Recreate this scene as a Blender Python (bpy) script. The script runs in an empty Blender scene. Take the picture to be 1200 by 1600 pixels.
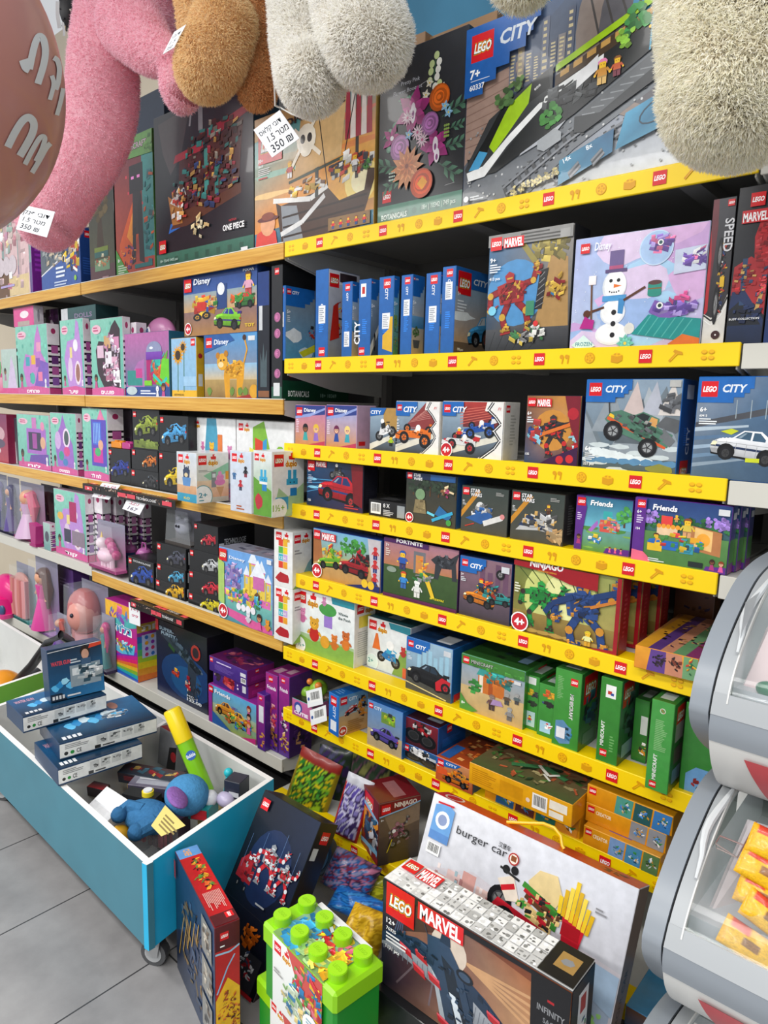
import bpy,math,random
import numpy as np
from mathutils import Vector,Matrix
sc = bpy.context.scene
COL = sc.collection
# ---------------------------------------------------------------- camera, light, exposure
YAW,PIT,ROL,FPX,CH = 0.712834,0.15139,0.0256048,1087.6,1.36
def _rot():
    f = np.array([-math.sin(YAW)*math.cos(PIT),math.cos(YAW)*math.cos(PIT),-math.sin(PIT)])
    r = np.cross(f,[0,0,1]); r /= np.linalg.norm(r); u = np.cross(r,f)
    c,s = math.cos(ROL),math.sin(ROL)
    return np.array([c*r+s*u,-s*r+c*u,f])
RC = _rot()
CAM = np.array([0,0,CH])
cam = bpy.data.cameras.new('camera'); camo = bpy.data.objects.new('camera',cam); COL.objects.link(camo)
cam.sensor_fit = 'HORIZONTAL'; cam.sensor_width = 36; cam.lens = 36*FPX/1200; cam.clip_start = 0.02
camo.matrix_world = Matrix([[RC[0][i],RC[1][i],-RC[2][i],CAM[i]] for i in range(3)]+[[0,0,0,1]])
sc.camera = camo
sc.view_settings.view_transform = 'Standard'; sc.view_settings.look = 'None'
sc.view_settings.gamma = 1; sc.view_settings.use_curve_mapping = False
sc.view_settings.exposure = 0.06
w = bpy.data.worlds.new('world'); sc.world = w; w.use_nodes = True
w.node_tree.nodes['Background'].inputs[0].default_value = (0.93,0.96,1,1)
w.node_tree.nodes['Background'].inputs[1].default_value = 0.62
def area(name,loc,sx,sy,power,col=(1,.98,.95),aim=None):
    l = bpy.data.lights.new(name,'AREA'); l.shape = 'RECTANGLE'; l.size = sx; l.size_y = sy; l.energy = power; l.color = col
    o = bpy.data.objects.new(name,l); COL.objects.link(o); o.location = loc
    if aim is not None: o.rotation_euler = (Vector(aim)-Vector(loc)).to_track_quat('-Z','Y').to_euler()
    return o
for i,x in enumerate((-4.2,-2.6,-1.0,0.6)):
    area('ceiling_lamp_light',(x,-0.75,3.2),1.2,0.35,30)
    area('ceiling_lamp_light',(x,-2.6,3.2),1.2,0.35,50)
# ---------------------------------------------------------------- picture measurements -> places in the room
def prj(p):
    q = RC@(np.array(p,float)-CAM); return 600+FPX*q[0]/q[2],800-FPX*q[1]/q[2]
def ray(px,py): return RC.T@np.array([(px-600)/FPX,(800-py)/FPX,1.0])
def atY(px,py,y): d = ray(px,py); return CAM+d*(y/d[1])
def atZ(px,py,z): d = ray(px,py); return CAM+d*((z-CH)/d[2])
def atX(px,py,x): d = ray(px,py); return CAM+d*(x/d[0])
def atD(px,py,dd): return CAM+ray(px,py)*dd
def _solve(k,a,row,p):
    n = RC[row]-a*RC[2]; p = np.array(p,float)-CAM; p[k] = 0
    return -(n@p)/n[k]+CAM[k]
def Xat(px,Y,Z): return _solve(0,(px-600)/FPX,0,(0,Y,Z))
def Yat(px,X,Z): return _solve(1,(px-600)/FPX,0,(X,0,Z))
def Zat(py,X,Y): return _solve(2,(800-py)/FPX,1,(X,Y,0))
# ---------------------------------------------------------------- materials
def lin(c): return c/12.92 if c <= .04045 else ((c+.055)/1.055)**2.4
_cc = {}
def C(h):
    if isinstance(h,tuple): return h
    if h not in _cc:
        _cc[h] = tuple(lin(int(h[i:i+2],16)/255) for i in (0,2,4))
    return _cc[h]
def mat(name,col=None,rough=.5,metal=0,coat=0,noise=0,nscale=20,bump=0,emis=0,trans=0,alpha=1,spec=.5,sss=0):
    m = bpy.data.materials.new(name); m.use_nodes = True; nt = m.node_tree; b = nt.nodes['Principled BSDF']
    L = nt.links.new
    b.inputs['Roughness'].default_value = rough; b.inputs['Metallic'].default_value = metal
    b.inputs['Coat Weight'].default_value = coat; b.inputs['Specular IOR Level'].default_value = spec
    b.inputs['Transmission Weight'].default_value = trans; b.inputs['Alpha'].default_value = alpha
    if col is None:
        a = nt.nodes.new('ShaderNodeAttribute'); a.attribute_name = 'Col'; src = a.outputs['Color']
    else:
        r = nt.nodes.new('ShaderNodeRGB'); r.outputs[0].default_value = (*C(col),1); src = r.outputs[0]
    if noise or bump:
        t = nt.nodes.new('ShaderNodeTexCoord'); n = nt.nodes.new('ShaderNodeTexNoise'); n.inputs['Scale'].default_value = nscale
        n.inputs['Detail'].default_value = 5
        L(t.outputs['Object'],n.inputs['Vector'])
        if noise:
            mp = nt.nodes.new('ShaderNodeMapRange'); mp.inputs['To Min'].default_value = 1-noise; mp.inputs['To Max'].default_value = 1+noise
            mp.inputs['From Min'].default_value = .25; mp.inputs['From Max'].default_value = .75
            L(n.outputs['Fac'],mp.inputs['Value'])
            mx = nt.nodes.new('ShaderNodeVectorMath'); mx.operation = 'SCALE'; L(src,mx.inputs[0]); L(mp.outputs[0],mx.inputs['Scale']); src = mx.outputs[0]
        if bump:
            bp = nt.nodes.new('ShaderNodeBump'); bp.inputs['Strength'].default_value = bump; bp.inputs['Distance'].default_value = .01
            L(n.outputs['Fac'],bp.inputs['Height']); L(bp.outputs[0],b.inputs['Normal'])
    L(src,b.inputs['Base Color'])
    return m
M = {}
M['card'] = mat('printed_card',None,.42,coat=.12,spec=.4)
M['gloss'] = mat('glossy_printed_card',None,.3,coat=.1,spec=.42,noise=.1,nscale=55)
M['paint'] = mat('painted_surface',None,.5)
M['plastic'] = mat('moulded_plastic',None,.28)
M['metal_white'] = mat('enamelled_shelf_metal','c9c8c2',.4,noise=.05,nscale=9)
M['metal_grey'] = mat('dark_shelf_back','4a4947',.5,noise=.12,nscale=6)
M['chrome'] = mat('caster_metal','b4b4b2',.3,metal=.9)
M['fur'] = mat('plush_fibre',None,.9,spec=.1)
_n = M['fur'].node_tree; _b = _n.nodes['Principled BSDF']; _t = _n.nodes.new('ShaderNodeBsdfTranslucent'); _x = _n.nodes.new('ShaderNodeMixShader'); _x.inputs[0].default_value = .42
_n.links.new(_n.nodes['Attribute'].outputs['Color'],_t.inputs[0]); _n.links.new(_b.outputs[0],_x.inputs[1]); _n.links.new(_t.outputs[0],_x.inputs[2]); _n.links.new(_x.outputs[0],_n.nodes['Material Output'].inputs[0])
M['clear'] = mat('clear_plastic_film','e8eef2',.08,alpha=.16,spec=.8)
M['glass'] = mat('freezer_glass','c9dbd6',.04,alpha=.14,spec=.8)
# ---------------------------------------------------------------- mesh builder
def clip(pts,cols):
    for ax,s,lim in ((0,1,0.),(0,-1,1.),(1,1,0.),(1,-1,1.)):
        if not pts: return pts,cols
        o,oc = [],[]
        n = len(pts)
        for i in range(n):
            a,b = pts[i],pts[(i+1) % n]; ca,cb = cols[i],cols[(i+1) % n]
            da,db = s*(a[ax]-lim),s*(b[ax]-lim)
            if da >= 0: o.append(a); oc.append(ca)
            if (da >= 0) != (db >= 0):
                t = da/(da-db); o.append((a[0]+(b[0]-a[0])*t,a[1]+(b[1]-a[1])*t)); oc.append(tuple(ca[k]+(cb[k]-ca[k])*t for k in range(3)))
        pts,cols = o,oc
    return pts,cols
class G:
    def __init__(s): s.v = []; s.f = []; s.c = []; s.m = []; s.sm = []
    def face(s,pts,col='ffffff',m=0,sm=False):
        i = len(s.v); s.v.extend(tuple(p) for p in pts); n = len(pts); s.f.append(range(i,i+n))
        if isinstance(col,list): s.c.extend(col)
        else: s.c.extend([C(col)]*n)
        s.m.append(m); s.sm.append(sm)
    def box(s,x0,y0,z0,x1,y1,z1,col='ffffff',m=0,M=None,top=None,side=None,front=None):
        P = [(x,y,z) for z in (z0,z1) for y in (y0,y1) for x in (x0,x1)]
        if M is not None: P = [tuple(M@Vector(p)) for p in P]
        for q,c in (((0,1,5,4),front),((1,3,7,5),side),((3,2,6,7),None),((2,0,4,6),None),((4,5,7,6),top),((2,3,1,0),None)):
            s.face([P[i] for i in q],c or col,m)
    def bbox(s,x0,y0,z0,x1,y1,z1,r,col='ffffff',m=0,M=None):      # bevelled box
        pts = []
        for cx,sx in ((x0,1),(x1,-1)):
            for cy,sy in ((y0,1),(y1,-1)):
                for cz,sz in ((z0,1),(z1,-1)):
                    pts += [(cx,cy+sy*r,cz+sz*r),(cx+sx*r,cy,cz+sz*r),(cx+sx*r,cy+sy*r,cz)]
        I = lambda a,b,c,k: (a*4+b*2+c)*3+k
        F = [[I(a,0,0,0),I(a,1,0,0),I(a,1,1,0),I(a,0,1,0)][::(-1 if a == 0 else 1)] for a in (0,1)]
        F += [[I(0,b,0,1),I(1,b,0,1),I(1,b,1,1),I(0,b,1,1)][::(1 if b == 0 else -1)] for b in (0,1)]
        F += [[I(0,0,c,2),I(1,0,c,2),I(1,1,c,2),I(0,1,c,2)][::(-1 if c == 0 else 1)] for c in (0,1)]
        for a in (0,1):
            for b in (0,1): F.append([I(a,b,0,0),I(a,b,0,1),I(a,b,1,1),I(a,b,1,0)])
        for a in (0,1):
            for c in (0,1): F.append([I(a,0,c,0),I(a,0,c,2),I(a,1,c,2),I(a,1,c,0)])
        for b in (0,1):
            for c in (0,1): F.append([I(0,b,c,1),I(0,b,c,2),I(1,b,c,2),I(1,b,c,1)])
        for a in (0,1):
            for b in (0,1):
                for c in (0,1): F.append([I(a,b,c,0),I(a,b,c,1),I(a,b,c,2)])
        P = pts if M is None else [tuple(M@Vector(p)) for p in pts]
        for f in F: s.face([P[i] for i in f],col,m)
    def tube(s,path,rad,col='ffffff',m=0,n=8,cap=True,sm=True,flat=None):
        path = [Vector(p) for p in path]; k = len(path)
        if not isinstance(rad,(list,tuple)): rad = [rad]*k
        if cap:   # rounded ends
            pass
        t0 = (path[1]-path[0]).normalized(); up = Vector((0,0,1)) if abs(t0.z) < .9 else Vector((1,0,0))
        rings = []; a = t0.cross(up).normalized()
        for i,p in enumerate(path):
            t = (path[min(i+1,k-1)]-path[max(i-1,0)]).normalized(); a = (a-t*a.dot(t)).normalized(); b = t.cross(a)
            rings.append([p+(a*math.cos(2*math.pi*j/n)+b*math.sin(2*math.pi*j/n)*(flat or 1))*rad[i] for j in range(n)])
        for i in range(k-1):
            for j in range(n):
                jj = (j+1) % n; s.face([rings[i][j],rings[i][jj],rings[i+1][jj],rings[i+1][j]],col,m,sm)
        if cap: s.face(rings[0][::-1],col,m); s.face(rings[-1],col,m)
    def ball(s,c,r,col='ffffff',m=0,nu=16,nv=10,M=None,v0=0,v1=1):
        if not isinstance(r,(tuple,list)): r = (r,r,r)
        def pt(i,j):
            th = math.pi*(v0+(v1-v0)*j/nv); ph = 2*math.pi*i/nu
            q = Vector((r[0]*math.sin(th)*math.cos(ph),r[1]*math.sin(th)*math.sin(ph),r[2]*math.cos(th)))
            if M is not None: q = M@q
            return Vector(c)+q
        for j in range(nv):
            for i in range(nu):
                q = [pt(i,j),pt(i,j+1),pt(i+1,j+1),pt(i+1,j)]
                if j == 0 and v0 == 0: q = q[:3]
                elif j == nv-1 and v1 == 1: q = [q[0],q[1],q[3]]
                s.face(q,col,m,True)
    def cyl(s,c,r,h,col='ffffff',m=0,n=20,M=None,r2=None,sm=True):
        r2 = r if r2 is None else r2
        def P(a,rr,z):
            q = Vector((c[0]+rr*math.cos(a),c[1]+rr*math.sin(a),c[2]+z)); return M@q if M is not None else q
        A = [2*math.pi*i/n for i in range(n)]
        for i in range(n):
            a,b = A[i],A[(i+1) % n]; s.face([P(a,r,0),P(b,r,0),P(b,r2,h),P(a,r2,h)],col,m,sm)
        s.face([P(a,r2,h) for a in A],col,m); s.face([P(a,r,0) for a in A[::-1]],col,m)
    def build(s,name,mats,parent=None,M=None,weld=False):
        me = bpy.data.meshes.new(name); nf = len(s.f)
        me.from_pydata(s.v,[],[list(f) for f in s.f])
        a = me.color_attributes.new('Col','FLOAT_COLOR','CORNER')
        arr = np.ones((len(s.c),4),dtype=np.float32); arr[:,:3] = np.array(s.c,dtype=np.float32)
        a.data.foreach_set('color',arr.ravel())
        me.polygons.foreach_set('material_index',s.m); me.polygons.foreach_set('use_smooth',s.sm)
        for k in (mats if isinstance(mats,(list,tuple)) else [mats]): me.materials.append(M_(k))
        if any(s.sm):
            import bmesh
            bm = bmesh.new(); bm.from_mesh(me); bmesh.ops.remove_doubles(bm,verts=bm.verts,dist=4e-6); bm.to_mesh(me); bm.free(); me.set_sharp_from_angle(angle=.75)
        me.update()
        o = bpy.data.objects.new(name,me); COL.objects.link(o)
        if parent: o.parent = parent
        if M is not None: o.matrix_world = M
        return o
def M_(k): return M[k] if isinstance(k,str) else k
def tag(o,label=None,cat=None,group=None,kind=None):
    if label: o['label'] = label
    if cat: o['category'] = cat
    if group: o['group'] = group
    if kind: o['kind'] = kind
    return o
def empty(name,loc,rz=0):
    o = bpy.data.objects.new(name,None); COL.objects.link(o); o.location = loc; o.rotation_euler = (0,0,rz); o.empty_display_size = .05
    return o
# ---------------------------------------------------------------- lettering
_tx = {}
def textmesh(s,b=.02):
    k = (s,b)
    if k not in _tx:
        c = bpy.data.curves.new('t','FONT'); c.body = s; c.offset = b; c.resolution_u = 2; c.fill_mode = 'FRONT' if hasattr(c,'fill_mode') else c.fill_mode
        o = bpy.data.objects.new('t',c); me = o.to_mesh()
        vs = [(v.co.x,v.co.y) for v in me.vertices]; fs = [tuple(p.vertices) for p in me.polygons]
        o.to_mesh_clear(); bpy.data.objects.remove(o); bpy.data.curves.remove(c)
        x0 = min([v[0] for v in vs] or [0]); x1 = max([v[0] for v in vs] or [1]); y0 = min([v[1] for v in vs] or [0]); y1 = max([v[1] for v in vs] or [1])
        _tx[k] = (vs,fs,x0,x1,y0,y1)
    return _tx[k]
# ---------------------------------------------------------------- printed panel: everything is drawn as thin inks in 0..1
STEP = 1.6e-5
class P:
    def __init__(s,g,o,u,v,m=0):
        s.g = g; s.o = Vector(o); s.u = Vector(u); s.v = Vector(v); s.n = s.u.cross(s.v).normalized()
        s.asp = s.u.length/max(s.v.length,1e-6); s.L = [1]; s.mi = m; s.w = s.u.length
    def q(s,x,y): return x,y
    def poly(s,pts,col,noclip=False):
        c = col if isinstance(col,list) else [C(col)]*len(pts)
        c = [C(k) for k in c]
        pts = [s.q(*p) for p in pts]
        if not noclip: pts,c = clip(pts,c)
        if len(pts) < 3: return
        s.raw([pts],[c])
    def raw(s,polys,cols):
        off = s.n*(STEP*s.L[0]); s.L[0] += 1
        for pts,c in zip(polys,cols):
            s.g.face([s.o+s.u*x+s.v*y+off for x,y in pts],c,s.mi)
    def rect(s,x0,y0,x1,y1,col): s.poly([(x0,y0),(x1,y0),(x1,y1),(x0,y1)],col)
    def grad(s,x0,y0,x1,y1,bot,top): s.poly([(x0,y0),(x1,y0),(x1,y1),(x0,y1)],[C(bot),C(bot),C(top),C(top)])
    def bg(s,bot,top,bot2=None,top2=None): s.poly([(0,0),(1,0),(1,1),(0,1)],[C(bot),C(bot2 or bot),C(top2 or top),C(top)])
    def ell(s,x,y,rx,col,ry=None,n=14):
        ry = rx*s.asp if ry is None else ry
        s.poly([(x+rx*math.cos(6.2832*i/n),y+ry*math.sin(6.2832*i/n)) for i in range(n)],col)
    def line(s,pts,wd,col):
        a = s.asp
        for (x0,y0),(x1,y1) in zip(pts,pts[1:]):
            dx,dy = x1-x0,(y1-y0)/a; l = math.hypot(dx,dy) or 1; nx,ny = -dy/l*wd/2,dx/l*wd/2
            s.poly([(x0+nx,y0+ny*a),(x1+nx,y1+ny*a),(x1-nx,y1-ny*a),(x0-nx,y0-ny*a)],col)
    def at(s,x,y,sc_,rot=0): return Sub(s,x,y,sc_,rot)
    def text(s,t,x,y,h,col,sh=0,b=.02,w=None,rot=0,al='l'):
        """x,y lower left, h cap height as a share of the panel's height, w optional width as a share of its width"""
        vs,fs,x0,x1,y0,y1 = textmesh(t,b)
        k = h/.72; kx = k/s.asp if w is None else w/(x1-x0)
        if al == 'c': x = x-kx*(x1-x0)/2
        if al == 'r': x = x-kx*(x1-x0)
        cr,sr = math.cos(rot),math.sin(rot); a = s.asp
        pp = []
        for vx,vy in vs:
            dx = (vx-x0+sh*vy)*kx; dy = vy*k/a
            pp.append(s.q(x+dx*cr-dy*sr,y+(dx*sr+dy*cr)*a))
        c = C(col)
        s.raw([[pp[i] for i in f] for f in fs],[[c]*len(f) for f in fs])
    def fine(s,x0,y0,x1,y1,n,col,seed=1):
        r = random.Random(seed); h = (y1-y0)/n
        for i in range(n):
            yy = y1-h*(i+.8); s.rect(x0,yy,x0+(x1-x0)*r.uniform(.55,1),yy+h*.5,col)
    def bar(s,x0,y0,x1,y1,seed=1,bgc='f4f4f2'):
        r = random.Random(seed); s.rect(x0,y0,x1,y1,bgc); x = x0+(x1-x0)*.08
        while x < x1-(x1-x0)*.1:
            wd = (x1-x0)*r.uniform(.012,.05); s.rect(x,y0+(y1-y0)*.2,x+wd,y1-(y1-y0)*.1,'222222'); x += wd+(x1-x0)*r.uniform(.015,.04)
class Sub(P):
    def __init__(s,p,x,y,k,rot):
        s.p = p; s.g = p.g; s.asp = 1; s.L = p.L; s.cx,s.cy,s.k = x,y,k; s.cr,s.sr = math.cos(rot),math.sin(rot); s.w = p.w*k
    def q(s,x,y):
        X = s.cx+s.k*(x*s.cr-y*s.sr); Y = s.cy+s.k*s.p.asp*(x*s.sr+y*s.cr)
        return s.p.q(X,Y)
    def raw(s,polys,cols): s.p.raw(polys,cols)
# ---------------------------------------------------------------- drawing vocabulary for the printed boxes
def shade(c,k):
    c = C(c); return tuple(min(1,v*k) for v in c)
def logo(p,x,y,wd,big=None):          # x,y = upper left, wd = share of width
    h = wd*p.asp*.98
    p.rect(x,y-h,x+wd,y,'d8141f')
    if big is None: big = p.w*wd > .035
    if big:
        p.text('LEGO',x+wd*.1,y-h*.68,h*.36,'f7d117',sh=.2,b=.09,w=wd*.8)
        p.text('LEGO',x+wd*.1,y-h*.68,h*.36,'15110f',sh=.2,b=.062,w=wd*.8)
        p.text('LEGO',x+wd*.12,y-h*.67,h*.34,'ffffff',sh=.2,b=.03,w=wd*.76)
    else: p.text('LEGO',x+wd*.1,y-h*.66,h*.34,'ffffff',sh=.2,b=.04,w=wd*.8)
def marvel(p,x,y,wd,h): p.rect(x,y-h,x+wd,y,'d8242b'); p.text('MARVEL',x+wd*.05,y-h*.9,h*.8,'ffffff',b=.035,w=wd*.9)
def duplo(p,x,y,wd):
    h = wd*p.asp; logo(p,x,y,wd*.42)
    s = p.at(x+wd*.78,y-h*.1,wd*.16)
    s.poly([(-.8,-.5),(.8,-.6),(.9,.2),(.2,.4),(.5,.9),(-.3,.8),(-.2,.3),(-.9,.2)],'d8141f')
    p.text('duplo',x+wd*.5,y-h*.42,h*.2,'f2c811',b=.06,w=wd*.52)
    p.text('duplo',x+wd*.5,y-h*.42,h*.2,'b01c1c',b=.01,w=wd*.5)
def age(p,x,y,h,t='4+',col='cf1c28',fg='ffffff'):
    p.ell(x,y,h/p.asp*1.15,'ffffff',n=20); p.ell(x,y,h/p.asp*1.0,col,n=20); p.text(t,x,y-h*.42,h*.85,fg,b=.04,al='c')
def bricks(p,cx,cy,rx,ry,pal,n=40,seed=1,s=.05,rot=.5):
    """a heap of small parts seen in perspective: the look of a brick-built model in print"""
    r = random.Random(seed)
    for i in range(n):
        a = r.uniform(0,6.283); d = math.sqrt(r.random()); x = cx+rx*d*math.cos(a); y = cy+ry*d*math.sin(a)
        w = s*r.uniform(.5,1.6); h = s*r.uniform(.3,.9)*p.asp; t = r.uniform(-rot,rot); c,sn = math.cos(t),math.sin(t)*p.asp
        col = C(r.choice(pal)); k = r.uniform(.6,1.25)
        q = [(x,y),(x+w*c,y+w*sn),(x+w*c+w*.1,y+w*sn+h),(x+w*.1,y+h)]
        p.poly(q,[shade(col,k*.8),shade(col,k*.9),shade(col,k),shade(col,k*1.1)])
        if i % 3 == 0: p.poly([(x+w*.1,y+h),(x+w*c+w*.1,y+w*sn+h),(x+w*c,y+w*sn+h*1.3),(x,y+h*1.3)],shade(col,k*1.5))
def blotch(p,x,y,rx,ry,col,seed=1,n=11):
    r = random.Random(seed)
    p.poly([(x+rx*math.cos(6.2832*i/n)*r.uniform(.7,1.1),y+ry*math.sin(6.2832*i/n)*r.uniform(.7,1.1)) for i in range(n)],col)
def scen(p,kind,seed=3):
    r = random.Random(seed)
    if kind == 'city':
        p.bg('7f8590','2d4f86')
        for i in range(12):
            x = r.uniform(0,1); h = r.uniform(.45,.9); p.rect(x,.3,x+.09,h,r.choice(['53627c','8a8290','3d4c68','a59a94'])); p.fine(x+.01,.32,x+.08,h-.02,6,'b9b6ad',i)
        p.grad(0,0,1,.34,'8b8a88','5f6266')
    elif kind == 'road': p.bg('3a4049','9db5c9'); p.poly([(0,.15),(1,.45),(1,.35),(0,0)],'d9d6c8')
    elif kind == 'sea': p.bg('2a6f9a','9cc7dc'); [blotch(p,r.random(),r.uniform(0,.5),.12,.03,'dbe9ee',i) for i in range(14)]
    elif kind == 'beach': p.bg('d3b071','86b9df'); p.grad(0,.35,1,.5,'3d83b0','6ea6cb')
    elif kind == 'jungle': p.bg('33521f','7b8b4d'); [blotch(p,r.random(),r.uniform(.4,1),.15,.1,r.choice(['2c4a22','4d6a2d','5d7a3a','89935a']),i) for i in range(16)]
    elif kind == 'desert': p.bg('b58a52','7aa7c9'); [blotch(p,r.random(),r.uniform(.1,.6),.2,.06,r.choice(['c59c62','9c7140','d8b67f']),i) for i in range(9)]
    elif kind == 'rock': p.bg('4b5a5f','8fa3b6'); [p.poly([(x-.2,y-.3),(x+.2,y-.3),(x+r.uniform(-.1,.1),y+.2)],r.choice(['6f7b83','8e98a0','5a646b','a9b1b8'])) for x,y in [(r.random(),r.uniform(.4,.75)) for _ in range(10)]]; [blotch(p,r.random(),r.uniform(0,.28),.12,.03,'c9d4d6',i) for i in range(12)]
    elif kind == 'grass': p.bg('5e8f3a','6fb1dd'); [blotch(p,r.random(),.45,.15,.08,r.choice(['4f8a3d','7a9a4a']),i) for i in range(7)]; [blotch(p,r.random(),r.uniform(0,.4),.1,.02,'7fae4b',i) for i in range(8)]
    elif kind == 'space': p.bg('1d2a33','0c1118'); [p.ell(r.random(),r.random(),.006,'c9d6e0',n=5) for _ in range(14)]
    elif kind == 'purple': p.bg('5a3f8a','c49ad0')
    elif kind == 'night': p.bg('101a3a','060a14')
def wheel(p,x,y,r,hub='8a8a8a',sq=1):
    p.ell(x,y,r*sq,'17171a',ry=r); p.ell(x,y,r*.62*sq,'3a3a3d',ry=r*.62); p.ell(x,y,r*.5*sq,hub,ry=r*.5)
    for i in range(5): a = i*1.2566; p.line([(x,y),(x+r*.5*sq*math.cos(a),y+r*.5*math.sin(a))],r*.1,'2a2a2c')
def gpoly(q,pts,col,lo=.55,hi=1.35):
    ys = [y for _,y in pts]; y0,y1 = min(ys),max(ys); q.poly(pts,[shade(col,lo+(hi-lo)*(y-y0)/max(y1-y0,1e-6)) for _,y in pts])
def car(p,x,y,s,col,rot=0,glass='28323c',hub='77797c',c2=None,seed=1):
    q = p.at(x,y,s,rot); d = shade(col,.45); h = shade(col,1.6); c2 = c2 or d
    q.poly([(-1.0,-.42),(.98,-.46),(1.05,-.2),(-1.05,-.18)],'101012')
    gpoly(q,[(-1.05,-.24),(-1.03,-.03),(-.82,.1),(-.44,.18),(-.16,.44),(.34,.48),(.62,.29),(1.0,.22),(1.07,-.05),(1.0,-.28),(.7,-.36),(-.7,-.38)],col)
    q.poly([(-.38,.18),(-.13,.41),(.08,.42),(.07,.17)],glass); q.poly([(.13,.17),(.14,.42),(.31,.43),(.5,.25),(.49,.18)],glass); q.poly([(-.3,.2),(-.12,.37),(-.05,.38),(-.2,.2)],shade('9ab0c0',.8))
    q.poly([(-1.0,-.02),(-.8,.09),(-.44,.16),(-.32,.1),(-.72,.0)],h); q.poly([(-1.04,-.1),(1.06,-.06),(1.06,-.13),(-1.04,-.17)],c2)
    for k in range(7): q.line([(-.9+.3*k,.08-.02*k),(-.9+.3*k,-.34)],.014,d)
    q.line([(-1.0,.0),(1.03,.06)],.014,d); q.poly([(.78,.2),(1.1,.24),(1.1,.36),(.8,.33)],c2)
    q.poly([(-1.06,-.14),(-.98,-.0),(-.86,-.02),(-.9,-.12)],'f6f0c8'); q.rect(.96,-.04,1.06,.06,'c02a20'); q.poly([(-1.05,-.24),(-.98,-.36),(-.72,-.38),(-.74,-.22)],d)
    for k in range(4): q.ell(-.72+.1*k,.12+.018*k,.03,shade(col,1.3),.018,8)
    for a in (-.56,.6): q.ell(a,-.28,.26,'0c0c0e'); wheel(q,a,-.33,.215,hub,.86)
def f1(p,x,y,s,col,rot=0,c2='222222',hub='555555'):
    q = p.at(x,y,s,rot)
    wheel(q,-.45,.12,.2,hub); wheel(q,.72,.22,.2,hub)
    q.poly([(-1.1,-.3),(-.4,-.18),(-.4,-.02),(-1.1,-.14)],c2); q.poly([(-1,-.2),(-.2,-.25),(.9,-.1),(.85,.2),(.3,.25),(-.1,.08),(-.9,-.05)],col)
    q.poly([(-.05,.05),(.25,.05),(.3,.3),(.05,.28)],'f2d9c4'); q.ell(.15,.25,.13,'f0f0f0'); q.poly([(.7,.15),(1.05,.22),(1.1,.52),(.75,.45)],c2); q.rect(.72,.42,1.12,.52,col)
    bricks(q,.1,-.05,.7,.1,[col,shade(col,.6),shade(col,1.5),c2],14,5,.12,.2)
    wheel(q,-.55,-.3,.27,hub); wheel(q,.6,-.25,.3,hub); q.poly([(-1.2,-.42),(-.8,-.42),(-.78,-.25),(-1.2,-.22)],col)
def truck(p,x,y,s,col,rot=0):
    q = p.at(x,y,s,rot)
    for a,b in ((-.7,.05),(.5,.12)): wheel(q,a,b-.1,.22,'8a8f92')
    q.poly([(-1.05,-.15),(-1,.12),(-.7,.35),(-.25,.4),(-.05,.62),(.5,.66),(.6,.4),(1.1,.42),(1.15,.0),(.7,-.2),(-.5,-.32)],col)
    q.poly([(-.2,.4),(-.04,.58),(.2,.6),(.2,.36)],'232a2e'); q.poly([(.26,.36),(.26,.6),(.46,.62),(.55,.38)],'d9a05c')
    q.poly([(.5,.42),(1.15,.5),(1.3,.95),(.62,.8)],'5a5d60'); q.poly([(.75,.48),(1.25,.3),(1.2,.05),(.8,.1)],'6d7174')
    q.poly([(-1.0,-.02),(1.1,.0),(1.1,-.08),(-1.0,-.12)],'d2572b'); q.rect(-.98,.0,-.8,.1,'f2c22e'); q.poly([(0,-.12),(.5,-.05),(.5,.3),(0,.3)],shade(col,.6))
    bricks(q,.0,.1,.9,.25,[col,shade(col,.6),'2a2a2a','9a9a96','5a5d60'],40,7,.13,.25)
    wheel(q,-.62,-.35,.32,'9a9d9f'); wheel(q,.62,-.28,.3,'9a9d9f'); q.line([(-1.0,.1),(-1.25,.5),(-1.0,.65)],.04,'333333')
def moto(p,x,y,s,col,rot=0,c2='222222'):
    q = p.at(x,y,s,rot); wheel(q,-.6,-.3,.36,'777777'); wheel(q,.62,-.3,.38,'777777')
    q.poly([(-.6,-.2),(-.3,.25),(.1,.15),(.5,.3),(.65,-.2),(.1,-.35),(-.2,-.35)],col); bricks(q,0,-.1,.4,.2,[col,c2,'9a9a9a',shade(col,1.5)],20,3,.14)
    q.line([(.45,.3),(.62,-.3)],.08,c2); q.line([(.3,.45),(.6,.38)],.08,c2); q.ell(-.02,.62,.17,'f1f1f0'); q.poly([(-.25,.1),(.15,.1),(.2,.48),(-.2,.48)],c2)
def fig(p,x,y,s,hair='5b3a1e',body='d8242b',leg='24508f',skin='f2c12e'):
    q = p.at(x,y,s); q.rect(-.38,-1,-.03,-.42,leg); q.rect(.03,-1,.38,-.42,leg); q.rect(-.4,-.5,.4,-.36,shade(leg,.6))
    q.poly([(-.42,-.38),(.42,-.38),(.32,.22),(-.32,.22)],body); q.line([(-.36,.15),(-.6,-.2)],.18,body); q.line([(.36,.15),(.62,-.16)],.18,body)
    q.ell(-.62,-.26,.1,skin); q.ell(.64,-.22,.1,skin); q.poly([(-.28,.22),(.28,.22),(.3,.66),(-.3,.66)],skin); q.ell(-.12,.46,.04,'222222'); q.ell(.12,.46,.04,'222222')
    q.poly([(-.36,.45),(-.4,.72),(-.15,.9),(.2,.9),(.4,.7),(.36,.45),(.25,.66),(-.25,.66)],hair)
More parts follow.
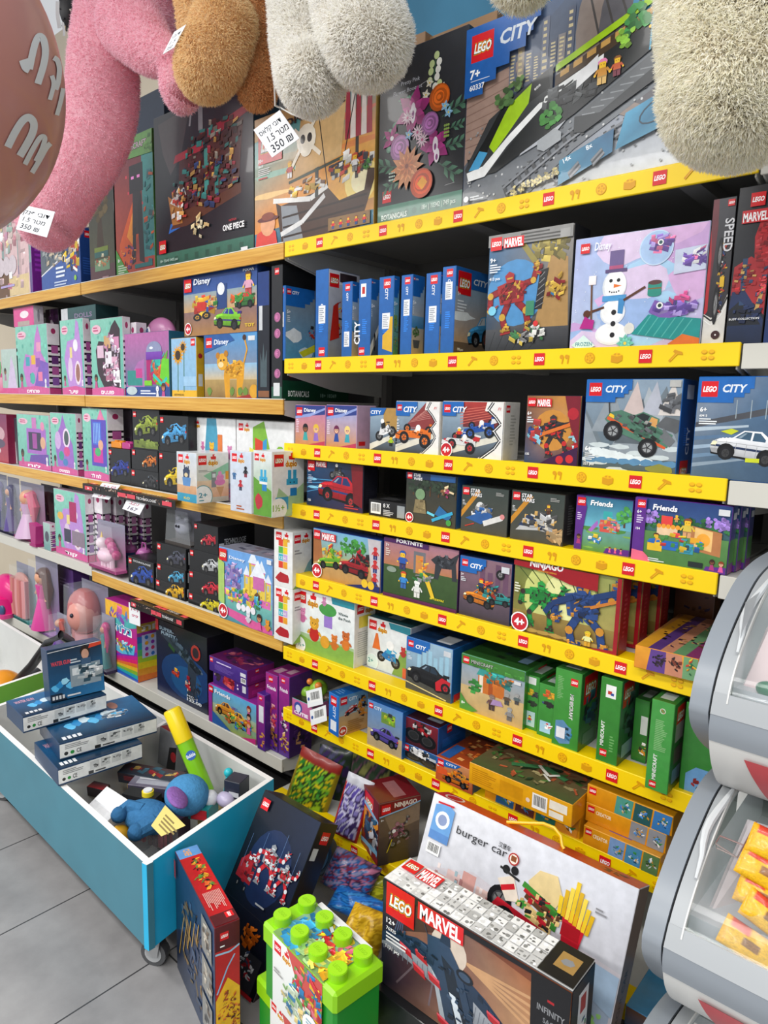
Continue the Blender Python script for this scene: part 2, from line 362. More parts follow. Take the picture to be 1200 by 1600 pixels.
def mech(p,x,y,s,col,c2,c3='c9a23a',seed=1,rot=0):
    q = p.at(x,y,s,rot); r = random.Random(seed)
    def limb(pts,wd,c):
        q.line(pts,wd*1.15,shade(c,.45)); q.line(pts,wd,c)
        for a,b in zip(pts,pts[1:]): q.ell((a[0]+b[0])/2,(a[1]+b[1])/2,wd*.55,shade(c,1.4),n=8); q.ell(b[0],b[1],wd*.6,c3,n=8)
    limb([(-.15,-.1),(-.42,-.5),(-.35,-.92)],.2,col); limb([(.15,-.1),(.45,-.45),(.5,-.95)],.2,col)
    q.poly([(-.55,-1.05),(-.15,-1.05),(-.2,-.85),(-.45,-.85)],c2); q.poly([(.3,-1.08),(.72,-1.08),(.62,-.88),(.38,-.88)],c2)
    limb([(-.35,.35),(-.78,.25),(-.85,-.2)],.19,col); limb([(.35,.35),(.8,.4),(.95,.75)],.17,col)
    q.poly([(-.45,-.1),(.4,-.15),(.5,.45),(.1,.58),(-.5,.5)],c2); q.poly([(-.32,.0),(.28,.0),(.36,.4),(-.38,.42)],col)
    bricks(q,0,.15,.5,.4,[col,c2,c3,shade(col,1.5),'2b2b2b'],46,seed,.13,.8)
    bricks(q,-.8,-.2,.14,.18,[col,c2,c3],10,seed+1,.12); bricks(q,.9,.7,.14,.16,[col,c2,c3],10,seed+2,.12); bricks(q,-.35,-.9,.2,.12,[col,c3],8,seed+3,.12); bricks(q,.5,-.95,.2,.12,[col,c3],8,seed+4,.12)
    q.poly([(-.13,.5),(.13,.5),(.17,.75),(0,.86),(-.17,.75)],c2); q.rect(-.1,.62,.1,.67,c3)
def bush(p,x,y,s,col='3e6b2a',seed=1,n=18):
    r = random.Random(seed); q = p.at(x,y,s)
    for i in range(n): a = r.uniform(0,6.28); d = r.random()**.5*.8; blotch(q,d*math.cos(a),d*math.sin(a),.3,.26,shade(col,r.uniform(.5,1.6)),i+seed,7)
def tree(p,x,y,s,col='4c7a2e',seed=1): p.at(x,y,s).poly([(-.1,-1.3),(.12,-1.3),(.07,0),(-.06,0)],'5a3d24'); bush(p,x,y,s,col,seed)
def castle(p,x,y,s,wall='e7b6cf',roof='7b5fc0',gold='e6c84a'):
    q = p.at(x,y,s)
    for a,w,h in ((-.7,.2,.3),(-.25,.28,.9),(.35,.24,.6),(.8,.18,.2)):
        q.rect(a-w,-1,a+w,h,wall); q.poly([(a-w*1.3,h),(a+w*1.3,h),(a,h+w*2.2)],roof); q.rect(a-w*.4,h-.4,a+w*.4,h-.12,shade(roof,.6)); q.rect(a-w,h-.06,a+w,h,gold)
        q.rect(a-w,-1,a-w*.5,h,shade(wall,.75))
    q.rect(-.9,-1,.95,-.65,gold); q.poly([(-.15,-1),(.25,-1),(.25,-.5),(.05,-.35),(-.15,-.5)],'6a4a2c')
    bricks(q,0,-.5,.9,.5,[wall,roof,gold,'ffffff',shade(wall,.7)],30,3,.1,.1)
def doll(p,x,y,s,hair='4a2c1e',dress='e05aa0',skin='e3b08e'):
    q = p.at(x,y,s); q.poly([(-.45,-1),(.45,-1),(.2,.1),(-.2,.1)],dress); q.ell(0,.45,.46,hair,.52); q.ell(0,.38,.34,skin,.38)
    q.ell(-.13,.38,.07,'2b1b18'); q.ell(.13,.38,.07,'2b1b18'); q.poly([(-.34,.5),(.34,.5),(.2,.84),(-.2,.84)],hair); q.line([(-.08,.2),(.08,.2)],.05,'b4424a')
def bear(p,x,y,s,col='d9a33e',dress=None):
    q = p.at(x,y,s); q.ell(-.34,.82,.18,col); q.ell(.34,.82,.18,col); q.ell(0,-.35,.55,dress or shade(col,.85),.6); q.ell(0,.45,.5,col,.45)
    q.ell(-.17,.5,.05,'20160f'); q.ell(.17,.5,.05,'20160f'); q.ell(0,.35,.16,shade(col,1.5),.11); q.ell(0,.39,.05,'20160f')
    q.line([(-.5,-.1),(-.75,-.4)],.22,col); q.line([(.5,-.1),(.75,-.4)],.22,col)
def flower(p,x,y,r,col,n=6,cen='f3d24a',wd=.5,rot=0):
    q = p.at(x,y,r)
    for k,sc2 in ((1,1),(1.35,.62)):
        for i in range(n):
            a = rot+6.2832*i/n+(k-1)*1.2; q.poly([(0,0),(sc2*.6*math.cos(a-wd),sc2*.6*math.sin(a-wd)),(sc2*math.cos(a),sc2*math.sin(a)),(sc2*.6*math.cos(a+wd),sc2*.6*math.sin(a+wd))],[shade(col,.45*k),shade(col,.8*k),shade(col,1.15*k),shade(col,.95*k)])
    q.ell(0,0,.17,cen)
def rose(p,x,y,r,col):
    q = p.at(x,y,r); q.ell(0,0,1,shade(col,.65),n=18); q.ell(.08,.06,.82,col,n=16)
    for i,k in enumerate((.68,.52,.36,.2)): q.ell(.05*(-1)**i,.04,k,shade(col,.6 if i % 2 == 0 else 1.25),k*.92,n=12)
def leafs(p,x,y,s,col='4f7f66',rot=0,n=5):
    q = p.at(x,y,s,rot); q.line([(0,0),(1,0)],.04,shade(col,.6))
    for i in range(n):
        a = .2+i*.17; d = (-1)**i; q.poly([(a,0),(a+.12,d*.2),(a+.38,d*.26),(a+.22,d*.05)],[shade(col,.6),shade(col,1),shade(col,1.3),shade(col,.8)])
def ship(p,x,y,s):
    q = p.at(x,y,s)
    q.poly([(-.75,-.2),(-.85,-.15),(-.7,-.8),(.55,-.85),(.9,-.05),(.75,-.02),(.7,-.25),(.3,-.3),(.1,-.12)],'4a3328'); q.poly([(-.75,-.2),(-.45,-.24),(-.3,-.75),(-.68,-.8)],'8a8f96')
    for i in range(4): q.line([(-.72+i*.01,-.35-i*.12),(.75-i*.04,-.3-i*.12)],.025,'2e1e17')
    q.line([(-.9,-.12),(-.2,-.2),(.1,-.1)],.06,'e9e9e6'); q.line([(-.75,-.55),(-.35,-.45),(.05,-.2)],.06,'dcdcdc')
    q.rect(-.12,-.2,-.06,1.0,'3a3f3a'); q.rect(.55,-.1,.6,1.15,'35302c')
    q.poly([(-.5,.08),(.32,.2),(.42,1.05),(-.35,.95)],[C('c79d64'),C('d9b57e'),C('e0c08c'),C('cfa870')])
    q.line([(-.6,.05),(.4,.18)],.035,'3c4a3c')
    for i in range(5): a = .38+i*.085; q.poly([(a,.35),(a+.085,.35),(a+.07,.95-.02*i),(a+.01,.95)],'a83a4c' if i % 2 == 0 else 'ece2dc')
    q.poly([(.6,1.0),(.82,1.02),(.8,1.2),(.6,1.18)],'1c1c20'); q.line([(.1,-.1),(-.1,.9)],.015,'2a2a2a'); q.line([(.3,-.1),(.58,1.0)],.015,'2a2a2a')
    bricks(q,.45,.02,.35,.16,['f0efe8','3a3a44','c04030','7a5a3a','e0c040'],40,4,.08,.3); bricks(q,-.35,-.08,.35,.08,['f0efe8','dddddd','6a4a3a','d9b040'],26,5,.07,.3)
    for i in range(9): blotch(q,-.8+i*.2,-.86,.16,.06,'e4ecee',i)
def train(p):
    p.poly([(.02,.28),(.10,.25),(.55,.62),(1,.88),(1,.76),(.50,.38),(.16,.17),(.04,.17)],'26292b')
    p.poly([(.01,.22),(.05,.31),(.12,.47),(.26,.58),(.40,.66),(.40,.52),(.20,.27),(.12,.17),(.04,.16)],'3a3d40')
    p.poly([(.12,.33),(.19,.50),(.31,.60),(.30,.50),(.22,.38),(.15,.28)],'a5cf1f'); p.poly([(.31,.60),(.38,.645),(.39,.55),(.30,.50)],'1f2224')
    p.poly([(.02,.2),(.10,.22),(.22,.36),(.40,.535),(.40,.50),(.21,.30),(.11,.16),(.03,.15)],'f1f3f2')
    p.poly([(.05,.27),(.10,.36),(.17,.50),(.24,.57),(.19,.47),(.13,.33),(.10,.24)],'181b1d'); p.poly([(.03,.21),(.08,.31),(.12,.29),(.08,.21)],'4ba3d4')
    p.text('eoe',.325,.555,.02,'e8e8e8',rot=.5)
    p.poly([(.41,.655),(1,.96),(1,.92),(.41,.62)],'a5cf1f'); p.poly([(.41,.60),(1,.91),(1,.83),(.41,.545)],'4b3a2a')
    for i in range(11): t = .43+i*.052; p.poly([(t,.575+(t-.41)*.5),(t+.035,.59+(t-.41)*.5),(t+.035,.62+(t-.41)*.5),(t,.605+(t-.41)*.5)],'c99c55')
    p.poly([(.41,.54),(.6,.635),(.6,.6),(.41,.50)],'eef0ef')
    bricks(p,.45,.47,.12,.05,['2a2c2e','3a3d40','55585a'],40,2,.03)
def tracks(p,pts,wd,dark='3c3f43'):
    for (x0,y0),(x1,y1) in zip(pts,pts[1:]):
        n = 8
        for i in range(n):
            t = i/n; x = x0+(x1-x0)*t; y = y0+(y1-y0)*t; p.poly([(x-wd*.2,y+wd*1.3),(x+wd*.25,y+wd*1.5),(x+wd*1.1,y-wd*1.0),(x+wd*.6,y-wd*1.2)],dark)
    p.line([(x,y+wd*.8) for x,y in pts],.008,'787c82'); p.line([(x+wd*.6,y-wd*.5) for x,y in pts],.008,'84888e')
def jet(p,x,y,s,rot=0):
    q = p.at(x,y,s,rot); N_,G1,G2,R_ = '22344a','8a8f97','6a7079','b5262e'
    def w(pts,c,lo=.6,hi=1.3): gpoly(q,pts,c,lo,hi)
    w([(-1.35,-.28),(-1.1,.0),(-.6,.24),(-.1,.3),(.5,.14),(1.0,-.1),(1.4,-.52),(.9,-.3),(.35,-.3),(-.3,-.16),(-.9,-.12)],N_)
    w([(-1.3,-.3),(-.95,-.08),(-.4,.0),(-.05,-.05),(-.15,-.25),(-.6,-.2),(-1.0,-.2)],G1); w([(.35,-.02),(.9,-.18),(1.35,-.55),(.95,-.4),(.4,-.32)],G1)
    for i in range(12): t = i/12; q.line([(-1.2+t,-.22+.2*t),(-1.18+t,-.3+.1*t)],.012,G2); q.line([(.4+t*.8,-.06-t*.3),(.4+t*.75,-.28-t*.15)],.012,G2)
    for i in range(9): t = i/9; q.poly([(-1.1+t,.02+.2*t),(-1.0+t,.06+.2*t),(-1.0+t,.12+.18*t),(-1.1+t,.07+.18*t)],shade(N_,.7+(i % 3)*.4)); q.poly([(.4+t*.8,.14-.35*t),(.48+t*.8,.12-.35*t),(.48+t*.8,.05-.35*t),(.4+t*.8,.07-.35*t)],shade(N_,.7+(i % 3)*.4))
    w([(-.45,.42),(-.15,.52),(.12,.25),(.62,-.75),(.5,-1.0),(.2,-1.0),(-.12,-.3),(-.38,.1)],'2c4058'); w([(-.2,.28),(.02,.2),(.5,-.78),(.3,-.85)],'16202c',.8,1.6)
    w([(.0,-.15),(.1,-.15),(.5,-.85),(.42,-.95)],'c9d2da',.7,1.2); w([(-.3,-.02),(-.2,-.1),(.15,-.9),(.06,-.92)],'a9b2ba',.6,1.1); q.poly([(-.25,.45),(-.2,.98),(-.08,.47)],N_); q.line([(-.9,1.1),(-.4,.35)],.012,'3a4456')
    q.ell(.18,.22,.13,'16202c',.08); q.ell(.18,.22,.09,'3c5068',.05)
    for a,b in ((-.85,-.02),(-.6,.06),(-.35,-.12),(.55,.0),(.75,-.14),(.42,-.42),(-.12,-.6),(-.6,-.16)): q.poly([(a,b),(a+.2,b-.03),(a+.24,b-.1),(a+.04,b-.08)],R_); q.poly([(a,b),(a+.2,b-.03),(a+.19,b+.01),(a,b+.03)],'d8505a')
    bricks(q,-.5,.1,.5,.08,[N_,'31465f','1a2838'],26,3,.07,.2); bricks(q,.15,-.3,.18,.35,['31465f','3c5068','1a2838'],18,5,.06,.3)
def step_header(p,h=.2,wd=.52,col='1b66b4'):
    p.poly([(0,1),(1*wd,1),(wd,1-h*.45),(wd*.93,1-h*.45),(wd*.93,1-h*.62),(wd*.84,1-h*.62),(wd*.84,1-h*.78),(wd*.66,1-h*.78),(wd*.66,1-h),(0,1-h)],col)
def city(p,scn,fn,h=.24,wd=.62,ag=None,lw=.14,seed=3,ages='5+'):
    scen(p,scn,seed); fn(p); step_header(p,h,wd)
    lh = min(h*.66,lw*p.asp); lw = lh/p.asp; logo(p,.035,1-h*.12,lw); p.text('CITY',.06+lw,1-h*.12-lh*.82,lh*.55,'ffffff',sh=.2,b=.03)
    if ag: age(p,*ag)
    else: p.text(ages,.04,1-h-.1,.045,'ffffff',b=.03); p.fine(.04,1-h-.22,.17,1-h-.12,4,'dfe5ea',seed)
def spine(p,col,t='CITY',tc='ffffff',up=True,seed=1,sticker=None,lg=True,dark=True):
    """narrow end of a box: logo, turned title, small print, white shop sticker"""
    p.grad(0,0,1,1,shade(col,.9),col); a = p.asp
    if lg: logo(p,.3,.975,.5) if up else logo(p,.28,.5*a*.98+.03,.5)
    y = .86 if up else .62
    if t: p.text(t,.42,y,.5*a*.4,tc,rot=-1.5708,b=.02,w=None)
    p.fine(.3,.3,.75,.5,8,shade(col,1.9),seed)
    if sticker: p.rect(.25,sticker,.8,sticker+.2,'e9ebee'); p.fine(.3,sticker+.02,.75,sticker+.18,7,'9aa0aa',seed)
def plain(p,col,seed=1,lg=True):
    p.grad(0,0,1,1,shade(col,.88),col); p.fine(.15,.2,.85,.5,7,shade(col,1.7),seed)
    if lg: logo(p,.3,.95,min(.4,.3/p.asp))
# ---------------------------------------------------------------- cartons
FY = 1.4
class BX: pass
def carton(name,label,cat,o,w,d,h,front,side=None,top=None,group=None,rz=0,col='888888',sidecol=None,topcol=None,mt='gloss',M4=None,left=None,r=.0012):
    """o = lower front left corner; local x along the front, y into the shelf, z up"""
    g = G(); sc_ = sidecol or col; tc = topcol or col
    g.bbox(0,0,0,w,d,h,r,col)
    p = P(g,(r,0,r),(w-2*r,0,0),(0,0,h-2*r)); front(p)
    if side: side(P(g,(w,r,r),(0,d-2*r,0),(0,0,h-2*r)))
    else: P(g,(w,r,r),(0,d-2*r,0),(0,0,h-2*r)).grad(0,0,1,1,shade(sc_,.95),sc_)
    q = P(g,(r,r,h),(w-2*r,0,0),(0,d-2*r,0))
    if top: top(q)
    else: q.rect(0,0,1,1,tc)
    if left: left(P(g,(0,d-r,r),(0,-(d-2*r),0),(0,0,h-2*r)))
    Mx = M4 if M4 is not None else Matrix.Translation(Vector(o))@Matrix.Rotation(rz,4,'Z')
    # origin at the middle of the base
    c = Vector((w/2,d/2,0)); g.v = [(a-w/2,b-d/2,e) for a,b,e in g.v]
    ob = g.build(name,mt,M=Mx@Matrix.Translation(c)); tag(ob,label,cat,group)
    r_ = BX(); r_.ob = ob; r_.o = o; r_.w = w; r_.d = d; r_.h = h; r_.top = o[2]+h; r_.x1 = o[0]+w; r_.y = o[1]; r_.M = Mx
    return r_
def fb(name,label,cat,zs,x0,x1,yt,d,front,set=.014,Y=None,h=None,**k):
    """x0, x1, yt: where the front's lower corners and the upper left corner are seen; zs: height of what carries it"""
    Y = FY+set if Y is None else Y
    X0 = Xat(x0,Y,zs); X1 = Xat(x1,Y,zs); h = h or Zat(yt,X0,Y)-zs
    if d > 5: d = Yat(d,X1,zs)-Y
    return carton(name,label,cat,(X0,Y,zs),X1-X0-.0008,d,h-.0005,front,**k)
S1,S2,S3,S4,S5,S6,S7,BASE = [CH+1.4*v for v in (.328,.091,-.0865,-.2155,-.368,-.543,-.689,-.818)]
W1,W2,W3,W4,W5 = [CH+1.4*v for v in (.327,.006,-.243,-.526,-.818)]
# ---------------------------------------------------------------- room
def tilemat():
    m = bpy.data.materials.new('grey_floor_tile'); m.use_nodes = True; nt = m.node_tree; b = nt.nodes['Principled BSDF']; L = nt.links.new
    t = nt.nodes.new('ShaderNodeTexCoord'); mp = nt.nodes.new('ShaderNodeMapping'); L(t.outputs['Object'],mp.inputs[0]); mp.inputs['Rotation'].default_value = (0,0,FLOOR_ROT); mp.inputs['Location'].default_value = FLOOR_OFF
    br = nt.nodes.new('ShaderNodeTexBrick'); br.offset = 0; br.inputs['Scale'].default_value = 1; br.inputs['Brick Width'].default_value = .36; br.inputs['Row Height'].default_value = .72
    br.inputs['Mortar Size'].default_value = .0022; br.inputs['Mortar Smooth'].default_value = .1; L(mp.outputs[0],br.inputs['Vector'])
    n = nt.nodes.new('ShaderNodeTexNoise'); n.inputs['Scale'].default_value = 3.5; n.inputs['Detail'].default_value = 8; n.inputs['Roughness'].default_value = .62; L(t.outputs['Object'],n.inputs['Vector'])
    cr = nt.nodes.new('ShaderNodeValToRGB'); cr.color_ramp.elements[0].position = .3; cr.color_ramp.elements[0].color = (*C('767576'),1); cr.color_ramp.elements[1].position = .72; cr.color_ramp.elements[1].color = (*C('9a9999'),1)
    L(n.outputs['Fac'],cr.inputs[0]); L(cr.outputs[0],br.inputs['Color1']); L(cr.outputs[0],br.inputs['Color2']); br.inputs['Mortar'].default_value = (*C('38383a'),1)
    L(br.outputs['Color'],b.inputs['Base Color']); b.inputs['Roughness'].default_value = .38
    return m
FLOOR_ROT = 0.0; FLOOR_OFF = (-.04,-.115,0)
M['tile'] = tilemat()
M['wall'] = mat('painted_wall','d8cbb4',.8,noise=.05,nscale=3)
M['bluewall'] = mat('blue_backdrop','3f7fa0',.7,noise=.35,nscale=2.2)
def wood():
    m = bpy.data.materials.new('oak_edge'); m.use_nodes = True; nt = m.node_tree; b = nt.nodes['Principled BSDF']; L = nt.links.new
    t = nt.nodes.new('ShaderNodeTexCoord'); mp = nt.nodes.new('ShaderNodeMapping'); mp.inputs['Scale'].default_value = (2,20,60); L(t.outputs['Object'],mp.inputs[0])
    n = nt.nodes.new('ShaderNodeTexNoise'); n.inputs['Scale'].default_value = 3; n.inputs['Detail'].default_value = 6; L(mp.outputs[0],n.inputs['Vector'])
    cr = nt.nodes.new('ShaderNodeValToRGB'); cr.color_ramp.elements[0].position = .3; cr.color_ramp.elements[0].color = (*C('c48c30'),1); cr.color_ramp.elements[1].position = .7; cr.color_ramp.elements[1].color = (*C('e3b455'),1)
    L(n.outputs['Fac'],cr.inputs[0]); L(cr.outputs[0],b.inputs['Base Color']); b.inputs['Roughness'].default_value = .3
    return m
M['oak'] = wood()
def wallobj(name,g,m): o = g.build(name,m); o['kind'] = 'structure'; return o
g = G(); g.box(-6.5,-4,-.05,3,1.9,0,'999999'); wallobj('floor',g,'tile')
g = G(); g.box(-6.5,1.9,0,3,2.0,3.3); wallobj('wall_back',g,'wall')
# ---------------------------------------------------------------- shelving
YB = 1.86
def motif(p,k,x,wd):
    A = 'd99a00'; B = 'f0b800'; s = p.at(x,.5,wd*.5)
    if k == 'L': logo(p,x-wd*.5,.5+wd*.5*p.asp,wd,big=False)
    elif k == 's':
        for a in (-.5,.5):
            for b in (-.42,.42): s.ell(a,b,.42,A,.3,n=10); s.ell(a,b+.08,.36,B,.24,n=10)
    elif k == 'b':
        s.poly([(-.9,-.7),(.2,-.9),(.9,-.5),(.9,.3),(.1,.1),(-.9,.3)],A); s.poly([(-.9,.3),(-.1,.7),(.9,.3),(.1,.1)],B)
        for a in (-.3,.3): s.ell(a,.45,.2,A,.16,n=8)
    elif k == 'w': s.line([(-.9,-.8),(.3,.5)],.35,A); s.poly([(-.2,.9),(.9,.5),(1,.1),(.1,.2),(-.4,.6)],A); s.line([(-.6,-.6),(.2,.3)],.1,B)
    elif k == 'd':
        s.ell(0,0,.85,A,n=16); s.ell(0,0,.7,B,n=16)
        for i in range(5): s.ell(.42*math.cos(i*1.257),.42*math.sin(i*1.257),.2,A,n=8)
        s.ell(0,0,.12,A,n=6)
    elif k == '9': s.ell(-.4,.3,.35,A,n=10); s.line([(-.1,.3),(-.3,-.8)],.22,A); s.ell(.5,.3,.35,A,n=10); s.line([(.85,.5),(.7,-.8)],.22,A)
SEQ = 'sbLwdsL9dbLwdsL9dbLwsdbLwd'
def yellow_rail(par,x0,x1,z,Y=FY,h=.043,name='price_rail'):
    g = G(); g.bbox(x0,Y-.006,z-h+.003,x1,Y+.002,z+.003,.0015,'fbd500'); g.box(x0+.002,Y,z-.001,x1-.002,Y+.05,z+.001,'fbd500')
    p = P(g,(x0,Y-.006,z-h+.005),(x1-x0,0,0),(0,0,h-.004)); wd = .026/(x1-x0)
    for i,k in enumerate(SEQ):
        x = .024+i*.0466
        if x < .985: motif(p,k,x,wd)
    return g.build(name,'card',par)
ORD = ('topmost','second','third','fourth','fifth','sixth','seventh')
def bay(desc,x0,x1,decks,lab):
    e = empty('shelving_frame',(x0,YB,0)); tag(e,desc,'shelving')
    def ch(o,e,x,y,z=0): o.parent = e; o.matrix_parent_inverse = Matrix.Translation((-x,-y,-z)); return o
    g = G(); g.box(x0,YB,0,x1,YB+.03,2.8 if -3 < x0 < -2 else 2.25); ch(g.build('back_panel','metal_grey'),e,x0,YB)
    for x in (x0+.002,x1-.026):
        g = G(); g.box(x,YB-.03,0,x+.024,YB,2.25)
        for i in range(40): P(g,(x+.008,YB-.03,.05+i*.054),(.008,0,0),(0,0,.03)).rect(0,0,1,1,'111111')
        ch(g.build('upright','upright'),e,x0,YB)
    for n,(zs,kind) in enumerate(decks):
        e = empty('shelf',(x0,FY,zs)); tag(e,lab % ORD[n],'shelf',None)
        g = G(); g.box(x0+.003,FY,zs-.03,x1-.003,FY+.012,zs-.0012); g.box(x0+.003,FY+.012,zs-.006,x1-.003,YB-.032,zs-.0012)
        for k in range(3): g.box(x0+.1+k*(x1-x0-.25)/2,FY+.02,zs-.03,x0+.14+k*(x1-x0-.25)/2,YB-.032,zs-.006)
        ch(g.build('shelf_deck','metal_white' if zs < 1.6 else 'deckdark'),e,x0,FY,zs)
        for xx in (x0+.004,x1-.007):
            b = G(); pts = [(xx,FY+.003,zs-.006),(xx,YB-.032,zs-.006),(xx,YB-.032,zs-.1),(xx,FY+.2,zs-.085),(xx,FY+.003,zs-.045)]
            b.face(pts,'c9c8c2'); b.face([(p[0]+.003,p[1],p[2]) for p in pts[::-1]],'c9c8c2')
            for i in range(5): j = (i+1) % 5; b.face([pts[i],(pts[i][0]+.003,*pts[i][1:]),(pts[j][0]+.003,*pts[j][1:]),pts[j]],'c9c8c2')
            ch(b.build('shelf_bracket','metal_white'),e,x0,FY,zs)
        if kind == 'y': ch(yellow_rail(None,x0,x1,zs),e,x0,FY,zs)
        elif kind == 'w':
            g = G(); g.bbox(x0+.002,FY-.007,zs-.043,x1-.002,FY,zs+.002,.001,'ddb25c'); r = ch(g.build('price_rail','oak'),e,x0,FY,zs)
            g = G(); g.box(x0+.002,FY-.0072,zs+.002,x1-.002,FY+.003,zs+.0045,'dedbd2'); ch(g.build('rail_lip','card'),e,x0,FY,zs)
        else:
            g = G(); g.bbox(x0+.002,FY-.006,zs-.045,x1-.002,FY,zs,.001,'cfcdc3'); ch(g.build('deck_edge','card'),e,x0,FY,zs)
M['upright'] = mat('slotted_upright','77746f',.5)
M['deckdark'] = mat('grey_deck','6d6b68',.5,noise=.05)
W4L = CH+1.4*-.511
bay('dark grey shelving back behind the yellow railed shelves',-1.612,-.363,[(z,'y') for z in (S1,S2,S3,S4,S5,S6,S7)],'%s of the seven shelves with a yellow printed rail')
bay('dark shelving back behind the wooden railed shelves left of the yellow ones',-2.862,-1.614,[(W1,'w'),(W2,'w'),(W3,'w'),(W4,'w'),(W5,'m')],'%s shelf from the top in the wooden railed bay beside the yellow rails')
bay('far left shelving back behind the pink doll boxes',-4.112,-2.864,[(W1,'w'),(W2,'w'),(W3,'w'),(W4L,'m'),(W5,'m')],'%s shelf from the top in the far left bay')
bay('shelving back at right behind the ice cream freezers',-.361,.888,[(z,'m') for z in (S1,S2,S3,S4)],'%s pale shelf from the top behind the freezers at right')
# kick plates
for x0,x1 in ((-4.11,-2.866),(-2.86,-1.616),(-1.61,-.366)):
    g = G(); g.box(x0,FY+.04,0,x1,FY+.055,W5-.102,'1b1b1c'); o = g.build('trim_1','paint'); o['kind'] = 'structure'
# low yellow railed base deck
e = empty('base_shelf',(-1.6,1.33,0)); tag(e,'low base shelf with a yellow rail behind the floor boxes','shelf')
g = G(); g.box(0,0,.1,1.24,.48,.132,'cfcdc3'); d_ = g.build('shelf_deck','metal_white',e)
yellow_rail(e,0,1.24,.133,Y=0)
# backdrop above the shelves and cartons stored on top
g = G(); g.box(-2.1,1.885,2.2,.9,1.897,3.2,'3f7fa0'); o = g.build('wall_poster','bluewall'); tag(o,'blue backdrop high on the wall above the cartons','backdrop')
# ---------------------------------------------------------------- top shelf
CB = 'carton'
def a_train(p):
    p.bg('5d6066','5b6a80','d8dde2','2b4a7a')
    p.poly([(0,.25),(0,.68),(.25,.75),(.2,.5)],'a98d80'); [p.line([(0,.35+i*.045),(.2,.38+i*.05)],.004,'8c6f64') for i in range(7)]
    p.poly([(.22,.62),(.25,.8),(.45,1),(1,1),(1,.7),(.6,.7)],'4b5a74')
    r = random.Random(4)
    for i in range(9): x = .2+i*.035; h = r.uniform(.75,.97); p.rect(x,.6,x+.03,h,r.choice(['6b7286','8b8687','4e5870','a99c8e'])); p.fine(x+.005,.62,x+.026,h-.01,9,'d9c99a',i)
    p.ell(.78,.78,.30,'8d7f77',.5,24); p.ell(.82,.76,.25,'5f5d62',.44,24); p.ell(.84,.80,.15,'3c88ad',.3,20)
    for i in range(7): p.line([(.52+i*.05,1.0),(.58+i*.06,.7)],.008,'4a4644')
    p.poly([(.3,0),(0,0),(0,.1),(.45,.45),(1,.75),(1,.55),(.5,.2)],'6f747a')
    for i in range(150): p.ell(r.uniform(.02,.9),r.uniform(.02,.45),.005,r.choice(['a7aaac','8b8f92','c9cbcc','5c5f63']),n=5)
    tracks(p,[(.2,.05),(.45,.25),(.7,.42),(1,.58)],.028); tracks(p,[(.42,.06),(.65,.23),(1,.43)],.028)
    p.poly([(.27,.23),(.33,.37),(.5,.5),(.55,.47),(.42,.3)],'b5bac1'); train(p)
    p.poly([(.50,.36),(.82,.58),(.86,.55),(.86,.48),(.54,.27),(.50,.28)],'34373a'); p.poly([(.50,.36),(.80,.58),(.88,.57),(.6,.35)],'5c6064')
    for i in range(9): t = .53+i*.035; p.line([(t,.36+i*.024),(t+.05,.355+i*.024)],.004,'8a8e92')
    p.poly([(.50,.50),(.58,.565),(.58,.64),(.50,.57)],'e8e9ea'); bush(p,.40,.40,.05,'3c7a34',3); p.poly([(.35,.28),(.42,.33),(.45,.30),(.45,.26),(.38,.22),(.35,.24)],'9fa4a8')
    bush(p,.71,.74,.06,'3d8a45',5); bush(p,.68,.68,.04,'86b83d',6); bush(p,.19,.55,.05,'4a6a3c',8); bush(p,.25,.62,.04,'5a7a44',9)
    fig(p,.60,.55,.045,'e588b5','c98d3a','d9b26a'); fig(p,.655,.555,.035,'8a5a2e','c9603a','7a3a4a'); fig(p,.80,.71,.055,'e0c27a','3c8fc0','8c4a3a'); p.ell(.84,.66,.03,'5fae54'); p.line([(.77,.58),(.775,.78)],.006,'4aa0c0')
    p.poly([(.45,.02),(.66,.135),(.66,.25),(.45,.15)],[C('3a7f9f'),C('356f92'),C('2b5a7e'),C('3e86a6')]); p.poly([(.67,.14),(.95,.25),(.95,.43),(.70,.31)],[C('3a7f9f'),C('5a9ab8'),C('2b5a7e'),C('4e9cc0')])
    p.text('14x',.47,.13,.025,'e8eef2',rot=.4); p.text('8x',.56,.17,.025,'e8eef2',rot=.4); tracks(p,[(.49,.06),(.53,.11)],.015); tracks(p,[(.58,.10),(.62,.15)],.015)
    q = p.at(.83,.3,.07,.4)
    for i in range(16): a = i*.39; b = a+.39; q.line([(math.cos(a)*1.2,math.sin(a)*.5),(math.cos(b)*1.2,math.sin(b)*.5)],.07,'2b4050')
    for i in range(6): bush(p,.26+i*.035,.04+i*.01,.02,'b9ab74',i)
    p.poly([(0,1),(.34,1),(.34,.93),(.31,.93),(.31,.87),(.28,.87),(.28,.8),(.21,.8),(.21,.74),(.15,.74),(.15,.68),(.09,.68),(.09,.62),(0,.62)],'1d5fae')
    logo(p,.028,.955,.105,True); p.text('CITY',.158,.855,.075,'dfe6ee',sh=.2,b=.03)
    p.text('7+',.025,.72,.048,'ffffff',b=.035); p.line([(.03,.705),(.12,.705)],.002,'ffffff'); p.text('60337',.025,.655,.03,'ffffff',b=.02); p.ell(.03,.045,.012,'e8eaec'); p.fine(.05,.03,.12,.06,2,'d0d4d8')
fb('boxed_train_set','largest blue carton on the top shelf, printed with a lime and white express train',CB,S1,722,1112,50,.118,a_train,col='1d5fae',sidecol='1d4f96')
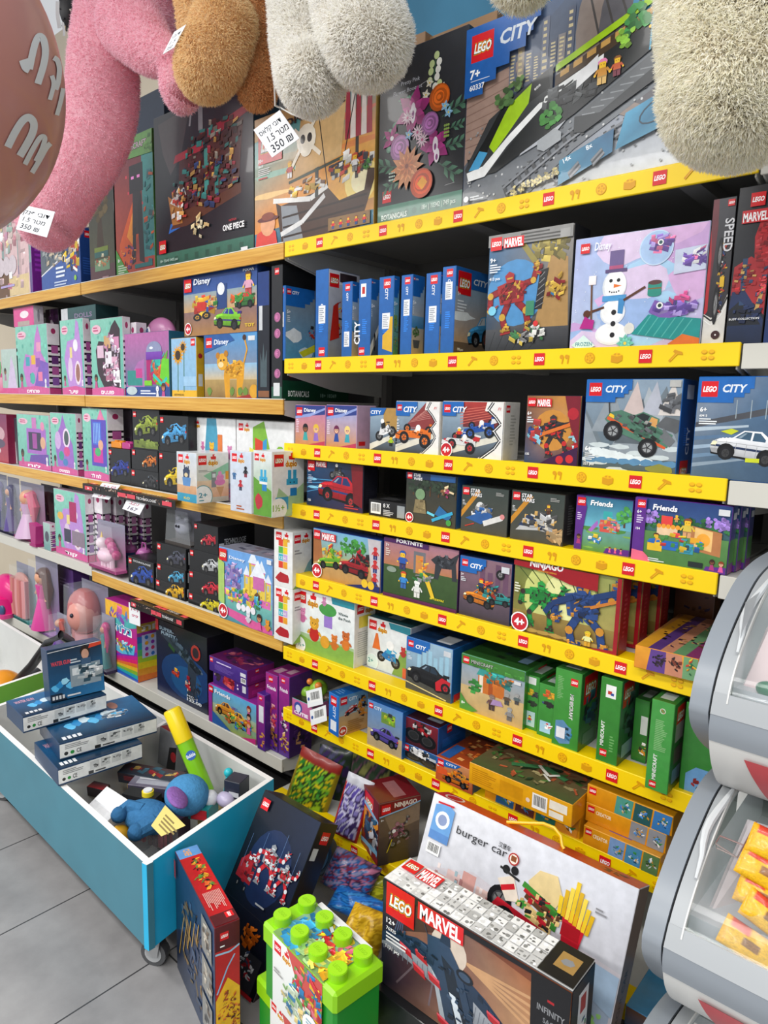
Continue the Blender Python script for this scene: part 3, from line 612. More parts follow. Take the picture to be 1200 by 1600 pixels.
def a_flow(p):
    p.bg('2a2c30','32343a'); p.grad(0,0,1,.115,'3f6f5e','4f8470'); [p.ell(.1+i*.09,.055,.03,'3a6757',n=8) for i in range(10)]
    p.text('BOTANICALS',.05,.03,.032,'e4ece6',b=.02,w=.32); p.text('18+ | 10342 | 749 pcs',.55,.05,.028,'cfe0d6',b=.01,w=.38)
    logo(p,.06,.205,.11); p.text('Pretty Pink',.26,.80,.024,'cfd3dc',b=0,w=.22); p.text('Flower Bouquet',.17,.755,.024,'cfd3dc',b=0,w=.34); p.line([(.5,.77),(.6,.785)],.003,'cfd3dc')
    G_ = '547f68'
    for x,y,s,ro in ((.25,.33,.26,2.9),(.3,.27,.22,3.5),(.75,.37,.22,.1),(.72,.3,.25,-.6),(.75,.55,.26,.3),(.35,.66,.12,2.3),(.82,.47,.16,.1),(.22,.55,.14,3.2)): leafs(p,x,y,s,G_,ro,5)
    for x,y in ((.14,.55),(.2,.58),(.14,.5),(.2,.53),(.26,.6),(.13,.45),(.36,.71),(.42,.72),(.38,.67)): p.ell(x,y,.032,'5f8f78',n=12); p.ell(x+.005,y+.004,.022,'7aa88f',n=10)
    p.line([(.62,.6),(.66,.88)],.008,'3c6a44')
    for i,(x,y) in enumerate(((.67,.90),(.70,.86),(.62,.86),(.69,.82),(.61,.82),(.68,.78),(.60,.77),(.66,.73),(.71,.74))): p.ell(x,y,.03,('c9d99a' if i % 2 == 0 else 'f2f1e8'),.022)
    for x,y,r in ((.56,.70,.05),(.6,.76,.045),(.75,.71,.045),(.68,.72,.04)): flower(p,x,y,r,'f4ecd6',5,'f2d23a')
    flower(p,.42,.63,.22,'a5287a',6,'f3f0f4',.45,.3); flower(p,.17,.51,.13,'a5287a',5,'f3f0f4',.4,1.2); flower(p,.69,.40,.18,'a32a7c',5,'f3f0f4',.5,.6)
    for x,y,h in ((.42,.62,.05),(.69,.4,.04),(.71,.34,.035)): p.ell(x,y,.03,'f0e6f0',h*1.2); p.ell(x,y-.01,.014,'8a3a80',h*.5)
    rose(p,.72,.66,.115,'e86d1e'); rose(p,.62,.53,.10,'b873b8'); rose(p,.27,.44,.115,'c88ac6')
    for x,y in ((.48,.5),(.54,.45),(.36,.6)): flower(p,x,y,.075,'f0c9dc',11,'c2417f',.18)
    for x,y in ((.38,.50),(.83,.56),(.79,.60)): flower(p,x,y,.05,'8fc0e4',5,'f3d24a')
    flower(p,.37,.31,.2,'dc9465',12,'b35c3a',.28); flower(p,.37,.32,.12,'c97a4e',9,'8a3f2c',.3,.3); rose(p,.55,.20,.13,'e2541c'); p.at(.56,.2,.06).poly([(-1,0),(0,-1),(1,0),(0,1)],'f2a51e')
    for i in range(12): p.ell(.16+.02*(i % 4),.26+.02*(i//4),.009,'cfe0d4',n=6); p.ell(.8+.02*(i % 3),.43+.02*(i//3),.012,'8fae54',n=6)
    p.line([(.82,.155),(.93,.16)],.002,'cccccc')
fb('boxed_flower_set','black carton printed with a pink and orange flower bouquet',CB,S1,589,722,92,.09,a_flow,col='2b2d31',set=.016)
def a_ship(p):
    p.bg('2c6380','2f7e98','d9923a','3f8a8a'); p.poly([(0,.12),(1,.2),(1,.72),(0,.75)],[C('d98a44'),C('f2c04a'),C('e8a54c'),C('6fb0a8')]); p.poly([(0,.7),(1,.62),(1,1),(0,1)],[C('6fb0a8'),C('e9a04c'),C('3d8c98'),C('3f8f9a')])
    for x,y,a,c in ((.8,.8,.25,'d9806a'),(.9,.6,.2,'e08a4a'),(.85,.5,.15,'d97a3a'),(.2,.55,.25,'9cc6b4'),(.15,.4,.2,'f0c98a')): blotch(p,x,y,a,.025,c,int(x*100))
    p.ell(.9,.34,.12,'fbe38a',n=20); p.ell(.9,.34,.07,'fff6c8',n=16); p.grad(0,0,1,.12,'27526e','4a7f94')
    p.poly([(0,.83),(.25,.86),(.5,.93),(.72,1),(0,1)],'cfa56a'); ship(p,.6,.42,.47)
    s = p.at(.47,.73,.17)        # plain emblem on the sail
    s.line([(-.7,-.75),(.75,.9)],.14,'f0e6d2'); s.line([(.7,-.6),(-.6,.4)],.14,'f0e6d2'); s.ell(0,.0,.48,'f4ecd9'); s.ell(-.17,.02,.12,'241c18',.15); s.ell(.17,.02,.12,'241c18',.15); s.ell(0,-.38,.26,'f4ecd9',.18)
    logo(p,.04,.93,.22); p.text('ONE PIECE',.28,.865,.05,'1f1a16',b=.04,w=.5,rot=.05)
    p.text('10+',.04,.66,.03,'ffffff',b=.03); p.text('75639',.04,.625,.018,'ffffff',b=.02); p.fine(.04,.56,.2,.615,4,'f0f0f0',4); p.fine(.04,.53,.17,.55,1,'d04040',4)
    p.at(.12,.1,.12).poly([(-1,-1.2),(1,-1.3),(.7,.1),(0,.4),(-.8,.1)],'d4483f'); p.ell(.13,.18,.07,'e0a27c'); p.ell(.13,.22,.1,'6a3a3a',.022); p.ell(.13,.24,.06,'8a4a3a',.03)
    fig(p,.33,.55,.05,'d9a24a','c0504a','eeeeee'); fig(p,.86,.47,.05,'c9502a','e8e8e8','8a8a8a'); bush(p,.95,.43,.03,'3c7a34')
    p.rect(.66,.03,.98,.12,'8a6a42'); [fig(p,.7+i*.06,.072,.025,['7a4a2a','2a2a2a','c9502a','8a2a2a','3a3a3a'][i]) for i in range(5)]
def s_ship(p): p.grad(0,0,1,1,'b58f4a','d7b461'); p.text('ONE PIECE',.7,.14,p.asp*.45,'1f1a16',b=.03,rot=1.5708,w=.5*2.2/p.asp*.4); logo(p,.2,.1,.6); p.rect(.2,.78,.95,.97,'d0a032'); p.fine(.2,.4,.8,.7,14,'a8833e')
fb('boxed_ship_set','sunset coloured carton with a sailing ship and a handwritten price tag in front',CB,S1,398,584,188,.085,a_ship,side=s_ship,col='c9a458',set=.012)
def a_house(p):
    p.bg('17181d','2b303a'); p.grad(0,0,1,.1,'2c5b4a','3a6e5c'); [p.rect(.1+i*.11,.03,.14+i*.11,.07,'2a5344') for i in range(8)]
    p.poly([(.05,.95),(.4,.98),(.3,.7),(.18,.6),(.1,.75)],'4a4348')
    q = p.at(.53,.42,.45)
    q.poly([(-.85,-.4),(.8,-.12),(.75,-.02),(-.8,-.28)],'2b6ec4'); q.poly([(-.8,-.35),(-.5,-.1),(.8,.0),(.8,-.12),(-.4,-.35)],'5a3526')
    q.poly([(-.6,.0),(-.55,.55),(-.1,.6),(.1,.3),(.1,-.1),(-.55,-.15)],'4a2a2c'); q.poly([(-.7,.5),(-.65,.6),(.0,.65),(.0,.55)],'a83040'); q.poly([(.15,-.1),(.75,.0),(.85,.75),(.1,.6)],'4c2a28'); q.poly([(.1,.62),(.95,.8),(.98,.9),(.5,.82),(.1,.78)],'9c2c3c')
    q.rect(.02,-.05,.12,.55,'3f8a84'); q.rect(.25,-.05,.33,.45,'2f7a76'); q.poly([(-.75,-.3),(-.85,.1),(-.55,-.05),(-.5,-.3)],'b0743a'); q.poly([(-.8,.0),(-.5,.25),(-.4,.05),(-.55,-.1)],'e6e2dc')
    q.rect(-.1,.8,.0,1.2,'8b8d92'); q.line([(-.1,1.1),(.1,1.15)],.02,'bbbbbb'); q.line([(-.3,.9),(-.25,1.1)],.04,'9a9ca2')
    bricks(q,.2,.5,.6,.35,['8c2c3a','5a3628','c99a4a','8a8478','2f7a76','3a2a2a','4a2a2c'],110,3,.08,.3); bricks(q,0,.1,.75,.3,['8c2c3a','5a3628','3a2a28','a9844a','2a3f6a','4a2a2c','2f7a76'],110,8,.075,.3); bricks(q,-.6,-.1,.2,.2,['b0743a','d9a35a','e6e2dc','c04030'],30,8,.07,.3)
    bricks(q,-.1,-.45,.18,.12,['d8c79a','e9dcb8','b89a6a'],16,4,.08,.6)
    logo(p,.05,.185,.08); p.text('ONE PIECE',.73,.155,.035,'f2f2f2',b=.03,w=.2); p.text('NETFLIX',.79,.205,.012,'c02030',b=.02,w=.07); p.rect(.9,.01,.96,.035,'e8e8ea'); p.text('18+ 75640 3402 pcs',.06,.04,.018,'a8c0b4',w=.2)
fb('boxed_restaurant_set','tall black carton with a dark brick ship restaurant and green foot',CB,S1,245,397,186,.1,a_house,col='1b1c21',set=.02)
def a_mc(p):
    p.bg('b5482a','5c2a3a','a83a2a','4a2438'); p.poly([(.1,.25),(.55,.6),(.6,.3),(.3,0),(.05,0)],'d2571e'); p.poly([(.3,.3),(.5,.5),(.5,.2)],'e8922a'); p.grad(.72,.12,1,.9,'2f7f80','3a8a86')
    for x,y in ((.3,.72),(.35,.6),(.4,.66),(.7,.5),(.7,.7)): p.rect(x,y,x+.04,y+.02,'c23a4a')
    p.rect(.4,.6,.75,.8,'26242a'); p.poly([(.45,.3),(.62,.3),(.68,.6),(.48,.6)],'2b282d'); p.poly([(.42,.08),(.52,.1),(.55,.35),(.47,.35)],'201f24'); p.poly([(.62,.1),(.75,.08),(.7,.6),(.6,.5)],'201f24'); p.rect(.45,.7,.52,.72,'e88ad0'); p.rect(.6,.7,.67,.72,'e88ad0')
    bricks(p,.3,.15,.2,.1,['c23a2a','e08a3a','5a2a3a','7a3a7a'],30,2,.05); bricks(p,.85,.4,.12,.35,['2f7f80','235f66','d2571e'],30,3,.08)
    p.poly([(0,0),(.35,.02),(.2,.1),(0,.22)],'4f9a3e'); p.rect(.5,.05,.95,.08,'1f6a6a')
    p.poly([(0,1),(1,1),(1,.84),(0,.86)],'5c8f4a'); logo(p,.04,.975,.2); p.text('MINECRAFT',.27,.905,.045,'3a2030',b=.06,w=.6); p.text('MINECRAFT',.28,.907,.042,'b9a6b0',b=.02,w=.58); bricks(p,.9,.9,.1,.06,['4a7f3a','3a6a34','6aa04e'],16,3,.05)
    p.text('8+',.05,.12,.025,'ffffff'); p.fine(.05,.03,.3,.1,4,'cfe0c8')
fb('boxed_brick_set','red, orange and green carton with a tall black blocky figure',CB,S1,183,243,226,.09,a_mc,col='4a7f3c',set=.03)
def a_tree(p):
    p.bg('5a3a3e','2b2a2a'); p.grad(0,.15,1,.9,'4b4a34','28282a'); p.poly([(.3,.3),(.6,.3),(.5,.65),(.4,.65)],'3a2a1c'); bush(p,.45,.68,.35,'4a3d22',3); bush(p,.7,.78,.15,'7a2a34',4); p.rect(.2,.27,.75,.31,'6a7a2e'); p.rect(.2,.22,.75,.27,'2f5a56'); p.rect(.2,.1,.8,.2,'6a8a6a'); bricks(p,.5,.18,.3,.05,['b97a4a','c9c0a0','a04a3a'],20,3,.06); p.fine(.5,.03,.9,.05,1,'b08a90')
fb('boxed_tree_set','dark brown carton with a gnarled tree beside the pink paw',CB,S1,142,181,268,.085,a_tree,col='26262a',set=.03,side=lambda p: (p.grad(0,0,1,1,'17181b','202126'),p.rect(.2,.85,.8,.93,'e8e8ea')))
def a_prin(p):
    p.bg('2a4a8c','c9a96a'); p.poly([(0,.3),(.75,.62),(0,1)],'56606a'); p.poly([(0,.0),(1,.0),(1,.68),(0,.3)],'38589c'); p.line([(0,.3),(.6,.58)],.015,'e6e6ea'); bricks(p,.75,.55,.2,.28,['e6c12a','2b4f8c','b0392e','f0e6d6','2a2a3a'],50,3,.08); bricks(p,.3,.6,.25,.2,['8a8f90','c9b8a0','3a4a5a'],30,4,.07)
    p.fine(.4,.2,.7,.42,3,'dfe6f2',3); p.fine(.35,.06,.85,.16,2,'b9c6de',4); p.ell(.88,.15,.03,'8ac04a'); p.rect(-.0,.8,.1,1,'2aa9a0')
fb('boxed_doll_set','blue carton with a slanted white stripe under the pink paw',CB,S1,66,127,372,.07,a_prin,side=lambda p: plain(p,'24488c'),col='24488c',set=.02)
def a_cas(p):
    p.bg('5a3a80','8fa6a0'); p.grad(0,.28,1,1,'7f9a98','9aa7a0'); castle(p,.62,.6,.36,'d9b9ba','c9798a','d8c090'); bricks(p,.6,.55,.3,.3,['e0cbc4','c98a94','9ab0a4','d8c090','b98aa0'],60,4,.05); [p.ell(.45+i*.08,.3,.05,'cfc2c8') for i in range(5)]; p.poly([(0,.3),(.22,.35),(.2,.75),(0,.9)],'5fb3a4'); p.poly([(.0,.35),(.2,.4),(.2,.5),(.05,.48)],'d93a7a'); p.fine(.05,.05,.45,.2,3,'d8d0ea',3); p.rect(.72,.18,.76,.24,'eeeeee'); p.fine(.6,.1,.9,.14,1,'b0a0d0')
fb('boxed_castle_playset','purple edged carton with a pink castle at the left end of the top shelf',CB,S1,-58,52,325,.09,a_cas,side=lambda p: plain(p,'7a2a8e',lg=False),col='7a2a8e',set=.02)
# cartons behind and above
B_ = fb('boxed_brick_set','dark blue carton half hidden in shadow behind the green topped carton',CB,S1,196,262,168,.1,lambda p: (p.bg('26304a','1f2a3c'),p.rect(.0,.2,.3,.9,'b08a3a')),col='1c2434',set=.22)
def kraft(name,lab,x0,x1,yt,Y,z,d,rz=0):
    def f(p): p.bg('a07a52','ac8660'); p.line([(0,.5),(1,.5)],.01,'8a6540')
    def t(p): p.rect(0,0,1,1,'b08a62'); p.rect(.45,0,.55,1,'c9a77c')
    return fb(name,lab,'box',z,x0,x1,yt,d,f,Y=Y,top=t,side=lambda p: p.grad(0,0,1,1,'7a5a3c','8a6845'),col='a07a52',mt='paint',rz=rz)
kraft('cardboard_box','large brown cardboard box standing behind the bouquet and train cartons',660,762,58,1.58,S1,.26)
kraft('cardboard_box','small brown cardboard box behind the white bear, left of the larger one',622,655,62,1.56,S1,.2)
# ---------------------------------------------------------------- second shelf: thin blue cartons standing spine out
BL = '1f62ad'
def cov(scn,fn,**k):
    def f(p): city(p,scn,fn,h=.26,wd=.98,**k)
    return f
def sp(st=None,t='CITY',up=True,col=BL): return lambda p: spine(p,col,t,seed=int((st or .5)*97),sticker=st,up=up)
GB = 'thin blue cartons shelved spine out'
def book(lab,x0,x1,x2,yt,front,side,set=.014,col=BL,name='boxed_vehicle_set'): return fb(name,lab,CB,S2,x0,x1,yt,x2,front,side=side,set=set,group=GB,col=col,sidecol=col)
book('thin blue carton at the left end of the row, tucked behind the boat carton',436,444,480,433,sp(),cov('sea',lambda p: None),set=.09)
book('blue carton with a speedboat and white water on its cover, leftmost in front',434,446,492,447,sp(.45),cov('sea',lambda p: (p.bg('4f9ac4','8a8f92'),blotch(p,.3,.35,.3,.1,'e6edf0',3),blotch(p,.7,.12,.3,.08,'cfe2ea',4),bricks(p,.85,.4,.1,.08,['c0392b','2a2a2a','3a6ea5'],12,3,.08),p.poly([(.45,.12),(1,.25),(1,.15),(.6,.06)],'d9d62a'))))
book('wide blue carton with a red figure on its cover, second from the left in front',492,512,560,422,sp(.4,up=False),lambda p: (p.bg('8a8d94','c9ccd8'),p.rect(0,.85,1,1,'dfe2ee'),logo(p,.03,.96,.3),bricks(p,.3,.45,.15,.2,['c42a22','d9a02a','222222'],30,2,.07),p.poly([(.05,.2),(.35,.25),(.3,.65),(.15,.6)],'c0281e'),p.rect(.35,.88,.9,.98,'3a2e34')))
book('thin blue carton with a white sticker low on its spine',533,549,562,441,sp(.15),cov('beach',lambda p: bricks(p,.5,.3,.4,.15,['c99a3a','3a3a3a','e6e6e6'],20,2,.15)))
book('thin blue carton with a tiny red and white emblem at the top of its spine',559,578,592,437,lambda p: (spine(p,BL,None,lg=False,up=False),p.rect(.15,.78,.6,.95,'f2f2f2'),p.rect(.25,.82,.5,.91,'c0281e'),logo(p,.05,.13,.5),p.text('CITY',.1,.17,.1,'ffffff',rot=1.5708)),cov('road',lambda p: wheel(p,.5,.2,.12)))
book('thin blue carton with a yellow duck like model on its edge',590,613,622,433,lambda p: (spine(p,BL,'CITY',sticker=.35),p.poly([(.3,.1),(1,.05),(1,.5),(.8,.5),(.75,.35),(.3,.27)],'dcae2e')),cov('grass',lambda p: bricks(p,.5,.3,.5,.2,['e0b020','88c020','3a3a3a'],30,2,.15)))
book('thin blue carton with a pale sticker and a potted tree on its cover',624,642,661,430,sp(.5),cov('beach',lambda p: (bush(p,.35,.3,.3,'4f6a3a',3),p.poly([(.2,.1),(.6,.1),(.7,.2),(.1,.2)],'5a5a56'))))
book('thin blue carton with sticker, second from the right end of the thin row',662,685,694,427,sp(.4),cov('beach',lambda p: bush(p,.5,.25,.3,'5a7a3a',3)))
book('blue carton with a light blue vintage car on sand, ending the thin row',687,708,760,417,sp(.63,up=True),lambda p: (p.bg('b98f58','7fb2d6'),blotch(p,.2,.45,.4,.06,'e6eef2',2),p.rect(0,0,1,.15,'6a5a4a'),car(p,.9,.33,.5,'3f97cf',.15,'cfd6da'),wheel(p,.95,.22,.12,'7a3a2a'),p.rect(0,.78,1,1,BL),logo(p,.06,.96,.38),p.text('CITY',.5,.84,.07,'e8eef4',sh=.2,w=.42),p.text('5+',.06,.68,.04,'ffffff'),p.fine(.06,.5,.35,.64,4,'e0e8ee'),p.text('198 pcs',.1,.05,.03,'ffffff')))
def a_hulk(p):
    p.bg('2c333c','3d6d96','3c3832','8a8784'); p.ell(.35,.5,.35,'4c8cc0',n=20); p.poly([(.6,.2),(1,.1),(.95,.75),(.75,.8)],'a98654'); p.grad(0,0,1,.2,'24282d','4a4c50')
    [p.line([(.05+i*.1,.02),(.12+i*.12,.18)],.006,'15181c') for i in range(6)]
    bricks(p,.68,.83,.2,.1,['8a7f45','a89a55','6c6438','c9b45a'],40,3,.08,.8); p.line([(.42,.9),(.6,.72)],.06,'8f8445'); p.poly([(.6,.35),(.68,.35),(.74,.68),(.64,.66)],'2a2b2e')
    [p.line([(.6+.01*i,.36+i*.05),(.7,.4+i*.05)],.006,'9a9a9a') for i in range(6)]
    mech(p,.32,.45,.34,'7c1c22','a12a2c','c9a03a',4,.15); p.ell(.08,.36,.05,'7cc8e0'); bricks(p,.82,.5,.12,.08,['c9a03a','2c6fa0','7c1c22','d9b44a'],20,6,.06,.8); p.rect(.5,.3,.6,.42,'3f8a6a')
    bricks(p,.5,.13,.22,.07,['d9d9d4','8a8a8a','c9b04a','3a3a3a','3f7a4a'],40,9,.06,.6); p.ell(.63,.23,.03,'d83a3a')
    p.rect(0,.9,1,1,'8a8a88'); p.fine(.4,.91,.95,.99,3,'4a4a48'); logo(p,.03,.98,.14); marvel(p,.19,.965,.25,.085); p.text('9+',.03,.77,.04,'ffffff'); p.fine(.03,.68,.18,.76,4,'dfe4ea'); p.text('413 pcs',.03,.62,.025,'ffffff'); p.rect(.86,.9,.97,.97,'9a9a98')
fb('boxed_robot_set','carton with a dark red armoured robot on blue, left of the snowman carton',CB,S2,757,887,369,.075,a_hulk,side=lambda p: plain(p,'2c2c2e',lg=False),col='26282c')
def a_snow(p):
    p.bg('b9c3de','a9b4e0','d3b9da','8fc0e6'); r = random.Random(2)
    for c in ('c9a3d6','a9d0ee','d9b0dc','9cb8e4','dcc9e6'):
        for i in range(3): blotch(p,r.random(),r.random(),.25,.18,c,i*7+len(c)+ord(c[1]))
    for i in range(60): p.ell(r.random(),r.random(),.004,'f2f6ff',n=5)
    # a plain white brick snowman
    p.ell(.34,.13,.13,'e8ebee',.1,22); p.ell(.34,.14,.115,'f6f7f7',.09,20); p.ell(.34,.32,.10,'e3e6ea',.11,20); p.ell(.335,.33,.088,'f7f8f8',.1); p.ell(.34,.55,.095,'dfe3e8',.14,22); p.ell(.345,.56,.085,'f7f8f8',.125,22); p.poly([(.25,.42),(.43,.42),(.44,.47),(.25,.47)],'4f9ad0'); p.poly([(.38,.44),(.43,.43),(.42,.3),(.38,.31)],'3f88c0')
    p.ell(.48,.17,.04,'e4e2da',.05); p.ell(.31,.6,.014,'20242a'); p.ell(.37,.6,.014,'20242a'); [p.ell(.305+i*.018,.505-.008*(i in (1,2,3)),.006,'20242a') for i in range(5)]
    p.poly([(.335,.535),(.4,.55),(.335,.57)],'e8762a'); [p.ell(.35,y,.02,'24262a') for y in (.12,.22,.32)]
    p.rect(.26,.67,.43,.7,'5a4a78'); p.rect(.29,.7,.4,.86,'6a5a8c'); p.rect(.29,.7,.4,.73,'b0527a')
    p.line([(.27,.37),(.14,.33)],.018,'5a3626'); p.line([(.42,.42),(.58,.52)],.018,'5a3626'); p.ell(.13,.32,.03,'5a3626'); p.line([(.17,.25),(.155,.6)],.014,'6a4a34'); p.rect(.13,.58,.19,.66,'f3ecec')
    p.rect(.60,.45,.70,.55,'2a9080'); p.ell(.65,.55,.05,'5a3a3a',.02); p.ell(.65,.45,.05,'2a9080',.02); p.line([(.60,.5),(.70,.5)],.008,'8a5a2a')
    p.ell(.64,.84,.125,'c6dcf2',n=26); p.ell(.64,.84,.117,'a9c6ea',n=26); bricks(p,.63,.85,.07,.06,['8a6ac0','b09adc','6a4aa0','e87aa8'],26,3,.05); p.ell(.67,.88,.022,'f4f4f4'); p.ell(.67,.88,.013,'2a5a5a')
    p.poly([(.78,.6),(1,.62),(1,.82),(.78,.8)],'c9d2e8'); bricks(p,.9,.7,.1,.05,['8a6ac0','e87aa8','f0f0f0','6a4aa0'],26,5,.05)
    p.poly([(.5,.12),(.62,.28),(1,.22),(1,.06),(.9,.04)],'1f8f8c'); [p.line([(.55+i*.06,.11-i*.01),(.64+i*.06,.27-i*.01)],.008,'50b0a8') for i in range(6)]
    p.poly([(.62,.3),(.66,.4),(.75,.36),(.85,.32),(.95,.38),(.97,.35),(.9,.26),(.78,.24),(.7,.25)],'7d5cab'); bricks(p,.78,.3,.14,.05,['8a6ac0','5f4596','b09adc'],26,5,.05); p.ell(.7,.35,.025,'f0f0f0'); p.ell(.7,.35,.014,'20403a'); bricks(p,.85,.4,.1,.03,['e65a9a'],8,7,.04,.9)
    p.poly([(.08,.19),(.12,.3),(.16,.27),(.2,.26),(.19,.18)],'b42a86'); p.poly([(.02,.04),(.11,-.03),(.22,.03),(.12,.13)],'d7efe9'); p.text('FROZEN',.055,.03,.035,'4f8f9c',w=.14)
    p.poly([(.78,.02),(.88,.1),(1,.06),(1,.0),(.8,0)],'d9702a'); flower(p,.46,.04,.07,'6fc0ae',8); logo(p,.05,.95,.075); p.text('Disney',.165,.88,.07,'eef3fa',sh=.15,w=.13)
fb('boxed_snowman_set','pale lilac and blue carton with a white snowman and a purple lizard',CB,S2,889,1094,374,.08,a_snow,col='b9c3de')
def a_speed(p):
    p.bg('2b2426','3a3b42'); p.poly([(0,.25),(.12,.25),(.3,.8),(.25,1),(0,1)],'6a2a34'); p.poly([(0,.2),(.15,.24),(.12,.6),(0,.8)],'b3202c'); p.poly([(0,0),(1,0),(1,.35),(.75,.25),(.35,.19),(0,.22)],'d8d5cf'); p.line([(0,.21),(.35,.17),(.75,.24),(1,.33)],.07,'16161a'); p.line([(0,.18),(.35,.14),(.75,.2),(1,.28)],.03,'f2f2f0')
    bricks(p,.55,.45,.12,.25,['24386a','c9c9c9','222222','b03a2a','d9a92a'],60,3,.14,.9); wheel(p,.5,.28,.14,'888888'); wheel(p,.5,.62,.12,'888888'); p.rect(.6,.4,.8,.47,'e0b52a'); p.ell(.62,.07,.2,'3a1c1e',n=20); p.ell(.62,.07,.04,'eeeeee'); logo(p,.66,.985,.3); p.text('SPEED',.62,.86,.06,'d8d8dc',rot=-1.5708,w=None)
fb('boxed_race_car_set','tall grey and white carton with a racing car printed upright, right of the snowman carton',CB,S2,1094,1131,311,.06,a_speed,col='2b2b2e',set=.016)
def a_bust(p):
    p.bg('141a24','26272c'); p.ell(.6,.42,.5,'1c3c5c',n=20); p.ell(.62,.42,.3,'24506e',n=20); p.grad(0,0,1,.12,'14203a','1a2a4a')
    p.poly([(.62,.48),(.55,.68),(.7,.8),(1,.84),(1,.3),(.8,.3)],'b3222a'); p.poly([(.02,.32),(.05,.5),(.5,.56),(.85,.5),(1,.3),(1,.18),(.7,.26),(.3,.28)],'a8242b'); p.rect(.28,.25,.42,.55,'2b4468'); p.poly([(0,.22),(.3,.28),(.7,.2),(1,.1),(1,.15),(.4,.35),(.05,.34)],'1f2f57'); p.poly([(.68,.17),(.8,.17),(.95,.34),(.88,.38)],'caa15a')
    bricks(p,.75,.62,.2,.15,['b3222a','8c1a22','d2434a'],40,3,.13,.4); bricks(p,.3,.4,.3,.1,['b3222a','2b4468','caa15a','8c1a22'],40,5,.1,.2); bricks(p,.85,.35,.15,.12,['b3222a','d2434a','2b4468'],26,7,.12,.5); bricks(p,.4,.18,.4,.05,['1f2f57','14203f'],20,3,.14)
    logo(p,.35,.955,.4); p.rect(.15,.77,.9,.85,'cf2a32'); p.text('MARVEL',.18,.78,.055,'ffffff',b=.03,w=.68); p.text('BUST COLLECTION',.05,.155,.013,'e8e8e8',w=.85)
fb('boxed_bust_set','black carton with a red and blue brick bust',CB,S2,1132,1190,293,.1,a_bust,col='1b1c20',set=.01)
fb('boxed_hero_set','black and blue carton cut by the right edge of the frame beside the bust carton',CB,S2,1191,1260,380,.1,lambda p: (p.bg('17346a','141418'),logo(p,.06,.6,.5),p.text('9-12',.06,.2,.06,'dfe6f0')),col='15161a',set=.012)
# ---------------------------------------------------------------- third shelf
def a_pr(bgc,figs):
    def f(p):
        p.bg('c98f5a',bgc); p.poly([(0,.7),(1,.78),(1,1),(0,1)],'2f3f86'); p.poly([(0,.66),(.5,.72),(1,.9),(1,.95),(.5,.8),(0,.72)],'8fa0d8')
        for i,(h,d,s) in enumerate(figs): doll(p,.35+i*.36,.33,.2,h,d,s)
        logo(p,.04,.95,.2); p.text('Disney',.3,.84,.09,'ffffff',w=.4); p.fine(.03,.3,.14,.65,8,'e8d0e0'); p.poly([(.4,0),(1,0),(1,.12)],'b83a5a')
    return f
fb('boxed_doll_set','small pink carton with a dark haired and a blonde doll, third yellow shelf',CB,S3,461,508,632,.06,a_pr('c27aa8',(('15151c','3aa0a0','8a5a3a'),('e0b83a','8f6ac0','e8b898'))),col='c98ab0')
fb('boxed_doll_set','small lilac carton with two dolls, one maroon haired and one blonde, with a pink side',CB,S3,509,557,632,.08,a_pr('9aa8dc',(('6a1f4a','2a4a9a','e8b898'),('ecd37a','3aa0b0','e8b898'))),side=lambda p: (p.grad(0,0,1,1,'c79fc0','d3b3d0'),p.rect(.1,.06,.45,.16,'cc2028')),col='c9a9d0')
fb('boxed_motorcycle_set','carton with a white motorcycle racer between the doll carton and the orange racing car carton',CB,S3,577,620,636,.06,lambda p: (scen(p,'road'),p.rect(.5,.5,1,1,'b08a4a'),moto(p,.55,.5,.4,'e6e6e6',.3),fig(p,.8,.25,.15,'2a2a2a','9ac020','222222'),p.poly([(0,1),(.6,1),(.5,.85),(0,.8)],BL),p.text('CITY',.02,.86,.08,'ffffff',w=.4)),col='4a4d52')
def a_f1a(p): scen(p,'road'); p.poly([(.2,.5),(.7,1),(1,1),(1,.4)],'8c3a3a'); [p.line([(.3+i*.05,.6+i*.03),(.8,.7+i*.04)],.008,'c98a80') for i in range(7)]; [p.line([(0,.1+i*.1),(.5,.3+i*.05)],.006,'9aa0a8') for i in range(5)]; f1(p,.45,.4,.42,'e07020',-.15,'2a2a2a','e07020'); track(p,.82)
def track(p,x):
    p.poly([(x-.12,1),(1,1),(1,0),(x-.25,0),(x+.02,.2),(x+.1,.35),(x-.02,.5),(x+.1,.65),(x-.02,.8),(x-.15,.85)],'eceae6')
    L = [(x-.02,1),(x-.1,.86),(x+.02,.74),(x+.1,.62),(x,.5),(x+.1,.34),(x+.02,.2),(x-.2,0)]; p.line(L,.045,'19191c'); p.line(L,.012,'f2f2f2'); p.text('F1',x+.05,.86,.05,'d8202a',sh=.4)
def chead(p,h=.24,wd=.4): step_header(p,h,wd); logo(p,.03,1-h*.22,.11); p.text('CITY',.17,1-h*.72,h*.38,'ffffff',sh=.2,b=.03)
def cf1(p): a_f1a(p); chead(p,.28,.5); p.fine(.03,.4,.1,.6,4,'cfd4da'); p.text('5+',.03,.62,.04,'ffffff')
fb('boxed_race_car_set','carton with one orange racing car and a white track outline',CB,S3,617,686,626,.05,cf1,col='d9d6d0')
def cf2(p): scen(p,'road'); p.grad(.35,.55,1,1,'6a2a30','b03a34'); [p.line([(.3,.6+i*.05),(.9,.75+i*.04)],.01,'cf6a5a') for i in range(6)]; f1(p,.62,.55,.27,'1f4fa0',.05,'e0e0e0','2a5ab0'); f1(p,.34,.3,.27,'d8d8d8',-.2,'c02a30','c02a30'); fig(p,.3,.45,.08,'f0f0f0','d83a2a','222222'); track(p,.86); chead(p,.26,.36); age(p,.09,.12,.12,'4+','c4202c')
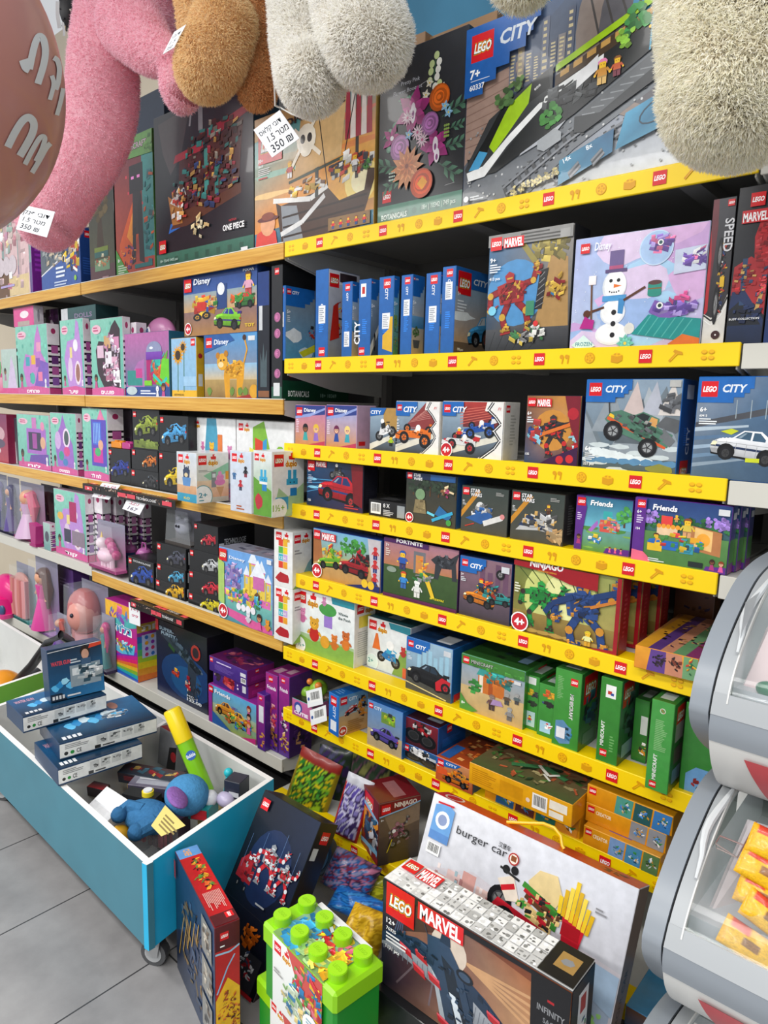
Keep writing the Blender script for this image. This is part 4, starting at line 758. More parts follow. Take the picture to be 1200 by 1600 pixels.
fb('boxed_race_car_set','wide carton with a white and a blue racing car, beside the orange car carton',CB,S3,689,785,626,.07,cf2,side=lambda p: (p.bg('d6d4ce','e6e4df'),logo(p,.1,.95,.25),p.fine(.4,.25,.8,.8,10,'b9b8b2')),col='e0ded8')
def a_mm(p): p.bg('25466a','8a5a3a','6a3a2a','d9973f'); p.ell(.5,.5,.35,'c98a3a',n=16); mech(p,.55,.45,.38,'2a2528','3a3236','c42a2a',5,.1); p.line([(.2,.4),(.85,.6)],.06,'d8702a'); bricks(p,.15,.45,.12,.15,['8fd0e8','b03a3a','2a4a8a'],20,3,.1,.8); bricks(p,.85,.3,.1,.15,['b02028','9ad0e0'],14,3,.1); p.poly([(.72,1),(1,1),(1,.3),(.85,.55)],'7a1a2a'); p.ell(.88,.75,.1,'b32230'); p.poly([(.3,0),(1,0),(1,.28),(.5,.1)],'3a1440'); p.ell(.68,.08,.07,'c42a30'); p.ell(.86,.1,.07,'c42a30'); logo(p,.03,.97,.15); marvel(p,.2,.96,.28,.12); p.text('6+',.03,.72,.05,'ffffff'); p.fine(.03,.6,.16,.7,3,'dfe4ea'); p.text('135',.03,.12,.035,'ffffff')
fb('boxed_robot_set','carton with a black and red robot on orange, next to the green off-road truck',CB,S3,818,903,617,.06,a_mm,side=lambda p: plain(p,'2a1a2c',lg=False),col='2a2a36')
def a_off(p): scen(p,'rock',5); [p.poly([(x-.14,.62),(x+.1,.62),(x,.98)],c) for x,c in ((.55,'c9b8b4'),(.75,'b0b4c0'),(.92,'d9d2cc'))]; [blotch(p,.15+i*.09,.2-i*.015,.1,.05,'dfe8ea',i) for i in range(7)]; [blotch(p,.1+i*.12,.1,.08,.04,'5a8ab0',i+20) for i in range(8)]; blotch(p,.85,.04,.15,.06,'8a8a3a',3); truck(p,.56,.45,.33,'4f7a66',-.45); bricks(p,.85,.72,.1,.06,['4a4c50','6a6d72'],14,3,.09,.8)
def c_off(p): a_off(p); step_header(p,.25,.5); logo(p,.035,.965,.14); p.text('CITY',.21,.86,.075,'e6ecf2',sh=.2,b=.03); p.text('6+',.03,.2,.05,'ffffff',b=.03); p.fine(.03,.09,.16,.18,4,'e8ecee'); p.text('221 pcs',.02,.035,.03,'ffffff'); p.rect(.88,.92,.99,.99,'b9b9b6')
fb('boxed_truck_set','large blue carton with a green off-road truck crossing rocks',CB,S3,908,1056,592,.09,c_off,side=lambda p: (spine(p,'1a5598',None,lg=False),p.rect(.3,.8,.75,.95,'dfe3e8'),logo(p,.2,.14,.55),p.text('CITY',.7,.2,.1,'f0f4f8',rot=1.5708)),col=BL)
def a_pol(p): p.bg('53697c','8a96a8','37506a','4a6a8c'); [p.poly([(0,.1+i*.09),(.6,.2+i*.08),(.6,.22+i*.08),(0,.14+i*.09)],c) for i,c in enumerate(('8a9cab','6d8aa5','9ab0c4','5a7898','b0c0cc'))]; p.poly([(0,.55),(1,.75),(1,.68),(0,.5)],'4a4c52'); [p.line([(.45+i*.16,.6),(.45+i*.16,.78)],.01,'9aa8b0') for i in range(3)]; blotch(p,.88,.68,.06,.05,'4a8a4a',2); blotch(p,.97,.6,.05,.04,'3f7a40',3); car(p,.6,.34,.38,'e3e5e8',-.12,'3c5a72','3a3a3a','1d2f52'); p.poly([(.3,.47),(.42,.5),(.5,.48),(.42,.44)],'c9d22a'); p.rect(.6,.18,.75,.22,'c9d22a')
def c_pol(p): a_pol(p); step_header(p,.25,.62); logo(p,.035,.96,.19); p.text('CITY',.27,.855,.075,'e6ecf2',sh=.2,b=.03,w=.26); p.text('6+',.04,.66,.045,'ffffff',b=.03); p.text('60415',.04,.61,.022,'ffffff'); p.fine(.04,.53,.26,.6,3,'e8ecee')
fb('boxed_car_set','blue carton with a white police car at the right end of the third shelf',CB,S3,1078,1222,588,.09,c_pol,col=BL,set=.006)
# ---------------------------------------------------------------- fourth shelf
def a_spc(p): p.bg('1d2f55','24507a','3a2a4a','2a2a3a'); [p.line([(0,.3+i*.1),(.5,.5+i*.04)],.01,'4a9ad0') for i in range(4)]; p.ell(.12,.42,.1,'8ad0f0',.03); p.ell(.1,.6,.09,'8ad0f0',.03); moto(p,.55,.8,.14,'4a4a4a'); car(p,.6,.45,.36,'b5202a',-.1,'2a3a6a','c03030','20407a'); p.poly([(.85,.2),(1,.1),(1,1),(.8,1)],'7a1a22'); p.fine(.7,.05,.95,.15,2,'c03a3a'); logo(p,.02,1.0,.13); marvel(p,.17,1.0,.2,.12); p.text('7+',.03,.75,.05,'ffffff'); p.fine(.03,.5,.13,.7,5,'aab4cc'); p.text('126',.03,.1,.05,'ffffff')
fb('boxed_car_set','dark blue carton with a red sports car, left end of the fourth shelf',CB,S4,479,567,718,.06,a_spc,side=lambda p: plain(p,'20202a',lg=False),col='1c2438',set=.02)
fb('boxed_tool','small black carton lying flat with a barcode facing out',CB,S4,576,634,779,.12,lambda p: (p.bg('18181a','222224'),p.bar(.05,.15,.33,.85),p.text('8 X',.4,.62,.25,'e8e8e8'),p.fine(.4,.1,.7,.5,4,'c8c8c8'),p.rect(.78,.1,.98,.85,'9aa0a4')),top=lambda p: (p.rect(0,0,1,1,'232325'),p.fine(.1,.2,.6,.6,3,'5a5a5c')),col='1c1c1e',set=.02)
def a_yo(p): scen(p,'jungle',4); p.grad(0,0,1,1,'4a4434','2a3230'); [tree(p,.15+i*.17,.75,.12,'2c3a2c',i) for i in range(6)]; q = p.at(.3,.45,.22); q.poly([(-.6,-.9),(.6,-.9),(.45,.1),(-.45,.1)],'8a7a56'); q.ell(0,.5,.45,'7a9a72',.42); bricks(q,0,-.4,.4,.4,['8a7a56','6a5c40','a8966c'],14,3,.2,.2); p.at(.75,.3,.15).poly([(-1,-.4),(.8,-.9),(1.2,-.4),(-.4,.6)],'2a6aa0'); p.line([(.55,.1),(.95,.3)],.05,'3aa8d0'); p.line([(.45,.25),(.6,.2)],.04,'6ad0e8'); bricks(p,.8,.65,.1,.08,['8a5a3a','c04a7a','e0c9a0'],16,4,.06); p.ell(.88,.1,.05,'4aa04a'); p.rect(0,.88,1,1,'1a2a4a'); logo(p,.03,.995,.1); p.text('STAR',.16,.93,.055,'e8e8ea',b=.03); p.text('WARS',.16,.86,.055,'e8e8ea',b=.03); age(p,.09,.1,.09,'4+','c4202c'); p.rect(.5,.88,.98,.99,'2a5a94')
def s_blue(p): p.grad(0,0,1,1,'2c5a94','24508c'); p.fine(.3,.2,.7,.8,12,'6a8ab8')
fb('boxed_creature_set','dark forest carton with a green headed figure in a tan robe',CB,S4,633,712,736,.07,a_yo,side=s_blue,col='23313a')
def sw(ship):
    def f(p): p.bg('4c4a40','3a4440'); p.poly([(0,.3),(0,.45),(.35,.95),(.42,.9)],'c98a2a'); ship(p); logo(p,.03,.97,.14); p.text('STAR',.2,.88,.075,'e8e8ea',b=.03); p.text('WARS',.2,.79,.075,'e8e8ea',b=.03); p.text('6+',.03,.66,.04,'ffffff'); p.fine(.03,.58,.12,.65,3,'c8c8c8'); p.fine(.75,.85,.93,.93,3,'a8a8a4')
    return f
def sh1(p): bricks(p,.35,.35,.2,.08,['e6e6e6','2a5a9a','dcdcdc','5a5a5a'],40,3,.1); p.poly([(.1,.3),(.45,.2),(.7,.4),(.6,.5),(.3,.4)],'2c5c9c'); p.line([(.5,.22),(.9,.4)],.1,'d9d9d6'); p.ell(.9,.42,.05,'d98a8a'); p.ell(.42,.58,.09,'dcdcda'); bricks(p,.45,.5,.15,.08,['d9d9d6','8a8a8a','2a5a9a'],20,5,.08); p.line([(.1,.12),(.3,.2)],.02,'c03a2a')
def sh2(p): p.poly([(.1,.2),(.55,.25),(.9,.2),(.7,.45),(.35,.5)],'b9babb'); p.poly([(.15,.3),(.5,.3),(.5,.45),(.3,.5)],'2a3a5c'); bricks(p,.5,.4,.3,.15,['b9babb','2a3a5c','d9d2c4','4a4a4a','c9a05a'],60,3,.09); fig(p,.72,.7,.09,'7a4a34','6a4a34','5a3a2a'); bricks(p,.8,.15,.15,.08,['b08a5a','c9a97a'],20,3,.1,.9)
fb('boxed_spaceship_set','dark carton with a blue and white round nosed small starship',CB,S4,719,792,757,.07,sw(sh1),side=lambda p: plain(p,'1b2024',lg=False),col='2c3230')
fb('boxed_spaceship_set','dark carton with a grey and navy starship in brown desert dust',CB,S4,796,879,764,.06,sw(sh2),side=lambda p: (p.grad(0,0,1,1,'2a2a2a','3a3a38'),p.fine(.3,.2,.8,.8,12,'6a6a68')),col='33312c')
def frh(p,x=.26,y=.85,w=.4,h=.09): logo(p,.02,.97,.15); p.text('Friends',x,y,h,'ffffff',sh=.1,b=.03,w=w)
def a_frA(p): scen(p,'grass',4); p.grad(0,.45,1,1,'6ab4c8','2a6a8c'); p.rect(.5,.62,.66,.76,'3aa8a8'); p.poly([(.42,.5),(.3,.35),(.24,.38),(.4,.58)],'a86ac0'); p.rect(.45,.38,.75,.6,'d8574a'); bricks(p,.6,.5,.18,.12,['d8574a','e8b03a','e0789a','3aa8a8','d9a08a'],40,3,.06,.1); tree(p,.88,.72,.16,'4a9a4a',3); bricks(p,.35,.22,.12,.05,['3a8ad0','e8c03a','f0f0f0'],16,3,.06); p.rect(0,0,.14,1,'5c2a88'); p.poly([(.14,1),(.2,.8),(.14,.3)],'5c2a88'); doll(p,.08,.2,.09,'3a1f18','b03a7a','9a6a48'); frh(p); p.fine(.03,.55,.12,.7,4,'d9c8ea'); p.poly([(.55,0),(1,0),(1,.12),(.6,.1)],'5c2a88'); [doll(p,.66+i*.1,.08,.05,['8a3a1a','d8a03a','3a2018'][i],'e05a9a') for i in range(3)]
fb('boxed_playground_set','purple and blue carton with a small colourful playground and tree',CB,S4,896,984,772,.06,a_frA,col='5c2a88',set=.02)
def a_frB(p):
    p.bg('4f8a4a','27487c','3f7a44','34407a'); p.grad(0,.6,1,1,'3a5a8c','24407a'); [bush(p,.1+i*.13,.66,.09,'2f6a3c',i) for i in range(8)]; [bush(p,x,.72,.08,'9a7ac8',i) for i,x in enumerate((.15,.2,.82,.92,.96))]; p.grad(0,0,1,.5,'4a7a3e','5a8a4c')
    p.rect(.3,.62,.42,.76,'e6453f'); p.rect(.26,.46,.48,.6,'e9c9a0'); [p.ell(.28+i*.05,.6,.025,'f0a030') for i in range(5)]; p.poly([(.62,.3),(.93,.24),(.93,.6),(.62,.66)],'b97a4a'); p.poly([(.66,.34),(.84,.3),(.84,.6),(.66,.64)],'efc27a'); p.ell(.75,.46,.07,'f3a838',.1)
    fig(p,.46,.74,.04,'e8c03a','e6a03a','c9a070'); fig(p,.58,.62,.11,'8a4a2a','d9c04a','d9a070'); fig(p,.26,.38,.08,'5a3420','e6a03a','d9c04a'); p.rect(.17,.2,.33,.34,'e8bf2c'); p.rect(.33,.24,.5,.38,'2a6ab8'); p.rect(.52,.22,.66,.38,'3a9ab0'); p.ell(.6,.3,.04,'2a4a5a'); p.rect(.62,.4,.72,.48,'e8a82a'); bricks(p,.45,.35,.3,.12,['2a6ab8','e8bf2c','3a9ab0','e6453f','4a9a4a'],30,3,.05,.2)
    p.rect(0,0,.13,1,'5c2a88'); p.poly([(0,0),(.22,0),(.18,.1),(.13,.16),(0,.18)],'ea6a86'); p.text('Friends',.2,.84,.085,'ffffff',sh=.1,b=.03,w=.26); logo(p,.03,.97,.09); p.text('6+',.03,.76,.05,'ffffff'); p.fine(.03,.6,.11,.74,4,'d9c8ea'); p.text('154',.03,.5,.035,'ffffff'); p.fine(.19,.03,.38,.09,2,'e8eee8'); p.rect(.62,.04,.77,.12,'1f2a2a'); p.poly([(.78,0),(1,0),(1,.1),(.8,.08)],'5c2a88'); doll(p,.86,.12,.06,'3a1f18','b03a7a','7a4a34'); doll(p,.95,.11,.06,'8a3a1a','e05a9a'); p.rect(.88,.86,.99,.95,'dcdfe2')
sf = lambda p: (p.grad(0,0,1,1,'6a4a8c','3f5a8c'),p.grad(.0,.1,1,.5,'4f8a4a','5a8a5a'),p.rect(.3,.8,.9,.9,'dcdfe2'),p.grad(0,0,1,.15,'9a3a7a','6a2a88'))
b0 = fb('boxed_garden_party_set','wide purple and green carton with an outdoor stage, front of its queue',CB,S4,986,1136,775,.035,a_frB,side=sf,col='5c2a88',set=.004)
for i,t in enumerate(('second in the queue of garden party cartons','third in the queue of garden party cartons')):
    fb('boxed_garden_party_set','purple and green carton, '+t,CB,S4,1004+i*16,1150+i*14,773,.035,a_frB,side=sf,col='5c2a88',set=.045+i*.042)
# ---------------------------------------------------------------- fifth shelf
def a_din(p): scen(p,'desert',5); p.grad(0,0,1,.5,'b98a4c','c9a468'); p.grad(0,.5,1,1,'9ab08a','7ab4d8'); p.poly([(0,.3),(.15,.4),(.12,.8),(0,.85)],'a86a3c'); [tree(p,.5+i*.1,.78,.09,'3f8a3a',i) for i in range(3)]; car(p,.25,.4,.17,'6aaa2c',.1,'e0b83a','2a2a2a','e0b83a'); car(p,.62,.4,.2,'a02028',-.08,'2a1a1a','2a2a2a','222222'); bricks(p,.28,.55,.14,.08,['e0b83a','6aaa2c','c03a2a'],20,4,.05,.7); bricks(p,.7,.55,.12,.08,['a02028','222222'],20,4,.05,.7); p.poly([(.82,1),(1,1),(1,.1),(.88,.3)],'c9c2c6'); [fig(p,.93,.75-.25*i,.07,'c02a30','c02a30','2a3a7a','d83a3a') for i in range(3)]; p.poly([(.5,0),(1,0),(1,.12),(.8,.1)],'1c2a6a'); p.ell(.79,.12,.045,'e8c02a'); p.ell(.88,.11,.045,'e8c02a'); logo(p,.02,.98,.1); marvel(p,.14,.95,.22,.15); age(p,.07,.15,.13,'4+','c4202c')
fb('boxed_buggy_set','sandy coloured carton with a green buggy and a dark red buggy',CB,S5,489,595,824,.05,a_din,col='2a4a9a')
def a_for(p): p.bg('2f3a22','8a5a58','33402a','8f7a9a'); p.grad(0,.5,1,1,'b97a4a','a8788a'); p.grad(0,0,1,.55,'2f4a22','3f5a30'); p.rect(.42,.5,.58,.86,'6f7076'); p.rect(.45,.5,.55,.8,'d08a4a'); bricks(p,.5,.62,.07,.1,['d8702a','e8b03a'],10,3,.04); q = p.at(.83,.68,.2); q.poly([(-.9,.3),(-.5,.6),(.3,.5),(.9,.9),(.7,.3),(.8,-.6),(.5,-.6),(.45,0),(-.2,-.05),(-.4,-.7),(-.65,-.65),(-.6,.1)],'33363c'); bricks(q,0,.3,.6,.3,['33363c','555a62','22252a'],26,3,.16,.8); fig(p,.27,.68,.11,'2a5ab0','2a5ab0','3a3a6a'); fig(p,.29,.35,.1,'c94a2a','3a8ad0','3a6ab0'); fig(p,.48,.25,.1,'f0f0e8','e0e0da','e0e0da','f2f2ee'); q = p.at(.62,.35,.14); q.poly([(-.5,.9),(0,.7),(.3,0),(.7,-.9),(.4,-1),(.0,-.2),(-.3,.3)],'e6c02c'); bricks(p,.5,.42,.14,.05,['3a8a4a','8a8a8a'],14,3,.05); p.ell(.12,.48,.07,'8a9a8a',.05); p.rect(0,0,1,.06,'5a2050'); p.text('BATTLE ROYALE',.66,.13,.03,'f2e02c',b=.03,w=.18); p.text('7+',.03,.86,.05,'ffffff'); p.fine(.03,.7,.1,.84,4,'e8dcd0'); p.poly([(0,.94),(.62,.92),(.62,1),(0,1)],'4a1e5a'); p.text('FORTNITE',.18,.955,.06,'f0f0f0',b=.03,w=.36)
fb('boxed_battle_set','purple edged carton with a grey beast, a yellow figure and a stone gate',CB,S5,598,714,838,.05,a_for,col='3a1f4a',set=.01)
def a_kart(p): p.bg('4a3a44','8a6a78'); p.grad(0,0,1,.3,'3a3440','5c4c58'); [p.rect(x,.5,x+.1,y,'6a4a62') for x,y in ((.4,.9),(.55,.8),(.7,.95),(.85,.85))]; car(p,.4,.36,.3,'e08020',-.1,'2a2a2a','2a2a2a','2a2a2a'); car(p,.78,.4,.22,'2a8a88',.05,'2a2a2a','2a2a2a','2a2a2a'); bricks(p,.5,.5,.2,.12,['e08020','c03a2a','2a2a34','2a8a88'],40,3,.07,.8); fig(p,.44,.58,.12,'d83a2a','2a3a5a','222222'); wheel(p,.8,.8,.08); city_head(p)
def city_head(p): step_header(p,.26,.52); logo(p,.04,.95,.12); p.text('CITY',.2,.83,.075,'ffffff',sh=.2,b=.03); p.text('5+',.03,.68,.035,'ffffff'); p.fine(.03,.58,.14,.66,3,'dde'+'2e8'); p.rect(.82,.84,.97,.94,'cfd3d8')
fb('boxed_kart_set','dark blue carton with an orange and a teal racing kart',CB,S5,716,796,866,.06,a_kart,col='163a6a',top=lambda p: p.bg('15305c','1c3a6c'))
fb('boxed_brick_set','dark violet carton standing behind the kart carton',CB,S5,722,800,850,.05,lambda p: (p.bg('2a2040','1c1a38'),p.fine(.1,.5,.6,.9,4,'4a4a70')),col='1f1c3a',set=.09)
def a_nin(p):
    p.bg('8a7a3a','6a7a3a','b09a55','9aa05a'); p.ell(.45,.55,.35,'c9cf7a',n=20); p.ell(.5,.6,.2,'e6e6a0',n=20); p.grad(0,0,1,.3,'6a5228','9a8240'); [p.line([(.05+i*.12,.9),(.2+i*.1,.7)],.01,'4a5a26') for i in range(8)]; [blotch(p,.08+i*.12,.05,.08,.03,'b09048',i) for i in range(8)]
    mech(p,.27,.47,.23,'1f7a34','2a9a44','3a2a2a',3,-.05); mech(p,.68,.45,.32,'1f3a6c','2a4a86','c98a2e',6,.1); q = p.at(.68,.45,.32); q.line([(.3,.5),(.95,.75),(1.0,.4)],.16,'1f3a6c'); q.line([(-.3,.4),(-.9,.1),(-1.1,-.2)],.15,'1f3a6c'); q.line([(.2,.2),(.9,.5)],.08,'c97a2e'); bricks(q,-.1,.8,.2,.15,['c98a2e','e0b040','1f3a6c'],14,3,.15,.9)
    fig(p,.74,.14,.07,'d8c02a','e8e8a0','d8a02a'); p.poly([(0,.93),(.3,.9),(.55,.8),(.8,.78),(.8,1),(0,1)],'9c1420'); p.text('NINJAGO',.16,.95,.09,'e8e8e8',sh=.1,b=.04,w=.32); p.text('DRAGONS RISING',.24,.895,.022,'d89a2a',w=.18); age(p,.085,.14,.12,'4+','c4202c'); p.fine(.02,.55,.08,.7,4,'e8e8d0'); p.poly([(.7,0),(1,0),(1,.06),(.85,.04)],'9c1420'); p.rect(.965,0,1,1,'9c1420')
rd = lambda p: (p.grad(0,0,1,1,'8a1820','9c1c26'),p.fine(.3,.2,.7,.8,10,'b04048'))
fb('boxed_robot_set','red edged carton with a green robot fighting a blue robot, front one of three',CB,S5,799,966,872,.045,a_nin,side=rd,col='8c1620',set=.006)
def n_side(p): p.bg('8a8a40','b0a860'); bricks(p,.6,.4,.4,.3,['1f3a6c','2a4a86','3a3a3a'],20,3,.2); p.rect(.0,0,1,.1,'9c1420')
def rep(lab,x0,x1,st,yt): fb('boxed_robot_set',lab,CB,S5,x0,x1,yt,.045,a_nin,side=rd,col='8c1620',set=st)
rep('red edged carton with two robots, middle one of three in line',835,998,.085,876); rep('red edged carton with two robots, rearmost of three in line',880,1030,.17,880)
def t_cre(p):
    p.bg('d89a3a','b0764a'); r = random.Random(3)
    for i in range(5): p.poly([(i*.2,0),(i*.2+.2,0),(i*.2+.3,1),(i*.2+.1,1)],['e0a02c','5a3a7c','c98a6a','6a9a6a','8a3a6a'][i])
    bricks(p,.5,.5,.45,.4,['1e1a20','8a5a3a','4a2a4a','d9a05a'],50,3,.08,.9)
def f_cre(p): p.bg('d98a2a','e8a030'); p.poly([(.2,0),(.25,1),(.5,1),(.5,0)],'5f3f8a'); p.poly([(.5,0),(.5,1),(.75,1),(.8,0)],'c9876a'); p.rect(.78,0,1,1,'6fa070'); bricks(p,.35,.5,.1,.25,['1c1a20','3a2a3a'],20,3,.05,.9); bricks(p,.62,.5,.1,.2,['2a1c20','7a3a2a'],20,4,.05,.9); bricks(p,.88,.5,.06,.3,['c03a2a','2a7a4a','e0b02a'],14,4,.05,.9)
fb('boxed_insect_set','orange and violet carton lying flat and jutting over the fifth rail',CB,S5,990,1088,1007,.3,f_cre,top=t_cre,col='d98a2a',set=-.03,rz=.04)
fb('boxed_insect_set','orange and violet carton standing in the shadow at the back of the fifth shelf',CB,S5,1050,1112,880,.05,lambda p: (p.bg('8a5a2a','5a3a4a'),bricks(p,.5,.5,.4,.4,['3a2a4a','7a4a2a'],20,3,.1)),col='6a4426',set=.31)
# ---------------------------------------------------------------- sixth shelf
def a_pooh(p): p.bg('7fb04a','e9ebe8'); p.grad(0,.3,1,1,'dfe8e6','f2f2f0'); p.poly([(0,0),(1,0),(1,.25),(.6,.3),(.3,.2),(0,.28)],'86b04a'); bear(p,.33,.4,.16,'d9a02c','c02a20'); bear(p,.12,.58,.1,'e08ab4','c96a9a'); p.rect(.5,.5,.64,.74,'9a7ac8'); p.ell(.56,.78,.15,'4a9a4a',.1); bear(p,.5,.9,.06,'d08ab0'); bear(p,.68,.3,.1,'d8782a'); bear(p,.87,.38,.12,'c9682a','d97a2c'); p.ell(.52,.26,.08,'e0a02a',.1); p.poly([(.62,1),(1,1),(1,.9),(.64,.9)],'2f8fa0'); p.text('Winnie',.74,.76,.045,'5a6a6a',w=.16); p.text('the Pooh',.74,.69,.045,'5a6a6a',w=.2); duplo(p,.03,.97,.36); p.ell(.08,.09,.1,'f4f4f2',n=20); p.text('1½+',.01,.06,.06,'2a9a8a',w=.15)
fb('boxed_building_blocks','white carton with block bears and a green tree house, left end of the sixth shelf',CB,S6,462,553,917,.09,a_pooh,side=lambda p: (p.bg('dfdfd8','ecece8'),duplo(p,.1,.97,.8),p.rect(.2,.6,.8,.78,'e8d84a'),p.fine(.15,.15,.85,.55,12,'b9b9b4')),col='e6e6e2')
def a_pmo(p): p.bg('cfd8d8','eef0f0'); p.poly([(.6,0),(1,0),(1,.6),(.8,.5)],'7fa04a'); p.poly([(.12,.4),(.32,.4),(.25,.72),(.2,.72)],'e0702a'); moto(p,.52,.35,.28,'2a7ab8',-.15,'3aa0c8'); p.ell(.55,.55,.09,'f2f2f0'); bear(p,.85,.5,.1,'c03a34'); p.poly([(.5,1),(1,1),(1,.86),(.55,.88)],'2f8fa0'); duplo(p,.04,.96,.42); p.ell(.13,.13,.15,'f4f4f2',n=20); p.ell(.13,.13,.14,'d9ecea',n=20); p.text('2+',.03,.1,.09,'2a8a8a'); p.rect(.85,0,1,.2,'d9603a')
fb('boxed_building_blocks','small white carton with a blue police motorcycle, between the bears and the black car carton',CB,S6,573,640,962,.16,a_pmo,top=lambda p: (p.bg('2c5c66','24444c'),p.rect(.3,.2,.6,.7,'b9c2c4')),col='dfe3e2',set=.06)
def a_blk(p): p.bg('6f8a9a','9ab8cc'); [p.rect(.25+i*.12,.4,.33+i*.12,.75+.05*(i % 3),'9ac4d8') for i in range(6)]; p.poly([(0,0),(1,0),(1,.18),(0,.38)],'4a4a44'); p.line([(0,.14),(.9,.02)],.02,'d9c98a'); car(p,.48,.38,.42,'1c1e22',-.1,'2a3a4a','4a4a4a','1c1e22'); p.poly([(.68,.15),(.95,.2),(.98,.38),(.8,.42),(.66,.3)],'c0202c'); wheel(p,.88,.24,.1,'c0202c'); city_head(p)
fb('boxed_car_set','blue carton with a black and red sports car in the middle of the sixth shelf',CB,S6,633,705,993,.2,a_blk,top=lambda p: (p.bg('12345c','173a64'),bricks(p,.5,.5,.45,.35,['0e1c30','2a4a74','0c1524'],26,3,.12),p.rect(.55,.1,.85,.4,'c9ccd0')),side=lambda p: (p.grad(0,0,1,1,'1d58a0','1f5ea8'),logo(p,.05,.14,.3),p.fine(.2,.3,.8,.7,8,'4a80bc')),col=BL)
def a_mcv(p): p.bg('b59a6a','8aa8c0'); p.grad(0,0,1,.45,'bfa06a','cdb27c'); p.rect(.28,.4,.7,.72,'c9702a'); p.rect(.3,.4,.36,.75,'e8dcc8'); p.rect(.45,.4,.52,.75,'a8501e'); p.poly([(.25,.7),(.7,.72),(.66,.85),(.3,.82)],'3a9a94'); bricks(p,.55,.68,.22,.12,['2a8a88','3aa8a0','4a6a5a','c9702a'],40,3,.06,.4); bricks(p,.18,.45,.08,.12,['2f7a34','3f9a44'],20,3,.06,.1); fig(p,.52,.3,.12,'8a6a5a','6a4a4a','4a3a3a','8a7a74'); fig(p,.8,.2,.1,'9a9a9a','8a8a8a','6a6a6a','a8a8a4'); fig(p,.75,.45,.09,'9a9a9a','5a4a3a','4a4a4a','a8a8a4'); fig(p,.9,.5,.08,'9a9a9a','5a6a6a','4a4a4a','a8a8a4'); p.poly([(.5,.25),(.7,.28),(.66,.36),(.54,.36)],'a88ab8'); p.poly([(0,0),(.2,.0),(.3,.05),(.12,.14),(0,.3)],'4f8f3a'); p.rect(0,.83,1,1,'3f7f34'); bricks(p,.5,.84,.5,.03,['3f7f34','4f9a40'],16,3,.06,.05); logo(p,.03,.97,.1); p.text('MINECRAFT',.16,.875,.065,'1f1f1f',b=.06,w=.36); p.text('MINECRAFT',.165,.88,.062,'c0c4bc',b=.01,w=.35); p.text('8+',.03,.1,.05,'ffffff'); p.rect(.85,.74,.95,.8,'d9dadb')
GR = '3b8a38'
gtop = lambda p: (p.bg('24501f','2e6428'),bricks(p,.5,.5,.45,.35,['1f3f1a','35702c','2a4a4a','152a14'],30,3,.1),p.rect(.75,.2,.9,.6,'7a9ab4'))
mc0 = fb('boxed_village_set','green carton with a desert market stall and blocky villagers',CB,S6,718,817,1019,.2,a_mcv,top=gtop,side=lambda p: plain(p,GR),col=GR)
GG = 'narrow green cartons on the sixth shelf'
def gr(lab,x0,x1,yt,d,fr,sd=None,set=.012,rz=0,tp=None): return fb('boxed_block_world_set',lab,CB,S6,x0,x1,yt,d,fr,side=sd or (lambda p: plain(p,'2f7430')),set=set,group=GG,col=GR,rz=rz,top=tp or (lambda p: (p.rect(0,0,1,1,'2c6a2a'),p.rect(.2,.2,.8,.7,'a9b4ac'))))
def gst(extra=None,tx=True,lw=.5):
    def f(p):
        p.grad(0,0,1,1,'33822f','3f923c')
        if tx: p.text('MINECRAFT',.62,.72,p.asp*.2,'e2e6e0',b=.03,rot=-1.5708); logo(p,.5,.98,lw*.7)
        if extra: extra(p)
    return f
gr('narrow green carton with four little pictures, first right of the market stall carton',815,839,1052,.12,gst(lambda p: (p.rect(.1,.85,.8,.98,'dfe3e0'),bricks(p,.5,.66,.3,.05,['d9b02a','3a3a3a'],12,1,.2),bricks(p,.5,.48,.3,.04,['1f5f2a','2a3a2a'],12,2,.2),p.rect(.15,.06,.85,.34,'a9c8c8'),fig(p,.5,.2,.25,'3a2a1a','c03a2a','3a9a94')),False),set=.03)
gr('narrow green carton with a small orange parrot picture, second right of the market stall carton',838,865,1066,.1,gst(lambda p: (bricks(p,.5,.8,.3,.06,['d8602a','e0a02a'],12,1,.2),bricks(p,.5,.62,.35,.04,['3a3a8a','2a2a2a'],12,2,.2),p.rect(.15,.08,.8,.3,'9cc8e0'),bricks(p,.5,.2,.25,.04,['c03a3a','f0f0f0'],10,3,.15)),False),set=.02)
gr('green carton with a large upright title and a white sticker over a blue picture',861,902,1042,.1,lambda p: (p.grad(0,0,1,1,'35862f','42963c'),p.text('MINECRAFT',.62,.72,p.asp*.13,'e8ebe6',b=.05,rot=-1.5708),p.text('MINECRAFT',.63,.72,p.asp*.125,'2a3a2a',b=.0,rot=-1.5708),logo(p,.6,.92,.28),p.fine(.1,.62,.35,.92,14,'7ab070'),p.poly([(.1,.1),(.1,.33),(.4,.36),(.6,.3),(.75,.28),(.7,.08),(.3,.04)],'5a8ab0'),bricks(p,.5,.18,.25,.08,['2a6a8a','1f3a4a','3a8ab0'],20,3,.1),p.rect(.15,.12,.5,.26,'e3e6ea')),sd=lambda p: (p.grad(0,0,1,1,'2c6c30','327a34'),logo(p,.15,.95,.7),bricks(p,.5,.45,.35,.2,['1f4a5a','2a6a7a','1a2a2a'],24,3,.2),p.rect(.2,.06,.8,.2,'4a7a5a')),set=.0)
